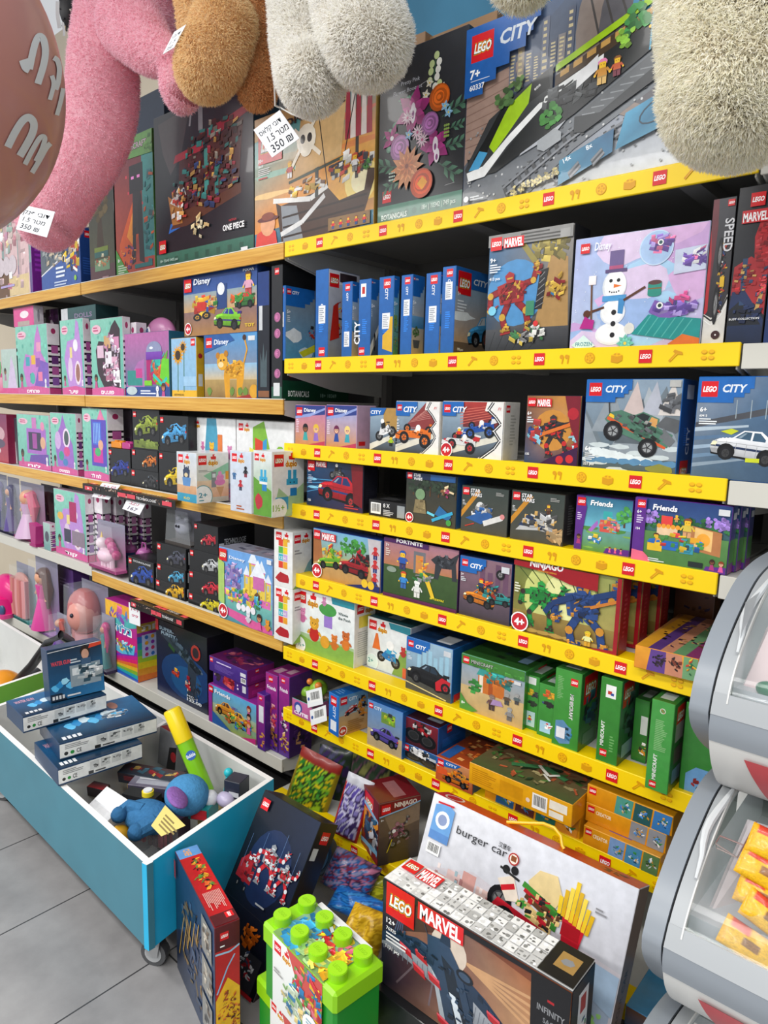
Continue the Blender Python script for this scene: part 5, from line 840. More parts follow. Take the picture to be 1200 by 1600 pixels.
gr('green carton with a white framed emblem at its top and title reading upward',930,963,1056,.1,lambda p: (p.grad(0,0,1,1,'2c7a2c','35862f'),p.rect(.25,.78,.75,.93,'eef0ee'),p.rect(.35,.82,.55,.86,'c03a2a'),p.rect(.5,.81,.65,.84,'2a4a9a'),p.text('MINECRAFT',.3,.2,p.asp*.17,'e2e6e0',b=.03,rot=1.5708),logo(p,.15,.16,.35),p.fine(.6,.15,.85,.35,6,'6aa860')),sd=lambda p: (p.grad(0,0,1,1,'2a5f3c','3a7a55'),logo(p,.1,.97,.6),bricks(p,.5,.5,.35,.25,['2a3a3a','4a6a6a','1f2a2a'],24,3,.2),p.rect(.2,.06,.8,.22,'8ab0c4')),set=.0)
gr('shorter green carton with an orange fox picture, set back between taller ones',985,1008,1090,.1,lambda p: (p.grad(0,0,1,1,'286e2a','2f7a30'),p.rect(.5,.45,1,.75,'cdd2ce'),bricks(p,.7,.2,.25,.1,['e0902a','f0f0f0','2a2a2a'],18,3,.2)),set=.06)
gr('green carton leaning past the rail, warning circle on top and small print down its spine',1007,1043,1091,.08,lambda p: (p.grad(0,0,1,1,'3d9440','469c46'),p.ell(.5,.9,.13,'e8d8d4',n=16),p.ell(.5,.9,.1,'4f9a4c',n=16),p.line([(.42,.92),(.58,.88)],.03,'c03a3a'),p.fine(.22,.45,.8,.8,18,'86bb7c',4),p.text('MINECRAFT',.42,.12,p.asp*.17,'e2e6e0',b=.03,rot=1.5708),logo(p,.15,.1,.32)),sd=lambda p: (p.grad(0,0,1,1,'235c28','2c6c30'),logo(p,.2,.95,.6),p.rect(.2,.55,.8,.75,'a8a0a0'),p.rect(.2,.3,.8,.48,'5a4a4a'),p.rect(.2,.08,.8,.24,'6a8aa4')),set=-.035)
gr('green carton with a blue and red picture beside the freezer',1060,1140,1096,.08,lambda p: (p.grad(0,0,1,1,'2f7f30','3a8a38'),p.poly([(.1,.0),(.1,.2),(.3,.3),(.7,.3),(.9,.2),(.9,0)],'6aa0d0'),bricks(p,.5,.12,.3,.1,['c03a3a','3a2a2a','8a2a2a'],20,3,.1)),set=.01)
# ---------------------------------------------------------------- seventh shelf
def a_sweep(p): p.bg('c9924a','b9b29a'); p.grad(0,.5,1,1,'9ab0b8','6aa0c8'); car(p,.4,.6,.22,'c0392b',.3,'e0e0e0','3a3a3a','e0e0e0'); bricks(p,.75,.6,.15,.25,['e08a2a','2a2a2e','d9a03a'],40,3,.09,.9); p.fine(.3,.05,.9,.35,6,'a87838'); logo(p,.04,.97,.22); p.text('CITY',.32,.84,.08,'ffffff',w=.3); age(p,.13,.13,.11,'4+','c4202c')
k1 = fb('boxed_sweeper_set','bright blue carton turned at an angle with a red age badge, seventh shelf',CB,S7,513,532,1080,.11,lambda p: (p.grad(0,0,1,1,'1a62b4','2070c0'),logo(p,.2,.95,.6),p.text('CITY',.45,.72,.1,'eef4fa',rot=-1.5708),p.rect(.2,.1,.8,.35,'dfe3e8')),side=a_sweep,top=lambda p: (p.rect(0,0,1,1,'175a9e'),logo(p,.2,.9,.25),p.fine(.2,.1,.8,.4,3,'5a8ac0')),col='1c66b8',sidecol='1c66b8',set=-.02,rz=-.16)
def a_qd(p,c='5a4aa0'): p.bg('8a8a84','5a8ac0'); p.grad(0,0,1,.4,'a89470','b9a27a'); p.rect(.4,.62,.8,.86,'6a8a3a'); bricks(p,.6,.74,.16,.08,['8ac02a','3a3a3a','c0c02a'],16,3,.08); car(p,.5,.36,.38,c,-.1,'2a2a2a','5a5a5a','2a2a2a'); logo(p,.04,.96,.12); p.text('CITY',.2,.86,.07,'e8eef4',w=.22)
fb('boxed_tractor_set','blue carton with a purple tractor, beside the sweeper carton',CB,S7,573,628,1092,.12,a_qd,side=lambda p: (p.grad(0,0,1,1,'1a5aa4','1f64b0'),logo(p,.2,.9,.25)),top=lambda p: (p.rect(0,0,1,1,'174e8c'),p.fine(.2,.2,.8,.6,3,'4a7ab0')),col='1c5ea8',set=.0)
def a_mt(c): 
    def f(p): p.bg('1a3050','2a5a8c'); p.ell(.4,.5,.3,'2f4f74',n=16); wheel(p,.3,.35,.26,'2a2a2a'); wheel(p,.72,.3,.26,'2a2a2a'); bricks(p,.45,.65,.25,.15,[c,'e6e6e6','3a3a3a'],30,3,.1,.4); logo(p,.04,.96,.14); p.text('CITY',.24,.83,.1,'e8eef4',w=.3); p.rect(.75,.55,.95,.72,'b9c0c8')
    return f
k3 = fb('boxed_monster_truck_set','blue carton with a white monster truck, lower one of the pair',CB,S7,628,686,1158,.14,a_mt('e6e6e6'),side=lambda p: plain(p,'1a5aa4'),col='1c5ea8')
fb('boxed_monster_truck_set','dark red carton with a black wheeled truck, stacked on the blue truck carton',CB,k3.top,630,684,1117,.13,lambda p: (p.bg('3a1a22','7a2430'),wheel(p,.3,.4,.28,'2a2a2a'),wheel(p,.7,.35,.26,'2a2a2a'),bricks(p,.5,.7,.3,.15,['a02028','222222','c9c9c9'],26,3,.1)),side=lambda p: plain(p,'1a5aa4'),top=lambda p: (p.bg('3a1a24','4a2430'),p.rect(.5,.2,.9,.8,'9aa4ae')),col='1c5ea8')
def a_ld(p): p.bg('a84a24','c98a5a'); p.poly([(0,0),(.5,0),(.7,.1),(.5,.3),(0,.35)],'c0562a'); car(p,.55,.4,.35,'e07a1e',0,'3a4a5a','4a4a4a','3a3a3a'); p.poly([(.05,.3),(.35,.35),(.3,.6),(.02,.62)],'d8562a'); bricks(p,.6,.5,.2,.15,['e07a1e','3a3a3a','e0a03a'],30,3,.09); p.poly([(0,1),(.7,1),(.55,.8),(.3,.72),(0,.7)],BL); logo(p,.05,.96,.17); p.text('CITY',.28,.83,.1,'ffffff',w=.3); p.text('5+',.04,.6,.07,'ffffff')
k4 = fb('boxed_loader_set','orange and blue carton with an orange wheel loader',CB,S7,680,738,1180,.17,a_ld,top=lambda p: (p.bg('b04a1e','5a2a1c'),bricks(p,.5,.5,.45,.4,['d8702a','3a2a24','a04a1e','e0a05a'],36,3,.12),p.rect(.05,.05,.3,.5,'2a5a9c')),side=lambda p: plain(p,'1c5ea8'),col='b8541f',set=-.012)
YL = 'dd9a16'
def low(p,ttl='CREATOR',pics=('6fb8d0','2a5a5c','4f9ad0'),seed=1,t=.3):
    p.grad(0,0,1,1,'d4860f','e39a1c'); logo(p,.02,.92,.09); p.text(ttl,.13,.55,.2,'f6e9cf',b=.02,w=.2)
    x = 1-len(pics)*.22
    for i,c in enumerate(pics): p.poly([(x+i*.22,0),(x+i*.22+.2,0),(x+i*.22+.22,1),(x+i*.22+.02,1)],c); bricks(p,x+i*.22+.11,.45,.06,.25,['e8e8e8',shade(c,.4),'d8a03a','3a8a4a','4a8ad0'],20,seed+i,.03,.9)
# flat carton with dinosaur scene, over two more
def t_dino(p):
    p.bg('4a5a34','8a5a44'); bricks(p,.5,.5,.48,.45,['4f7a3a','7a4a34','c0603a','2a3a24','a89a6a'],130,4,.06,.9); p.line([(.3,.3),(.55,.5),(.8,.4)],.06,'3f7a4a'); p.line([(.5,.5),(.65,.35),(.72,.45)],.03,'e8e4d8'); p.line([(.6,.35),(.7,.25)],.02,'e8e4d8')
s0 = fb('boxed_animal_set','orange carton lying flat at the bottom of the stack left of the three low cartons',CB,S7,757,905,1284,.16,lambda p: low(p,'',('2a5a8a','5a2a2a','2a6a5a','d98a2a'),5),top=lambda p: p.rect(0,0,1,1,'c98a1e'),col=YL,set=.0,h=.056)
fb('boxed_dinosaur_set','large flat orange carton with a dinosaur scene on top, jutting over the rail',CB,s0.top,732,893,1188,.2,lambda p: (p.grad(0,0,1,1,'dc9a10','e6a81a'),p.fine(.03,.15,.3,.85,7,'c08010'),p.rect(.32,.2,.55,.8,'d39212'),p.bar(.64,.15,.78,.85),p.rect(.8,.45,.96,.85,'efe9da'),p.rect(.8,.1,.93,.38,'efe9da'),p.ell(.6,.4,.02,'e8d0c0')),top=t_dino,col=YL,set=-.05,h=.055)
fb('boxed_animal_set','orange carton with a barcode standing at the back above the dinosaur carton',CB,S7,800,960,1175,.08,lambda p: (p.grad(0,0,1,1,'c07f14','cf8e1c'),p.rect(0,.55,.5,.95,'d89a20'),p.bar(.6,.5,.72,.92),p.rect(.75,.45,.9,.8,'dcd6c6')),col='c98a1e',set=.2)
q1 = fb('boxed_animal_set','low orange carton with three small pictures, bottom of the three at right',CB,S7,910,1030,1288,.16,lambda p: low(p,'CREATOR',('7a9ac8','4a8ab0','5a7a4a'),2),top=lambda p: (p.rect(0,0,1,1,'d08e18'),p.rect(.3,.1,.6,.9,'7a5aa0')),col=YL,set=-.005,h=.047)
q2 = fb('boxed_plane_set','low orange carton with two grey pictures of planes, middle of the three at right',CB,q1.top,914,1040,1256,.15,lambda p: low(p,'CREATOR',('8a8c92','8e9096'),7),col=YL,h=.045)
q3 = fb('boxed_garden_set','low orange carton with blue butterfly and flower pictures, top of the three at right',CB,q2.top,916,1050,1218,.15,lambda p: low(p,'',('4f9a8a','2a5a5c','3a7ab8'),9),col=YL,h=.045)
# ---------------------------------------------------------------- second wooden shelf
def lb(name,lab,z,x0,x1,yt,d,fr,side=None,col='888888',st=.014,**k): return fb(name,lab,CB,z,x0,x1,yt,d,fr,side=side,col=col,set=st,**k)
def stripes(p,seed=1):
    p.bg('e8e4e8','f2eff2'); r = random.Random(seed)
    for i in range(9): p.rect(0,.08+i*.075,1,.11+i*.075,'1b1a1e')
    for i in range(4): p.rect(.28,.14+i*.15,.85,.25+i*.15,r.choice(['b05a9a','8a5aa8','6a3a7a','c98ab8']))
    p.rect(0,0,1,.1,'c0447e'); p.rect(.1,.8,.9,.98,'efe9ef'); p.ell(.5,.9,.2,'b03a6a',.04)
def doll_card(kind=0,ttl='',seed=1,sk='9a5f42'):
    def f(p):
        p.bg('6fb6a4','8acbb8','5aa89a','7fc4b0'); r = random.Random(seed)
        for i in range(14): p.ell(r.random(),r.uniform(.5,1),.03,'7ed0bc' if i % 2 else '5fae9c',n=8)
        if kind == 0:   # house shaped print
            p.poly([(.3,.12),(.95,.12),(.95,.45),(.8,.6),(.8,.8),(.72,1),(.62,.82),(.55,.55),(.3,.6),(.2,.4)],'c079c4'); p.poly([(.55,.12),(1,.12),(1,.45),(.75,.5)],'7a57b4'); [p.rect(x,y,x+.13,y+.13,c) for x,y,c in ((.3,.42,'3aa0b0'),(.48,.44,'e0b040'),(.62,.4,'8a50a8'),(.66,.62,'e09ab8'),(.42,.18,'2f8c84'),(.68,.2,'e07aa0'))]; p.ell(.5,.24,.08,'4ab0a4')
        elif kind == 1: p.poly([(.3,.12),(.95,.12),(.9,.6),(.8,.95),(.7,1),(.62,.75),(.3,.72),(.15,.5)],'b88ad0'); p.ell(.4,.35,.1,'d9c4dc',.16); p.ell(.72,.3,.13,'e6d4e2',.16); p.ell(.72,.3,.09,'9a6a60',.12); p.ell(.65,.66,.1,'e9e6ee',.08); p.rect(.4,.5,.5,.64,'e0d08a')
        elif kind == 2: p.poly([(.4,.1),(.9,.1),(.92,.85),(.78,.97),(.66,.9),(.5,.7),(.25,.72),(.15,.6),(.2,.3)],'3a2a34'); [p.rect(x,y,x+.2,y+.16,c) for x,y,c in ((.42,.62,'caa070'),(.45,.42,'e4dfe6'),(.65,.35,'d9a8c0'),(.45,.2,'b0708a'),(.68,.18,'f0eef0'),(.68,.6,'cf8ab0'),(.2,.5,'d9b8cc'))]; bricks(p,.6,.45,.25,.35,['e9e4ea','c98ab0','b0a0b8','d9c8d8','8a5a7a'],60,3,.06,.4)
        elif kind == 3: p.rect(.3,.28,.9,.75,'a76ac0'); p.rect(.36,.35,.75,.68,'3a3450'); p.rect(.48,.38,.62,.66,'a04a9a'); p.ell(.8,.5,.08,'d9a888'); p.poly([(.35,.1),(.95,.1),(.95,.3),(.4,.25)],'6a4aa0'); p.rect(.48,.75,.62,.95,'c87ab8'); p.ell(.8,.8,.06,'e08ab0')
        elif kind == 4: p.poly([(.25,.12),(.9,.12),(.85,.5),(.6,.8),(.5,.98),(.4,.8),(.15,.55)],'9a6ac0'); p.ell(.28,.55,.12,'c9a8d8',.15); p.ell(.62,.6,.14,'ead6ea',.16); p.ell(.62,.6,.09,'4a5a5a',.12); p.ell(.62,.38,.12,'d04a8a',.08); p.ell(.4,.3,.1,'3f9a8c',.08); p.ell(.55,.2,.1,'4a80b8',.06)
        elif kind == 5: p.rect(.35,.2,.95,.85,'5a4ab4'); p.rect(.42,.5,.75,.82,'4a6ad0'); [p.line([(.45+i*.06,.52),(.45+i*.06,.8)],.02,'9ac8f0') for i in range(5)]; p.rect(.42,.25,.8,.45,'c83a9a'); p.ell(.72,.5,.1,'e0a88c'); p.ell(.6,.4,.12,'4ab070',.06); p.poly([(.6,.85),(.9,.85),(.75,1)],'e07aa8')
        p.ell(.2,.87,.15,'e7bccb',.06); p.fine(.1,.84,.3,.91,2,'c24a7a',seed); p.poly([(0,0),(1,0),(1,.1),(.6,.13),(0,.1)],'cf5a96')
        doll(p,.14,.2,.11,'2d1f1c','c0508a',sk); doll(p,.9,.17,.06,'e8e8ea','e8e8ea','f0f0f2')
        if ttl: p.text(ttl,.3,.03,.05,'ffffff',b=.03,w=.4)
    return f
PK = 'c9a8bf'
fd = stripes
pc_ = lb('boxed_doll_playset','pink and teal carton with a castle print and six coloured pictures, striped side',W2,29,78,511,97,doll_card(0,'םיחתפמ'[:5],1),fd,PK)
lb('boxed_doll_playset','pink and teal carton with hairbrush and mirror print, right of the castle print',W2,98,134,501,146,doll_card(1,'רעיש',2),fd,PK)
g1 = lb('boxed_doll_playset','teal carton with a black edged window full of silver and pink toys',W2,145,195,500,207,doll_card(2,'םיצצופ',3),fd,PK)
lb('boxed_doll_playset','white and striped carton behind the silver window carton',W2,205,216,504,232,lambda p: stripes(p,4),fd,PK,st=.05)
lb('boxed_doll','small pale carton with a white draped doll, left of the castle print carton',W2,5,31,546,34,lambda p: (p.bg('9ab8a8','b5c8c0'),p.poly([(.3,.1),(.9,.1),(.75,.6),(.6,.85),(.5,.6)],'cdbcd8'),doll(p,.2,.45,.16,'2a1c1a','b07a9a','8a5a44'),p.rect(0,0,1,.14,'d4488a')),None,PK)
lb('boxed_doll','bright pink carton cut by the left edge on the second wooden shelf',W2,-30,5,565,8,lambda p: (p.bg('d62a80','e0e0dc'),p.rect(0,.5,1,.62,'c0207a'),p.ell(.8,.8,.2,'5a9a5a')),None,'d62a80')
b_ = lb('boxed_toy_camera','small pink and white carton on top of the castle print carton',pc_.top,22,53,482,69,lambda p: (p.bg('d64a8c','dc5a98'),p.ell(.55,.6,.22,'f0e4ea',.2),p.rect(.2,.0,.8,.25,'b0a098')),lambda p: (p.bg('cfcbd2','dcd8de'),p.ell(.5,.5,.12,'9a96a2',.35)),'d65a96')
lb('boxed_toy','dark striped little carton behind the pink and white one',pc_.top,72,92,484,.06,lambda p: (p.bg('201c24','2a2430'),p.rect(.35,0,.6,1,'c9c0ca'),bricks(p,.5,.5,.3,.3,['5a3060','3a2040'],12,1,.2)),None,'221e26',st=.1)
lb('boxed_toy','dark teal carton lying on top of the mirror and silver window cartons',g1.top+.001,96,150,483,.1,lambda p: (p.bg('2a4a4c','335a5a'),p.rect(0,.1,.2,1,'c9ccd0'),p.text('DOLLS',.4,.3,.3,'8a7a9a',w=.5)),None,'2c4a4c',st=.04)
# trapezoid sea creature pack
def a_trap(p):
    p.bg('2f6a88','b86aa6'); p.poly([(0,0),(1,0),(1,.16),(0,.16)],'2d4a8c'); p.poly([(0,.16),(.45,.16),(.45,.6),(.3,.55)],'a86aa8'); p.rect(.05,.18,.4,.42,'2f8a84'); p.rect(.25,.3,.4,.45,'c0408a'); p.fine(.35,.04,.72,.12,2,'e0e6f0')
    p.rect(.5,.2,.9,.66,'a81a6a'); bricks(p,.75,.4,.2,.2,['d8602a','2ab0a0','5ac02a','c0307a','1fa0a8','7ac84a'],50,3,.09,1.2); p.poly([(.8,.3),(1,.2),(1,.58),(.85,.6)],'6ac82a'); p.line([(.65,.35),(.85,.2),(.95,.3)],.04,'2ac0b4'); p.line([(.45,.22),(.62,.22)],.06,'7ac82a')
    p.ell(.68,.72,.17,'8a92b4',.14,18); p.grad(.5,.58,.86,.7,'6a2a9a','7a46b0'); p.ell(.62,.76,.04,'e6ecf6',.02); p.ell(.15,.1,.13,'b9c9cc',.07); doll(p,.87,.1,.1,'5a2c20','c0508a','c08060'); doll(p,.74,.09,.07,'e6e6ea','e6e6ea','f0eef0')
tr = lb('boxed_sea_animal_playset','slanted teal and pink pack with a purple domed capsule and bright sea animals',W2,197,266,522,.07,a_trap,None,'2f6a88',st=.02)
# quilted pink cat head and round picture standing behind it
e = empty('plush_cat_pouch',(Xat(240,1.53,W2),1.53,W2)); tag(e,'pink quilted cat head with one large blue eye peeking above the slanted pack','toy')
g = G(); X_ = Xat(252,1.53,W2+.2)-e.location.x; g.ball((X_,0,.235),(.1,.035,.075),'c07aa8',nu=24,nv=14); g.cyl((X_,-.005,.02),.03,.2,'b86aa0'); g.build('head','plastic',M=Matrix.Translation(e.location)).parent = e; e.children[0].matrix_world = Matrix.Identity(4); e.children[0].location = (0,0,0)
for k_ in (0,1):
  g = G(); g.ball((X_-.035,-.033,.25),(.014,.006,.024),'e6dfe8',nu=14); g.ball((X_-.035,-.038,.252),(.008,.004,.015),'2a4a7a',nu=12); g.v = [(x+k_*.075,y+k_*.012,z) for x,y,z in g.v]; o = g.build('eye','plastic',e)
# flower, lion and car story cartons
def a_sun(p): p.bg('86b4d6','93bede'); p.rect(0,0,1,.13,'eab52a'); [p.line([(x,.1),(x+.02,y)],.03,'3a6a44') for x,y in ((.25,.65),(.5,.85))]; flower(p,.27,.72,.24,'e6a01e',14,'5a3a22',.22); flower(p,.48,.85,.17,'e6a01e',12,'5a3a22',.22); p.ell(.27,.72,.11,'3d2c20'); p.ell(.48,.85,.08,'3d2c20'); logo(p,.8,.98,.16); p.rect(.5,.2,1,.36,'9cc4e2'); p.text('BOTANICALS',.1,.04,.03,'6a5a1a',w=.4)
lb('boxed_flower_set','light blue carton with two yellow sunflowers and a yellow foot',W2,269,308,529,320,a_sun,lambda p: (p.grad(0,0,1,1,'e0aa20','e8b42a'),rose(p,.5,.7,.3,'c02a34'),p.rect(.2,.2,.8,.4,'e8e4d8')),'dca824')
def a_lion(p): p.bg('9a7a4a','4f94cc'); p.grad(0,.3,1,.55,'c9b48a','8ab8d8'); p.grad(0,0,1,.3,'8a6a3a','b0945a'); q = p.at(.5,.4,.33); q.poly([(-.3,.2),(.6,.45),(.85,.3),(.8,-.2),(.6,-.9),(.4,-.9),(.4,-.2),(0,-.2),(0,-.9),(-.25,-.9),(-.35,-.1)],'d99a1f'); bricks(q,.2,.1,.5,.25,['d99a1f','e8b23a','b87a14'],40,3,.14,.4); q.ell(-.42,.4,.32,'dfa42a',.3); q.ell(-.68,.62,.12,'b87a1c'); q.ell(-.2,.68,.12,'b87a1c'); q.ell(-.5,.3,.16,'f0d8a0',.1); q.ell(-.5,.45,.04,'2a1c14'); q.ell(-.32,.46,.04,'2a1c14'); q.line([(.8,.3),(1,.8),(.85,1.2)],.07,'d99a1f'); q.ell(.85,1.2,.1,'4a2c1c'); [blotch(p,x,.12,.05,.07,'6a8a3a',i) for i,x in enumerate((.1,.55,.7,.8))]; p.poly([(.5,0),(1,0),(1,.1)],'a02a24'); p.poly([(0,.72),(.6,.9),(.5,1),(0,1)],'2a5a9c'); logo(p,.04,.96,.12); p.text('Disney',.2,.85,.08,'eef3fa',sh=.15,w=.28); p.rect(.85,.88,.97,.95,'d8dce0'); p.ell(.95,.12,.08,'d9a02a')
ln = lb('boxed_lion_set','blue sky carton with a yellow brick lion cub',W2,320,402,524,.06,a_lion,None,'3f7ab0')
def a_toy(p): p.bg('a87a44','2a4a8c'); p.grad(0,.4,1,.7,'c9a06a','8aa0a8'); p.grad(0,.7,1,1,'3a5a9c','20407c'); bricks(p,.25,.45,.16,.14,['c03a2a','d8a02a','2a5ab0','e8c03a'],40,3,.06,.3); p.rect(.2,.4,.32,.55,'c8302a'); wheel(p,.2,.3,.06,'d8a02a'); wheel(p,.33,.32,.06,'d8a02a'); p.rect(.48,.4,.62,.8,'26427a'); p.ell(.54,.72,.05,'e0e4e8'); car(p,.62,.25,.17,'7ac02a',-.1,'2a3a8a','2a2a2a','3a2a7a'); fig(p,.9,.75,.1,'5a3a2a','d8a0b8','c04a4a'); car(p,.85,.5,.12,'3a7a3a',0,'c03a2a','2a2a2a'); [bricks(p,x,.5,.04,.06,['c0a06a','3a8a3a','d8602a'],10,i,.04) for i,x in enumerate((.42,.7,.78))]; logo(p,.02,.95,.11); p.text('Disney',.16,.84,.1,'eef3fa',sh=.15,w=.24); p.text('PIXAR',.84,.93,.04,'c9d0d8',w=.14); age(p,.07,.12,.09,'4+','c4202c'); p.text('TOY',.86,.08,.05,'e8c82a',w=.12)
lb('boxed_vehicle_set','wide carton with toy train, racing buggy and wagon, standing on the lion and sunflower cartons',ln.top,288,402,433,.06,a_toy,None,'2a4a8c')
lb('boxed_castle_set','dark narrow carton seen edge on between the lion carton and the black bouquet carton',W2,403,421,425,.08,lambda p: (p.bg('1c1e26','202430'),p.rect(0,.02,1,.07,'8a5a3a'),p.rect(.1,.55,.4,.75,'c8ccd0'),p.poly([(.2,.1),(.8,.1),(.8,.4),(.6,.3),(.5,.45),(.35,.3),(.2,.38)],'4a5a60'),p.rect(0,.74,1,1,'1e3a78')),None,'1c1e26')
fb('boxed_rose_set','black carton with pink roses on its spine and a green foot',CB,W2,424,441,415,545,lambda p: (p.bg('1f2024','26272b'),logo(p,.3,.98,.4),[rose(p,.55,y,.3,'c070a0') for y in (.2,.35,.5,.62)],p.grad(0,0,1,.1,'2f5a4a','35604f'),p.rect(.2,.03,.8,.13,'d8dadc')),side=lambda p: (p.bg('16171a','1c1d20'),p.grad(0,0,1,.15,'0f3a24','124630'),p.text('BOTANICALS',.08,.03,.045,'e4ece6',w=.3),p.text('18+ 10369',.55,.03,.03,'8aa89a',w=.25),logo(p,.1,.25,.1)),col='1b1c20',set=.012,r=.001)
# ---------------------------------------------------------------- third wooden shelf
lb('boxed_doll_playset','teal carton with a dark tablet print, third wooden shelf',W3,30,80,646,86,doll_card(3,'חול',5,'6a4030'),fd,PK,st=.01)
lb('boxed_doll_playset','teal carton with oval mirror and green jewel print, third wooden shelf',W3,82,122,644,132,doll_card(4,'םיטישכת',6,'6a4030'),fd,PK,st=.01)
lb('boxed_doll_playset','teal carton with a violet neon drawing board, third wooden shelf',W3,132,171,637,196,doll_card(5,'דל חול',7,'7a4a34'),fd,PK,st=.01)
lb('boxed_toy','dim carton behind the neon board carton with a purple portrait',W3,196,208,640,.08,lambda p: (p.bg('6a5a74','8a8090'),p.rect(.2,.4,.8,.6,'5a3a6a')),None,'4a4054',st=.13)
lb('boxed_doll','white slanted pack at the left end of the third wooden shelf',W3,16,29,652,.05,lambda p: (p.bg('6a6a70','35404a'),p.poly([(.2,.0),(.9,.0),(.8,.5)],'d0d0d4')),None,'59565f',st=.05)
lb('boxed_doll','round cornered red and pink pack cut by the left edge, third wooden shelf',W3,-22,14,645,.05,lambda p: (p.bg('b03a4a','7a2a5a'),p.ell(.6,.6,.3,'caa0a8',.16),p.ell(.6,.4,.3,'5a4a60',.1),p.ell(.5,.25,.2,'d8ccd0',.08)),None,'8a2a4a')
def tech(c,bgc='1f2022',big=.34,ttl=False,tx=.62,ty=.45,band=None):
    def f(p):
        p.bg(shade(bgc,.8),shade(bgc,1.15)); car(p,tx,ty,big,c,.12,'16181c','5a5a5a',shade(c,.6)); bricks(p,tx,ty+.03,big*.7,big*.4,[c,shade(c,.6),shade(c,1.5),'1a1a1c'],26,2,big*.2,.5)
        logo(p,.04,.95,.11)
        if band: p.rect(.05,.03,.95,.22,band); bricks(p,.5,.12,.4,.06,[shade(band,.5),shade(band,1.5)],14,2,.1)
        if ttl: p.text('TECHNOLOGIE',.2,.86,.07,'d0d2d4',sh=.2,w=.7)
    return f
K = '1d1e20'; ks = lambda p: (p.grad(0,0,1,1,'1a1b1d','222326'),p.rect(.2,.3,.75,.9,'cfd1d3'))
GT = 'black brick car cartons'
def tb(lab,z,x0,x1,yt,fr,st=.014,d=.1,side=None,**k): return fb('boxed_technic_car',lab,CB,z,x0,x1,yt,d,fr,side=side or (lambda p: p.grad(0,0,1,1,'18191b','202123')),col=K,group=GT,set=st,**k)
c1 = tb('black carton with a dark blue car, under the orange and pink toy blocks',W3,171,205,699,tech('2a3a8c',big=.4,tx=.5))
c2 = tb('black carton with a tiny black car, third wooden shelf',W3,205,248,732,tech('3a3b3e',big=.26,tx=.7))
c3 = tb('black carton with a small orange car, third wooden shelf',c2.top,206,247,700,tech('c8702a',big=.26,tx=.68))
tb('black carton with a green off-road car and olive band, third wooden shelf',c3.top,208,250,639,tech('8a9a3a',big=.42,tx=.5,ty=.6,band='6a7a34'))
c4 = tb('black carton with a bright yellow car, third wooden shelf',W3,249,292,704,tech('d9b81e',big=.42,tx=.62,ty=.42),side=ks)
tb('black carton with a light blue car on the yellow car carton',c4.top,250,295,648,tech('4a9ad0',big=.42,tx=.5,ty=.5))
for nm,lab,x0,x1,c in (('toy_block','little orange block on the dark blue car carton',177,192,'e08a1e'),('toy_block','little magenta block beside the orange one',194,206,'b83a84')):
    g = G(); X0 = Xat(x0,1.43,c1.top); X1 = Xat(x1,1.43,c1.top); w_ = X1-X0; g.bbox(-w_/2,-.02,0,w_/2,.02,.026,.003,c); [g.cyl((-w_/4+i*w_/2,0,.026),w_*.16,.005,c) for i in (0,1)]; o = g.build(nm,'plastic',M=Matrix.Translation(((X0+X1)/2,1.44,c1.top))); tag(o,lab,'toy block')
def a_dp(cs): 
    def f(p): p.bg('dedfe0','eef0f0'); cs(p); duplo(p,.04,.95,.2)
    return f
d1 = lb('boxed_building_blocks','white carton with bears, a yellow bear and pink pig blocks, third wooden shelf',W3+.062,297,369,651,.1,a_dp(lambda p: (p.poly([(.35,.5),(.4,1),(.6,1),(.65,.5),(.55,0),(.4,0)],'4a9ab8'),bear(p,.14,.35,.07,'d8702a'),bear(p,.3,.55,.06,'d07aa8'),bear(p,.5,.5,.1,'e2b02a','c8402a'),p.rect(.63,.1,.73,.75,'d8783a'),bear(p,.88,.48,.09,'cf80ae'),p.rect(.25,.2,.36,.45,'d8a04a'))),None,'dcdcdc',st=.05)
lb('boxed_building_blocks','white and green carton with a rainbow picture book and green bug, third wooden shelf',W3+.062,370,459,655,.1,a_dp(lambda p: (p.poly([(.1,.0),(.12,.25),(.3,.35),(.3,.9),(.5,1),(.6,.6),(.65,0)],'7fb83a'),p.poly([(.2,.25),(.35,.2),(.36,.55),(.24,.6)],'e8e06a'),p.poly([(.34,.15),(.46,.1),(.48,.7),(.34,.75)],'d8452a'),p.poly([(.46,.15),(.54,.18),(.55,.75),(.48,.7)],'3a9ad0'),p.ell(.78,.4,.12,'8ac02c',.25),p.rect(.66,.2,.92,.38,'8ac02c'),p.ell(.74,.5,.02,'222222'),p.ell(.82,.5,.02,'222222'))),None,'dcdcdc',st=.05)
lb('boxed_building_blocks','pinkish carton lying under the two white cartons of the third wooden shelf',W3,297,440,695,.1,lambda p: (p.bg('c9b0c4','b0a8c0'),logo(p,.02,.95,.05),p.fine(.3,.2,.9,.8,3,'d98ab0')),None,'b8a8bc',st=.05,h=.061)
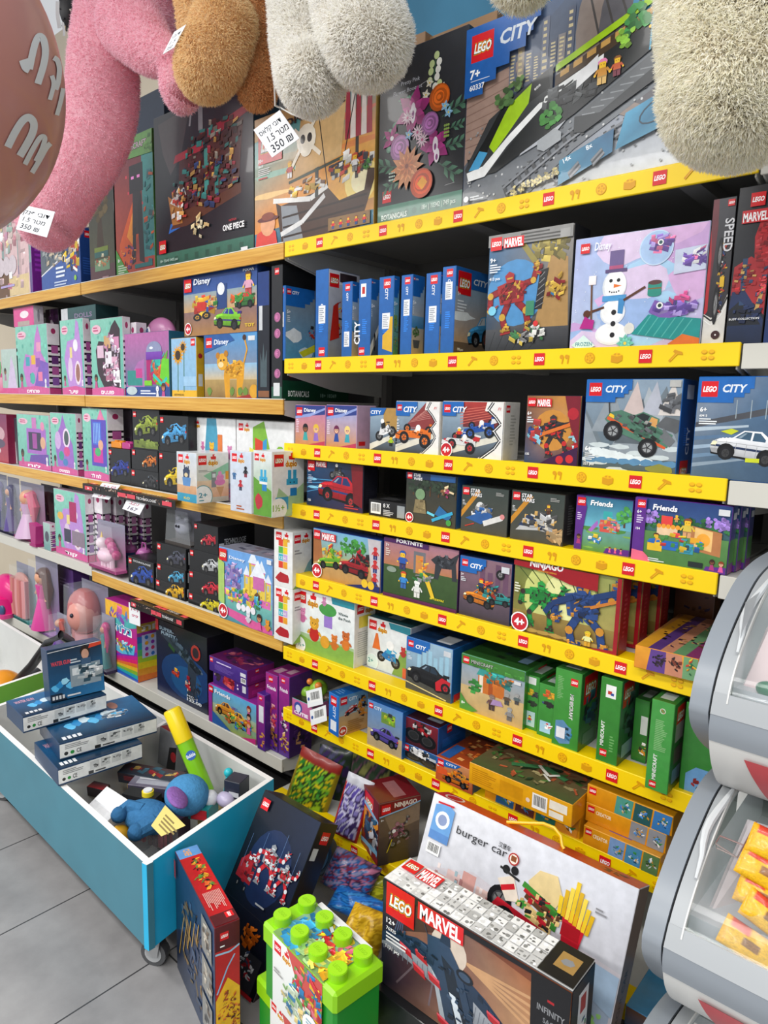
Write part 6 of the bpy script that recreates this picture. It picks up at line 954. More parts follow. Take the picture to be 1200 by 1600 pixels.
def s_ice(p): p.bg('b9b4a0','eff0ef'); p.grad(0,.1,1,.45,'d9a882','e6cdb0'); p.poly([(.2,.55),(1,.8),(1,.6),(.4,.45)],'8fc4a4'); p.rect(.45,.3,.6,.62,'8a8a90'); p.rect(.48,.5,.58,.58,'d8dce0'); p.poly([(.6,.3),(.85,.3),(.74,.08)],'c99a6a'); p.ell(.72,.4,.17,'d87ab0',.07); p.ell(.73,.5,.12,'dc84b8',.07); p.ell(.72,.58,.06,'e090c0',.05); p.rect(.9,.45,1,.62,'e09a2a'); duplo(p,.05,.96,.6); p.fine(.05,.62,.5,.67,2,'9a9a9a'); p.ell(.18,.13,.3,'3a9aa0',n=22); p.ell(.18,.13,.28,'f2f4f2',n=22); p.text('2+',.05,.11,.1,'2a8fa0',w=.26); p.fine(.06,.03,.3,.07,1,'2a8fa0')
# the two cartons that jut out over the rail
jut = -.085
def f_dog(p): p.bg('d3c0a4','c9d4de'); p.grad(0,0,1,.17,'2f8fae','3a9ab8'); p.grad(0,.17,1,.34,'c9966c','d0a47c'); duplo(p,.08,.96,.6); q = p.at(.5,.5,.36); q.poly([(-.5,-.7),(.5,-.7),(.6,0),(-.6,0)],'5a8ac0'); q.poly([(-.45,0),(.4,0),(.5,.6),(0,.9),(-.5,.6)],'33415c'); q.ell(-.05,.2,.25,'d8c49a',.18); q.rect(-.35,.6,-.2,1.0,'26304a'); q.rect(.2,.55,.35,.95,'26304a'); p.text('KO',.35,.05,.05,'e8c82a',w=.3)
z_ = W3
J = Y_ = FY+jut
def jb(lab,x0,x1,x2,yt,yb,fr,sd,name='boxed_building_blocks',j=jut):
    z0 = atY(x0,yb,FY+j)[2]; z0 = max(z0,W3+.003)
    return fb(name,lab,CB,W3+.0046,x0,x1,yt,x2,fr,side=sd,set=j,col='dfe2e4')
jb('white carton jutting over the wooden rail with a pink ice cream cone',277,308,358,705,805,f_dog,s_ice)
def f_mv(p): p.bg('c8ccd8','ccd8e6'); duplo(p,.08,.96,.6); [fig(p,x,y,.17,h,b,l,h) for x,y,h,b,l in ((.2,.62,'c8ccd2','3a6a9a','3a6a9a'),(.5,.45,'b8202c','b8202c','2a3050'),(.75,.68,'1e1e26','1e1e26','8a2030'))]; p.fine(.3,.03,.7,.12,2,'b05a2a')
jb('white carton with three small masked figures, between the ice cream and blue rabbit cartons',360,393,400,703,805,f_mv,None)
def rab(p,x,y,s): q = p.at(x,y,s); q.rect(-.6,-.2,.6,.4,'3aa4cc'); q.rect(-.45,.4,-.1,1.1,'3aa4cc'); q.rect(.1,.4,.45,1.1,'3aa4cc'); q.rect(-.6,-.35,.6,-.1,'ece9e4'); q.rect(-.2,-1,.5,-.35,'2a80c0'); q.ell(-.2,.1,.06,'222222'); q.ell(.2,.1,.06,'222222')
jb('white carton with a blue block rabbit and a red crab, jutting over the wooden rail',396,425,475,703,805,lambda p: (p.bg('6aa03a','dfe3e6'),p.poly([(0,0),(1,0),(1,.4),(0,.6)],'5f9a34'),duplo(p,.06,.96,.6),rab(p,.55,.55,.36),blotch(p,.3,.22,.26,.13,'b8303a',4)),lambda p: (p.bg('e4e6e6','f0f1f1'),duplo(p,.06,.96,.7),p.poly([(0,.0),(1,.0),(1,.5),(.5,.3),(.2,.45)],'a9c89a'),rab(p,.62,.5,.3),p.rect(.1,.1,.5,.3,'3a9ac8'),p.ell(.2,.12,.26,'f2f4f2',n=20),p.text('1½+',.02,.09,.1,'7ab02a',w=.36)))
# ---------------------------------------------------------------- fourth wooden shelf and the white deck left of it
lb('boxed_doll_playset','large teal carton with magenta window and mouse house print, on the white deck',W4L,88,137,762,150,lambda p: (doll_card(1,'דוק',9)(p),p.rect(.5,.55,.72,.85,'a81f5e'),p.rect(.3,.22,.52,.42,'3a3a50'),p.rect(.55,.2,.95,.42,'8a7a8a'),p.ell(.2,.6,.1,'e0b04a',.06)),fd,PK,st=.01)
for i,(x0,x1) in enumerate(((150,163),(172,184),(192,204),(214,226))):
    lb('boxed_doll_playset',('striped carton edge directly behind','second striped carton edge behind','third striped carton edge behind','fourth striped carton edge behind')[i]+' the magenta window carton',W4L,x0,x1,768+i*4,.04,lambda p: stripes(p,3),lambda p: stripes(p,5),PK,st=.05+.055*i)
lb('boxed_doll','little teal and striped carton leaning on the magenta window carton',W4L,69,80,815,89,lambda p: (p.bg('6a9a98','a9c4bc'),p.ell(.5,.5,.3,'4a4a5a',.2)),fd,PK,st=-.0)
def clearpack(lab,x0,x1,yt,z,fn,cat='toy',name='packed_doll',st=.02,d=.05,colr='b0307a'):
    Y = FY+st; X0 = Xat(x0,Y,z); X1 = Xat(x1,Y,z); h = Zat(yt,X0,Y)-z; w_ = X1-X0
    e = empty(name,((X0+X1)/2,Y+d/2,z)); tag(e,lab,cat)
    g = G(); g.box(-w_/2,-d/2,0,w_/2,d/2,.012,colr); P(g,(-w_/2,d/2-.004,0),(w_,0,0),(0,0,h)).bg(shade(colr,.6),shade('9a9ab0',.8)); g.build('backing_card','card',e)
    g = G(); fn(g,w_,h); g.build('figure','plastic',e)
    g = G(); t = w_*.1; pts = [(-w_/2,0),(w_/2,0),(w_/2-t,h*.97),(-w_/2+t,h*.97)]
    g.face([(x,-d/2,z_) for x,z_ in pts]); g.face([(w_/2,-d/2,0),(w_/2,d/2,0),(w_/2-t,d/2,h*.97),(w_/2-t,-d/2,h*.97)]); g.face([(-w_/2+t,-d/2,h*.97),(w_/2-t,-d/2,h*.97),(w_/2-t,d/2,h*.97),(-w_/2+t,d/2,h*.97)]); g.build('clear_window','clear',e)
    return e
def dollfig(hair,dress,skin='d8a080'):
    def f(g,w_,h):
        g.cyl((0,0,h*.06),w_*.26,h*.42,dress,r2=w_*.1); g.cyl((0,0,h*.45),w_*.1,h*.2,dress,r2=w_*.14); g.ball((0,0,h*.75),w_*.15,skin,nu=12,nv=8); g.ball((0,.008,h*.78),(w_*.2,w_*.16,h*.1),hair,nu=12,nv=8)
        g.tube([(w_*.12,.0,h*.8),(w_*.24,0,h*.6),(w_*.2,0,h*.35)],[w_*.08,w_*.1,w_*.03],hair); g.tube([(-w_*.14,0,h*.63),(-w_*.28,-.005,h*.5)],w_*.035,skin); g.tube([(w_*.14,0,h*.63),(w_*.22,-.01,h*.45)],w_*.035,skin)
    return f
clearpack('clear pack with a pink haired doll in a lilac gown, white deck far left',22,58,752,W4L,dollfig('d8587a','c9a8c8'))
clearpack('clear pack with a reddish haired doll set further back than the lilac gown one',54,80,756,W4L,dollfig('8a3048','6a3a5a'),st=.12)
clearpack('dark violet doll pack at the left edge of the white deck',2,20,745,W4L,dollfig('3a3a6a','5a4a8a'),colr='2a2450')
clearpack('dark violet doll pack cut by the left edge of the frame',-16,1,740,W4L,dollfig('6a5aa0','3a3a7a'),colr='2a2450')
e = clearpack('pink base pack with a unicorn figure under a clear arched cover, white deck',139,181,812,W4L,lambda g,w_,h: (g.ball((0,0,h*.3),(w_*.25,w_*.15,h*.16),'e8c8d8'),g.ball((-w_*.15,-.005,h*.55),(w_*.12,w_*.1,h*.12),'f0dce6'),g.tube([(-w_*.1,0,h*.35),(-w_*.14,0,h*.55)],w_*.07,'f0dce6'),[g.tube([(x,0,h*.25),(x,0,h*.05)],w_*.05,'e8c8d8') for x in (-w_*.15,-w_*.05,w_*.08,w_*.17)],[g.ball((w_*.1+i*w_*.08,.0,h*(.6-.08*i)),w_*.09,('c0307a','d04a90','b0307a')[i % 3],nu=8,nv=6) for i in range(4)],g.cyl((-w_*.18,0,h*.64),w_*.03,h*.14,'f2d060',r2=.001)),colr='c8609a',st=-.01)
# magenta bag shaped pack
g = G(); g.box(-.035,-.02,0,.035,.02,.012,'a01a6a'); pts = [(-.02,0),(.028,0),(.04,.09),(-.034,.1)]
for y in (-.018,.018): g.face([(x,y,z+.012) for x,z in (pts if y < 0 else pts[::-1])],'a81c70')
for i in range(4): a,b = pts[i],pts[(i+1) % 4]; g.face([(a[0],-.018,a[1]+.012),(a[0],.018,a[1]+.012),(b[0],.018,b[1]+.012),(b[0],-.018,b[1]+.012)],'c03a88')
x_ = Xat(56,1.4,W4L); tag(g.build('toy_bag','plastic',M=Matrix.Translation((x_,1.405,W4L))),'magenta toy bag in front of the pink haired doll','toy')
# cups with domed lids
for i,(x,y,c1_,lab) in enumerate(((186,1.50,'6a3a70','cup with mauve domed lid nearest the unicorn pack'),(203,1.49,'2a3a6a','navy cup with mauve domed lid, middle of the three'),(226,1.5,'28305c','navy cup with mauve domed lid beside the black car cartons'))):
    X = Xat(x,y,W4L); e = empty('cup',(X,y,W4L)); tag(e,lab,'cup','tub shaped cups on the shadowed shelf')
    g = G(); g.cyl((0,0,0),.026,.075,c1_,r2=.031); g.cyl((0,0,.02),.0292,.03,'2a7a6a',r2=.0305); g.build('cup_body','plastic',e)
    g = G(); g.cyl((0,0,.075),.034,.01,'a04a8a'); g.ball((0,0,.084),(.03,.03,.022),'b86aa8',v1=.5); g.tube([(-.02,0,.09),(-.01,0,.125),(.012,0,.125),(.02,0,.09)],.004,'b05a9c'); g.build('lid','plastic',e)
# black car stacks
def t_side(p): p.grad(0,0,1,1,'17181a','1f2022'); p.rect(.1,.25,.5,.85,'cfd1d3')
def t_top(p): p.rect(0,0,1,1,'222326'); p.fine(.2,.3,.8,.8,4,'3a3b3e')
def tk(lab,z,x0,x1,yt,fr,st=.014,d=.1): return tb(lab,z,x0,x1,yt,fr,st=st,d=d,side=t_side,top=t_top)
tk('black carton with a dark blue open car and white title, left of the stacks',W4,201,241,868,tech('2a4a9c',big=.42,tx=.52,ty=.4,ttl=True))
a = tk('black carton with a yellow sports car, bottom of the left stack',W4,243,289,903,tech('dca81e',big=.3,tx=.66)); b = tk('black carton with a small light blue car, middle of the left stack',a.top,245,290,878,tech('4a9ac0',big=.26,tx=.68)); c = tk('black carton with a dark grey car, top of the left stack',b.top,245,291,846,tech('4a4c5a',big=.3,tx=.66))
a2 = tk('black carton with a yellow and grey car, bottom of the right stack',W4,294,343,924,tech('d0c020',big=.3,tx=.7)); b2 = tk('black carton with a red car, second in the right stack',a2.top,295,343,889,tech('c0283a',big=.28,tx=.72)); c2_ = tk('black carton with a silver car, third in the right stack',b2.top,296,343,856,tech('b8babc',big=.28,tx=.72))
tb('long black carton with a title along its side, top of the right stack',c2_.top,303,341,815,tech('c03040',big=.3,tx=.6),d=.16,side=lambda p: (p.bg('141416','1c1d20'),p.text('TECHNOLOGIE',.15,.35,.2,'b9bbbd',sh=.2,w=.6),p.rect(.02,.0,.15,.4,'cfd1d3')),top=lambda p: (p.bg('2a2024','1c1c1e'),bricks(p,.4,.5,.3,.3,['5a2a34','3a3a3e'],14,2,.1)))
clearpack('clear bag with a small white furry creature on the black car stack',258,298,792,c.top,lambda g,w_,h: (g.ball((0,0,h*.5),(w_*.25,w_*.15,h*.22),'8a8c9c'),g.ball((-w_*.15,0,h*.72),w_*.07,'8a8c9c',nu=8),g.ball((w_*.15,0,h*.72),w_*.07,'8a8c9c',nu=8),g.ball((-.006,-w_*.15,h*.54),w_*.03,'20202a',nu=6),g.ball((.01,-w_*.15,h*.54),w_*.03,'20202a',nu=6)),colr='4a4440',st=.03)
def a_dc(p): p.bg('7fb0d8','6aa0dc'); p.grad(0,0,1,.4,'4a8a9a','7ac0b0'); p.poly([(0,.1),(.6,.0),(1,.0),(1,.06),(.5,.14),(0,.2)],'d85a98'); castle(p,.72,.62,.26,'e6c84a','dfe8f2','d870b0'); p.poly([(.6,.7),(.75,.95),(.9,.7)],'e9eef6'); p.rect(.66,.55,.86,.72,'c86aa8'); q = p.at(.22,.6,.18); q.poly([(-.7,-.6),(.8,-.6),(.9,.4),(.3,1),(-.6,.7)],'8f7ab8'); bricks(p,.24,.62,.16,.18,['8f7ab8','b49cd0','6a5aa0','c9b8e0','4a8ad0'],50,3,.06,.7); bricks(p,.45,.35,.35,.1,['4a9a5a','3a7ad0','e8c84a','d870b0','5ab0c8'],60,5,.06,.4); fig(p,.3,.42,.06,'d0a04a','3a8ad0','3a8ad0'); doll(p,.78,.13,.1,'3a2018','d85a98','c98a60'); bear(p,.58,.14,.07,'d8d8e0'); bear(p,.93,.12,.07,'e0902a'); [p.ell(.4+.09*i,.25,.045,'eceaf0') for i in range(4)]; p.poly([(0,.85),(.12,.8),(.12,.2),(0,.25)],'a8c86a'); p.text('Disney',.22,.88,.04,'eef3fa',w=.3); logo(p,.02,.99,.15); age(p,.09,.12,.09,'4+','c4202c'); p.rect(.92,.93,1,.99,'e2e4e8')
lb('boxed_castle_set','blue and pink carton with a yellow and white castle and purple rocks',W4,343,426,853,.1,a_dc,lambda p: plain(p,'8a9ab8'),'8aa0c8',top=lambda p: (p.bg('8a8a9a','a0a0b0'),bricks(p,.5,.5,.45,.4,['6a6a80','b0a0b0'],20,3,.1)),st=-.01)
def f_num(p): p.bg('e3e3e0','eceeec'); duplo(p,.1,.97,.75); [p.rect(.25+.25*(i % 2),.34+.13*(i//2),.49+.25*(i % 2),.46+.13*(i//2),c) for i,c in enumerate(('d8402a','e8a02a','3ab0c0','c9a8d8','5ab04a','e8d02a','d8402a','e8b02a'))]; p.ell(.5,.86-.07,.0,'d8402a'); p.text('1234',.3,.5,.05,'f0f0f0',w=.35); blotch(p,.5,.17,.42,.11,'b0202a',3,9)
def s_num(p): p.bg('dfe3e0','eef0ee'); p.poly([(.2,0),(1,0),(1,.5),(.8,.42),(.5,.2)],'7aa8b0'); p.poly([(.0,0),(.6,0),(.4,.15)],'8ab04a'); duplo(p,.08,.95,.8); p.fine(.1,.6,.5,.7,2,'a0a0a0')
n1 = lb('boxed_building_blocks','white carton with rainbow number blocks over a red shape, lower of two',W4,428,457,914,487,f_num,s_num,'e4e6e4',st=-.02)
lb('boxed_building_blocks','white carton with rainbow number blocks over a red shape, upper of two',n1.top,428,457,826,487,f_num,s_num,'e4e6e4',st=-.02)
# ---------------------------------------------------------------- base deck, left part
def a_gun(p): p.bg('16204a','16181f','101830','14161c'); p.ell(.6,.35,.5,'1a3a6a',.3,20); p.ell(.6,.3,.3,'205080',.2,16); q = p.at(.5,.58,.45,-.45); q.poly([(-1,.0),(.6,.1),(.75,.3),(-1,.3)],'2a3542'); q.poly([(.3,.1),(.7,.1),(.95,-.7),(.65,-.75)],'2c3644'); q.rect(-.6,-.05,-.3,.05,'2a4a2a'); bricks(q,0,.18,.8,.12,['2a3542','3a4a5a','1c2530','4a5a6a'],60,3,.13,.1); bricks(q,.8,-.4,.1,.3,['2c3644','3a4656'],16,5,.1,.2); bricks(p,.38,.35,.07,.04,['c8402a','e0a02a','8a1a1a'],14,3,.04,.3); bricks(p,.62,.28,.04,.09,['c02a34','8a1a2a','c9b0a0'],16,3,.04,.3); p.ell(.8,.75,.09,'a03028'); p.ell(.8,.75,.06,'2a2028'); p.text('SUPER-',.08,.88,.045,'8aa0b0',w=.3); p.text('PURITY',.12,.82,.045,'8aa0b0',w=.3); p.rect(.0,.85,.06,1,'a02028'); p.text('MC-1',.62,.12,.03,'d8dce0',w=.2); p.text('122.00',.62,.07,.04,'d8dce0',b=.04,w=.28)
# placed by the corners seen: its front faces the aisle
lb('boxed_toy_gun','large dark blue carton with a toy water pistol, red label at its corner',W5,246,325,965,.12,a_gun,lambda p: p.bg('101216','15171c'),'14161c',st=.02)
def a_rb(p):
    p.poly([(0,0),(1,0),(1,1),(0,1)],'b02a8a'); cs = ['7a2ab0','c01a8a','d8206a','e8702a','f0c02a','8ac03a','2ab0b8','2a60c8']
    for i,c in enumerate(cs): p.poly([(1,.42-i*.055),(1,.36-i*.055),(0,.15-i*.03),(0,.2-i*.02)],c)
    p.poly([(0,.55),(1,.75),(1,1),(0,1)],'4ab0b0'); p.poly([(0,.7),(.4,.8),(.6,1),(0,1)],'f0b82a'); p.poly([(.4,.9),(1,.8),(1,1),(.4,1)],'e8a02a'); p.poly([(0,.4),(1,.5),(1,.6),(0,.5)],'c8207a'); bricks(p,.4,.82,.3,.06,['8a4ab0','d85a9a','4a8ac0'],14,3,.12,.8)
    p.text('תולנח'[:4],.2,.6,.11,'ffffff',b=.07,w=.65); p.text('תולנח'[:4],.22,.61,.1,'3a9ac0',b=.03,w=.6); p.poly([(.15,.33),(.5,.42),(.95,.5),(.9,.36),(.5,.3)],'5ab8d8'); bricks(p,.5,.4,.3,.05,['8ad0e8','d8e8f0','2a8ab0','e8c040'],26,3,.08,.8)
def s_rb(p):
    cs = ['e8782a','eda02a','e8d02a','a8cc3a','5ab86a','2aa0b0','3a70c0','a03aa0']
    for i,c in enumerate(cs): p.poly([(0,i*.09),(1,i*.09-.02),(1,i*.09+.09),(0,i*.09+.11)],c)
    p.rect(0,.68,1,1,'b01a7a'); p.rect(0,.68,1,.8,'d8b04a'); p.text('תול',.15,.7,.08,'f4f0ea',b=.04,w=.7); p.rect(.15,.32,.85,.64,'b9c4ea'); [p.ell(.3+.2*(i % 3),.36+.08*(i//3),.06,('c03a6a','3a70c0','e0a02a','8a3ab0')[i % 4]) for i in range(12)]
lb('boxed_craft_kit','bright rainbow carton with white lettering and a slanted open front',W5,168,216,934,.14,a_rb,s_rb,'b02a8a',st=-.0)
clearpack('clear box with a large pink haired doll head beside the rainbow carton',100,140,908,W5,lambda g,w_,h: (g.ball((-.01,0,h*.55),(w_*.32,w_*.3,h*.27),'d8958a'),g.ball((-w_*.12,.01,h*.62),(w_*.38,w_*.28,h*.3),'c06a6a'),g.tube([(-w_*.35,0,h*.7),(-w_*.38,0,h*.35),(-w_*.3,0,h*.12)],w_*.12,'c47a78'),g.ball((w_*.05,-w_*.28,h*.6),w_*.04,'2a2a3a',nu=8),g.cyl((0,0,h*.1),w_*.2,h*.2,'d89aa0')),colr='7a5a9a',name='doll_head',d=.1,st=-.03)
clearpack('lilac framed box with a slim doll in a pink top',46,80,868,W5,dollfig('5a3020','d84a9a','d8a080'),colr='a878c0',st=-.01)
lb('boxed_doll','violet carton behind the slim doll box',W5,92,118,882,.08,lambda p: (p.bg('4a2a6a','6a4a8c'),p.fine(.2,.7,.8,.85,3,'a08ac0')),None,'5a3a80',st=.09)
clearpack('teal topped box with long pink doll hair at the left of the base deck',16,44,878,W5,lambda g,w_,h: (g.ball((0,0,h*.72),(w_*.36,.02,h*.14),'c88a80'),[g.tube([(-w_*.3+i*w_*.12,-.012,h*.75),(-w_*.34+i*w_*.13,-.014,h*.4),(-w_*.28+i*w_*.11,-.012,h*.08)],w_*.09,('c8807a','b86a6a','d8989a')[i % 3],n=6) for i in range(6)]),colr='3a9a98',st=-.0)
clearpack('little clear pack with a red haired toy in front of the slim doll',76,96,958,W5,dollfig('c0402a','6a4a9a'),st=-.06,colr='8a5aa0')
clearpack('small clear pack with a magenta hatted toy beside the rainbow carton',146,166,960,W5,dollfig('c0307a','2a8a8a','c07a5a'),st=-.05,colr='3a2a4a')
# pink bottle shaped toy
X = Xat(8,1.4,W5); e = empty('toy_bottle',(X,1.42,W5)); tag(e,'big hot pink bottle shaped toy at the left edge of the base deck','toy')
g = G(); g.ball((0,0,.11),(.13,.07,.1),'d81a7a'); g.cyl((0,0,0),.11,.1,'d81a7a'); g.build('body','plastic',e)
g = G(); g.ball((.06,-.06,.04),(.04,.02,.045),'3a5a80'); g.ball((.065,-.078,.05),.012,'18202a',nu=8); g.cyl((.07,-.05,-.0),.05,.02,'e04a90'); g.build('figure','plastic',e)
# purple cartons by the gun carton
def a_fr(p): p.bg('8a9a4a','5aa8d8'); p.grad(0,.3,1,.55,'b0a060','9ab8a0'); car(p,.35,.52,.2,'d8902a',0,'5a3a2a','c8a02a','a0502a'); car(p,.62,.42,.2,'e0a82a',-.1,'5a3a2a','c8a02a','a0502a'); bricks(p,.6,.3,.3,.15,['c86a3a','d8b04a','3a7ad0','5a9a4a'],50,3,.05,.3); p.poly([(.05,.35),(.5,0),(.05,0)],'2a5a9c'); [doll(p,.86,.75-.2*i,.09,('8a3020','3a2018','c9602a')[i],'d85a98') for i in range(3)]; p.rect(0,0,.08,1,'8a2a8a'); p.poly([(.7,0),(1,0),(1,.15)],'c0307a'); logo(p,.01,.98,.09); p.text('Friends',.14,.84,.1,'f4f4f8',b=.03,w=.34); p.fine(.5,.62,.7,.7,2,'5a6ab0')
v1 = lb('boxed_vehicle_set','purple edged carton with two yellow orange jeeps, bottom of the purple stack',W5,327,401,1067,.1,a_fr,lambda p: plain(p,'b02a7a'),'8a2a8a',st=.0)
PU = '4a2480'
v2 = lb('boxed_pet_set','violet carton with a red animal print, middle of the purple stack',v1.top,333,388,1043,.1,lambda p: (p.bg('41206e','4c2680'),bricks(p,.42,.45,.15,.25,['c0303a','d85a5a','8a1a2a'],30,3,.1,.4),bricks(p,.1,.6,.07,.25,['d8c0a0','3a2a3a'],10,2,.06),p.fine(.7,.3,.75,.8,2,'e0d0e8'),p.rect(.85,.3,.95,.8,'d0d0d8')),lambda p: plain(p,'b02a7a'),PU,st=.01,h=.052)
lb('boxed_pet_set','violet carton with barcode and white print, top of the purple stack',v2.top,327,386,1012,.12,lambda p: (p.bg('3f2478','4a2a88'),logo(p,.02,.95,.08),p.fine(.2,.7,.85,.85,1,'d8c8e8'),p.fine(.15,.2,.7,.6,5,'6a50a0'),p.bar(.85,.05,.98,.4),p.rect(.84,.5,.98,.75,'d8d8e0')),lambda p: plain(p,'8a2470'),PU,st=-.0,h=.055,top=lambda p: (p.bg('5a1a50','3a1a4a'),bricks(p,.5,.5,.45,.4,['8a2a4a','3a2040','b05a6a'],30,3,.1)))
def fspine(a,b): return lambda p: (p.bg(PU,'a02a80'),logo(p,.25,.97,.35),p.text('Friends',.12,.8,.05,'f4f0f8',w=.75),bricks(p,.5,.45,.35,.15,a,30,3,.2,.6),bricks(p,.5,.15,.4,.12,b,26,4,.2,.6))
frt = lambda p: (p.bg('8a2470','6a1a58'),p.rect(.2,.2,.7,.6,'b08a9a'))
lb('boxed_pet_set','short violet spine with a white sticker, right of the purple stack',W5,402,414,1082,.1,lambda p: (p.bg(PU,'a02a80'),logo(p,.25,.97,.4),p.rect(.2,.5,.85,.8,'dcdce2'),bricks(p,.5,.2,.4,.15,['c0303a','d8a03a'],16,2,.2)),None,PU,st=-.01)
lb('boxed_pet_set','tall violet spine with a pink animal print, left of two tall ones',W5,415,434,1049,.1,fspine(['d84a5a','e8a0a0','c03048'],['2a1a2a','8a5a2a']),frt and None,PU,top=frt)
lb('boxed_pet_set','tall violet spine with girl faces, right of two tall ones',W5,435,452,1052,.1,fspine(['e8e0e0','2a2a3a','c03a7a'],['d8b04a','8a3a2a','e8b090']),lambda p: (p.bg('3a1a5a','5a2a7a'),bricks(p,.5,.3,.4,.25,['2a1a3a','d8a06a','6a3a8a'],30,3,.15)),PU,top=frt)
# ---------------------------------------------------------------- hanging price tags and brochures on the rails
M['paper'] = mat('paper',None,.75)
def price_tag(pts,lab,lines,Yp,name='price_tag',string=None):
    P3 = [atY(px,py,Yp) for px,py in pts]      # lower left, lower right, upper left
    o,u,v = P3[0],P3[1]-P3[0],P3[2]-P3[0]; n = np.cross(u,v); n /= np.linalg.norm(n)
    g = G(); o_ = np.zeros(3)
    fr = [o_,u,u+v,v]; t = n*.0012
    g.face([tuple(a) for a in fr],'eeeff2'); g.face([tuple(a-t) for a in fr[::-1]],'e4e4e8')
    for i in range(4): a,b = fr[i],fr[(i+1) % 4]; g.face([tuple(a-t),tuple(b-t),tuple(b),tuple(a)],'e4e4e8')
    p = P(g,o_,u,v)
    for (s,x,y,h,w_,c) in lines: p.text(s,x,y,h,c,sh=.15,b=.012,w=w_)
    p.line([(.1,.62),(.9,.62)],.004,'b9bcc4'); p.line([(.1,.36),(.9,.36)],.004,'b9bcc4')
    ob = g.build('paper_card' if string else name,'paper',M=Matrix.Translation(Vector(o)))
    if string:
        e = empty(name,tuple(o)); ob.parent = e; ob.matrix_parent_inverse = Matrix.Translation(-Vector(o)); tag(e,lab,'price tag')
        g = G(); g.tube([Vector(atY(a,b,yy))-Vector(o) for a,b,yy in string],.0022,'f1f0ec',n=6); g.build('string','paper',e)
    else: tag(ob,lab,'price tag')
R_ = 'c04a6a'
price_tag([(143,776),(170,781),(160,754)],'left of two white paper price tags hanging on the third wooden rail',[('2 ב 50',.15,.68,.2,.7,R_),('45 ₪',.2,.4,.18,.6,'5a4a6a'),('39',.3,.1,.2,.4,R_)],1.375)
price_tag([(191,795),(218,805),(204,769)],'right of two white paper price tags hanging on the third wooden rail',[('199 ב',.15,.7,.2,.7,'5a4a6a'),('בצע',.2,.4,.18,.5,R_),('167',.25,.1,.2,.5,'5a4a6a')],1.375)
price_tag([(202,973),(219,979),(201,941)],'white paper price tag with pink writing hanging beside the rainbow carton',[('1+1',.2,.65,.14,.6,R_),('99',.2,.35,.14,.6,R_)],1.375)
def broch(x0,y0,x1,y1,lab):
    a = atY(x0,y0,1.385); b = atY(x1,y1,1.385); z = (a[2]+b[2])/2
    g = G(); L_ = b[0]-a[0]; g.box(0,-.032,.006,L_,.012,.008,'1c1816'); p = P(g,(0,-.032,.008),(L_,0,0),(0,.044,0))
    g.box(0,-.034,-.024,L_,-.032,.008,'1c1816'); f = P(g,(0,-.034,-.024),(L_,0,0),(0,0,.032))
    for q in (p,f): bricks(q,.5,.5,.48,.4,['2a221e','8a6a5a','3a2a24','c9b0a0'],60,3,.012,.5); [q.rect(x,.25,x+.09,.75,'d84a58') for x in (.03,.42,.52,.88)]; q.text('TECHNOLOGIE',.62,.35,.3,'d8d8d8',w=.2); q.text('A+',.06,.35,.3,'ffffff')
    o = g.build('brochure','card',M=Matrix.Translation((a[0],1.4,z))); tag(o,lab,'brochure')
broch(136,757,281,786,'black brochure strip with red labels hooked over the third wooden rail')
broch(210,937,294,971,'black brochure strip with red labels hooked over the fourth wooden rail')
# ---------------------------------------------------------------- display bins on castors
def quadwall(g,a,b,z0,z1,t,col,top='eeeeec',inner='d4d6d4',n=None):
    """panel from a to b (plan), thickness t to the left of a->b"""
    a,b = Vector(a),Vector(b); d = (b-a).normalized(); nn = Vector((-d.y,d.x))*t
    z1 += .0006*abs(d.x); P4 = [a,b,b+nn,a+nn]; lo = [(p.x,p.y,z0) for p in P4]; hi = [(p.x,p.y,z1) for p in P4]
    cs = [col,col,inner,col]
    for i in range(4): j = (i+1) % 4; g.face([lo[i],lo[j],hi[j],hi[i]],cs[i])
    g.face(hi,top); g.face(lo[::-1],col)
def caster(par,x,y,rz=0):
    e = empty('castor',(x,y,0)); e.parent = par; e.matrix_parent_inverse = par.matrix_basis.inverted()
    g = G(); R_ = Matrix.Rotation(rz,4,'Z')@Matrix.Rotation(math.pi/2,4,'X'); g.cyl((0,.033,-.011),.033,.022,'4a4b4d',M=R_,n=24); g.cyl((0,.033,-.0125),.022,.025,'a9abac',M=R_,n=20); g.cyl((0,.033,-.014),.007,.028,'6a6a6a',M=R_,n=12)
    g.build('wheel','plastic',e)
    g = G(); M2 = Matrix.Rotation(rz,4,'Z')
    for s in (-1,1): g.face([tuple(M2@Vector(v)) for v in ((-.014,s*.018,.03),(.014,s*.018,.03),(.026,s*.018,.095),(-.02,s*.018,.095))],'9a9b9c'); g.face([tuple(M2@Vector(v)) for v in ((-.014,s*.016,.03),(.014,s*.016,.03),(.026,s*.016,.095),(-.02,s*.016,.095))][::-1],'9a9b9c')
    g.box(-.03,-.03,.093,.03,.03,.099,'9a9b9c'); g.build('fork','plastic',e)
    return e
M['lam'] = mat('laminate_board',None,.35,noise=.08,nscale=7)
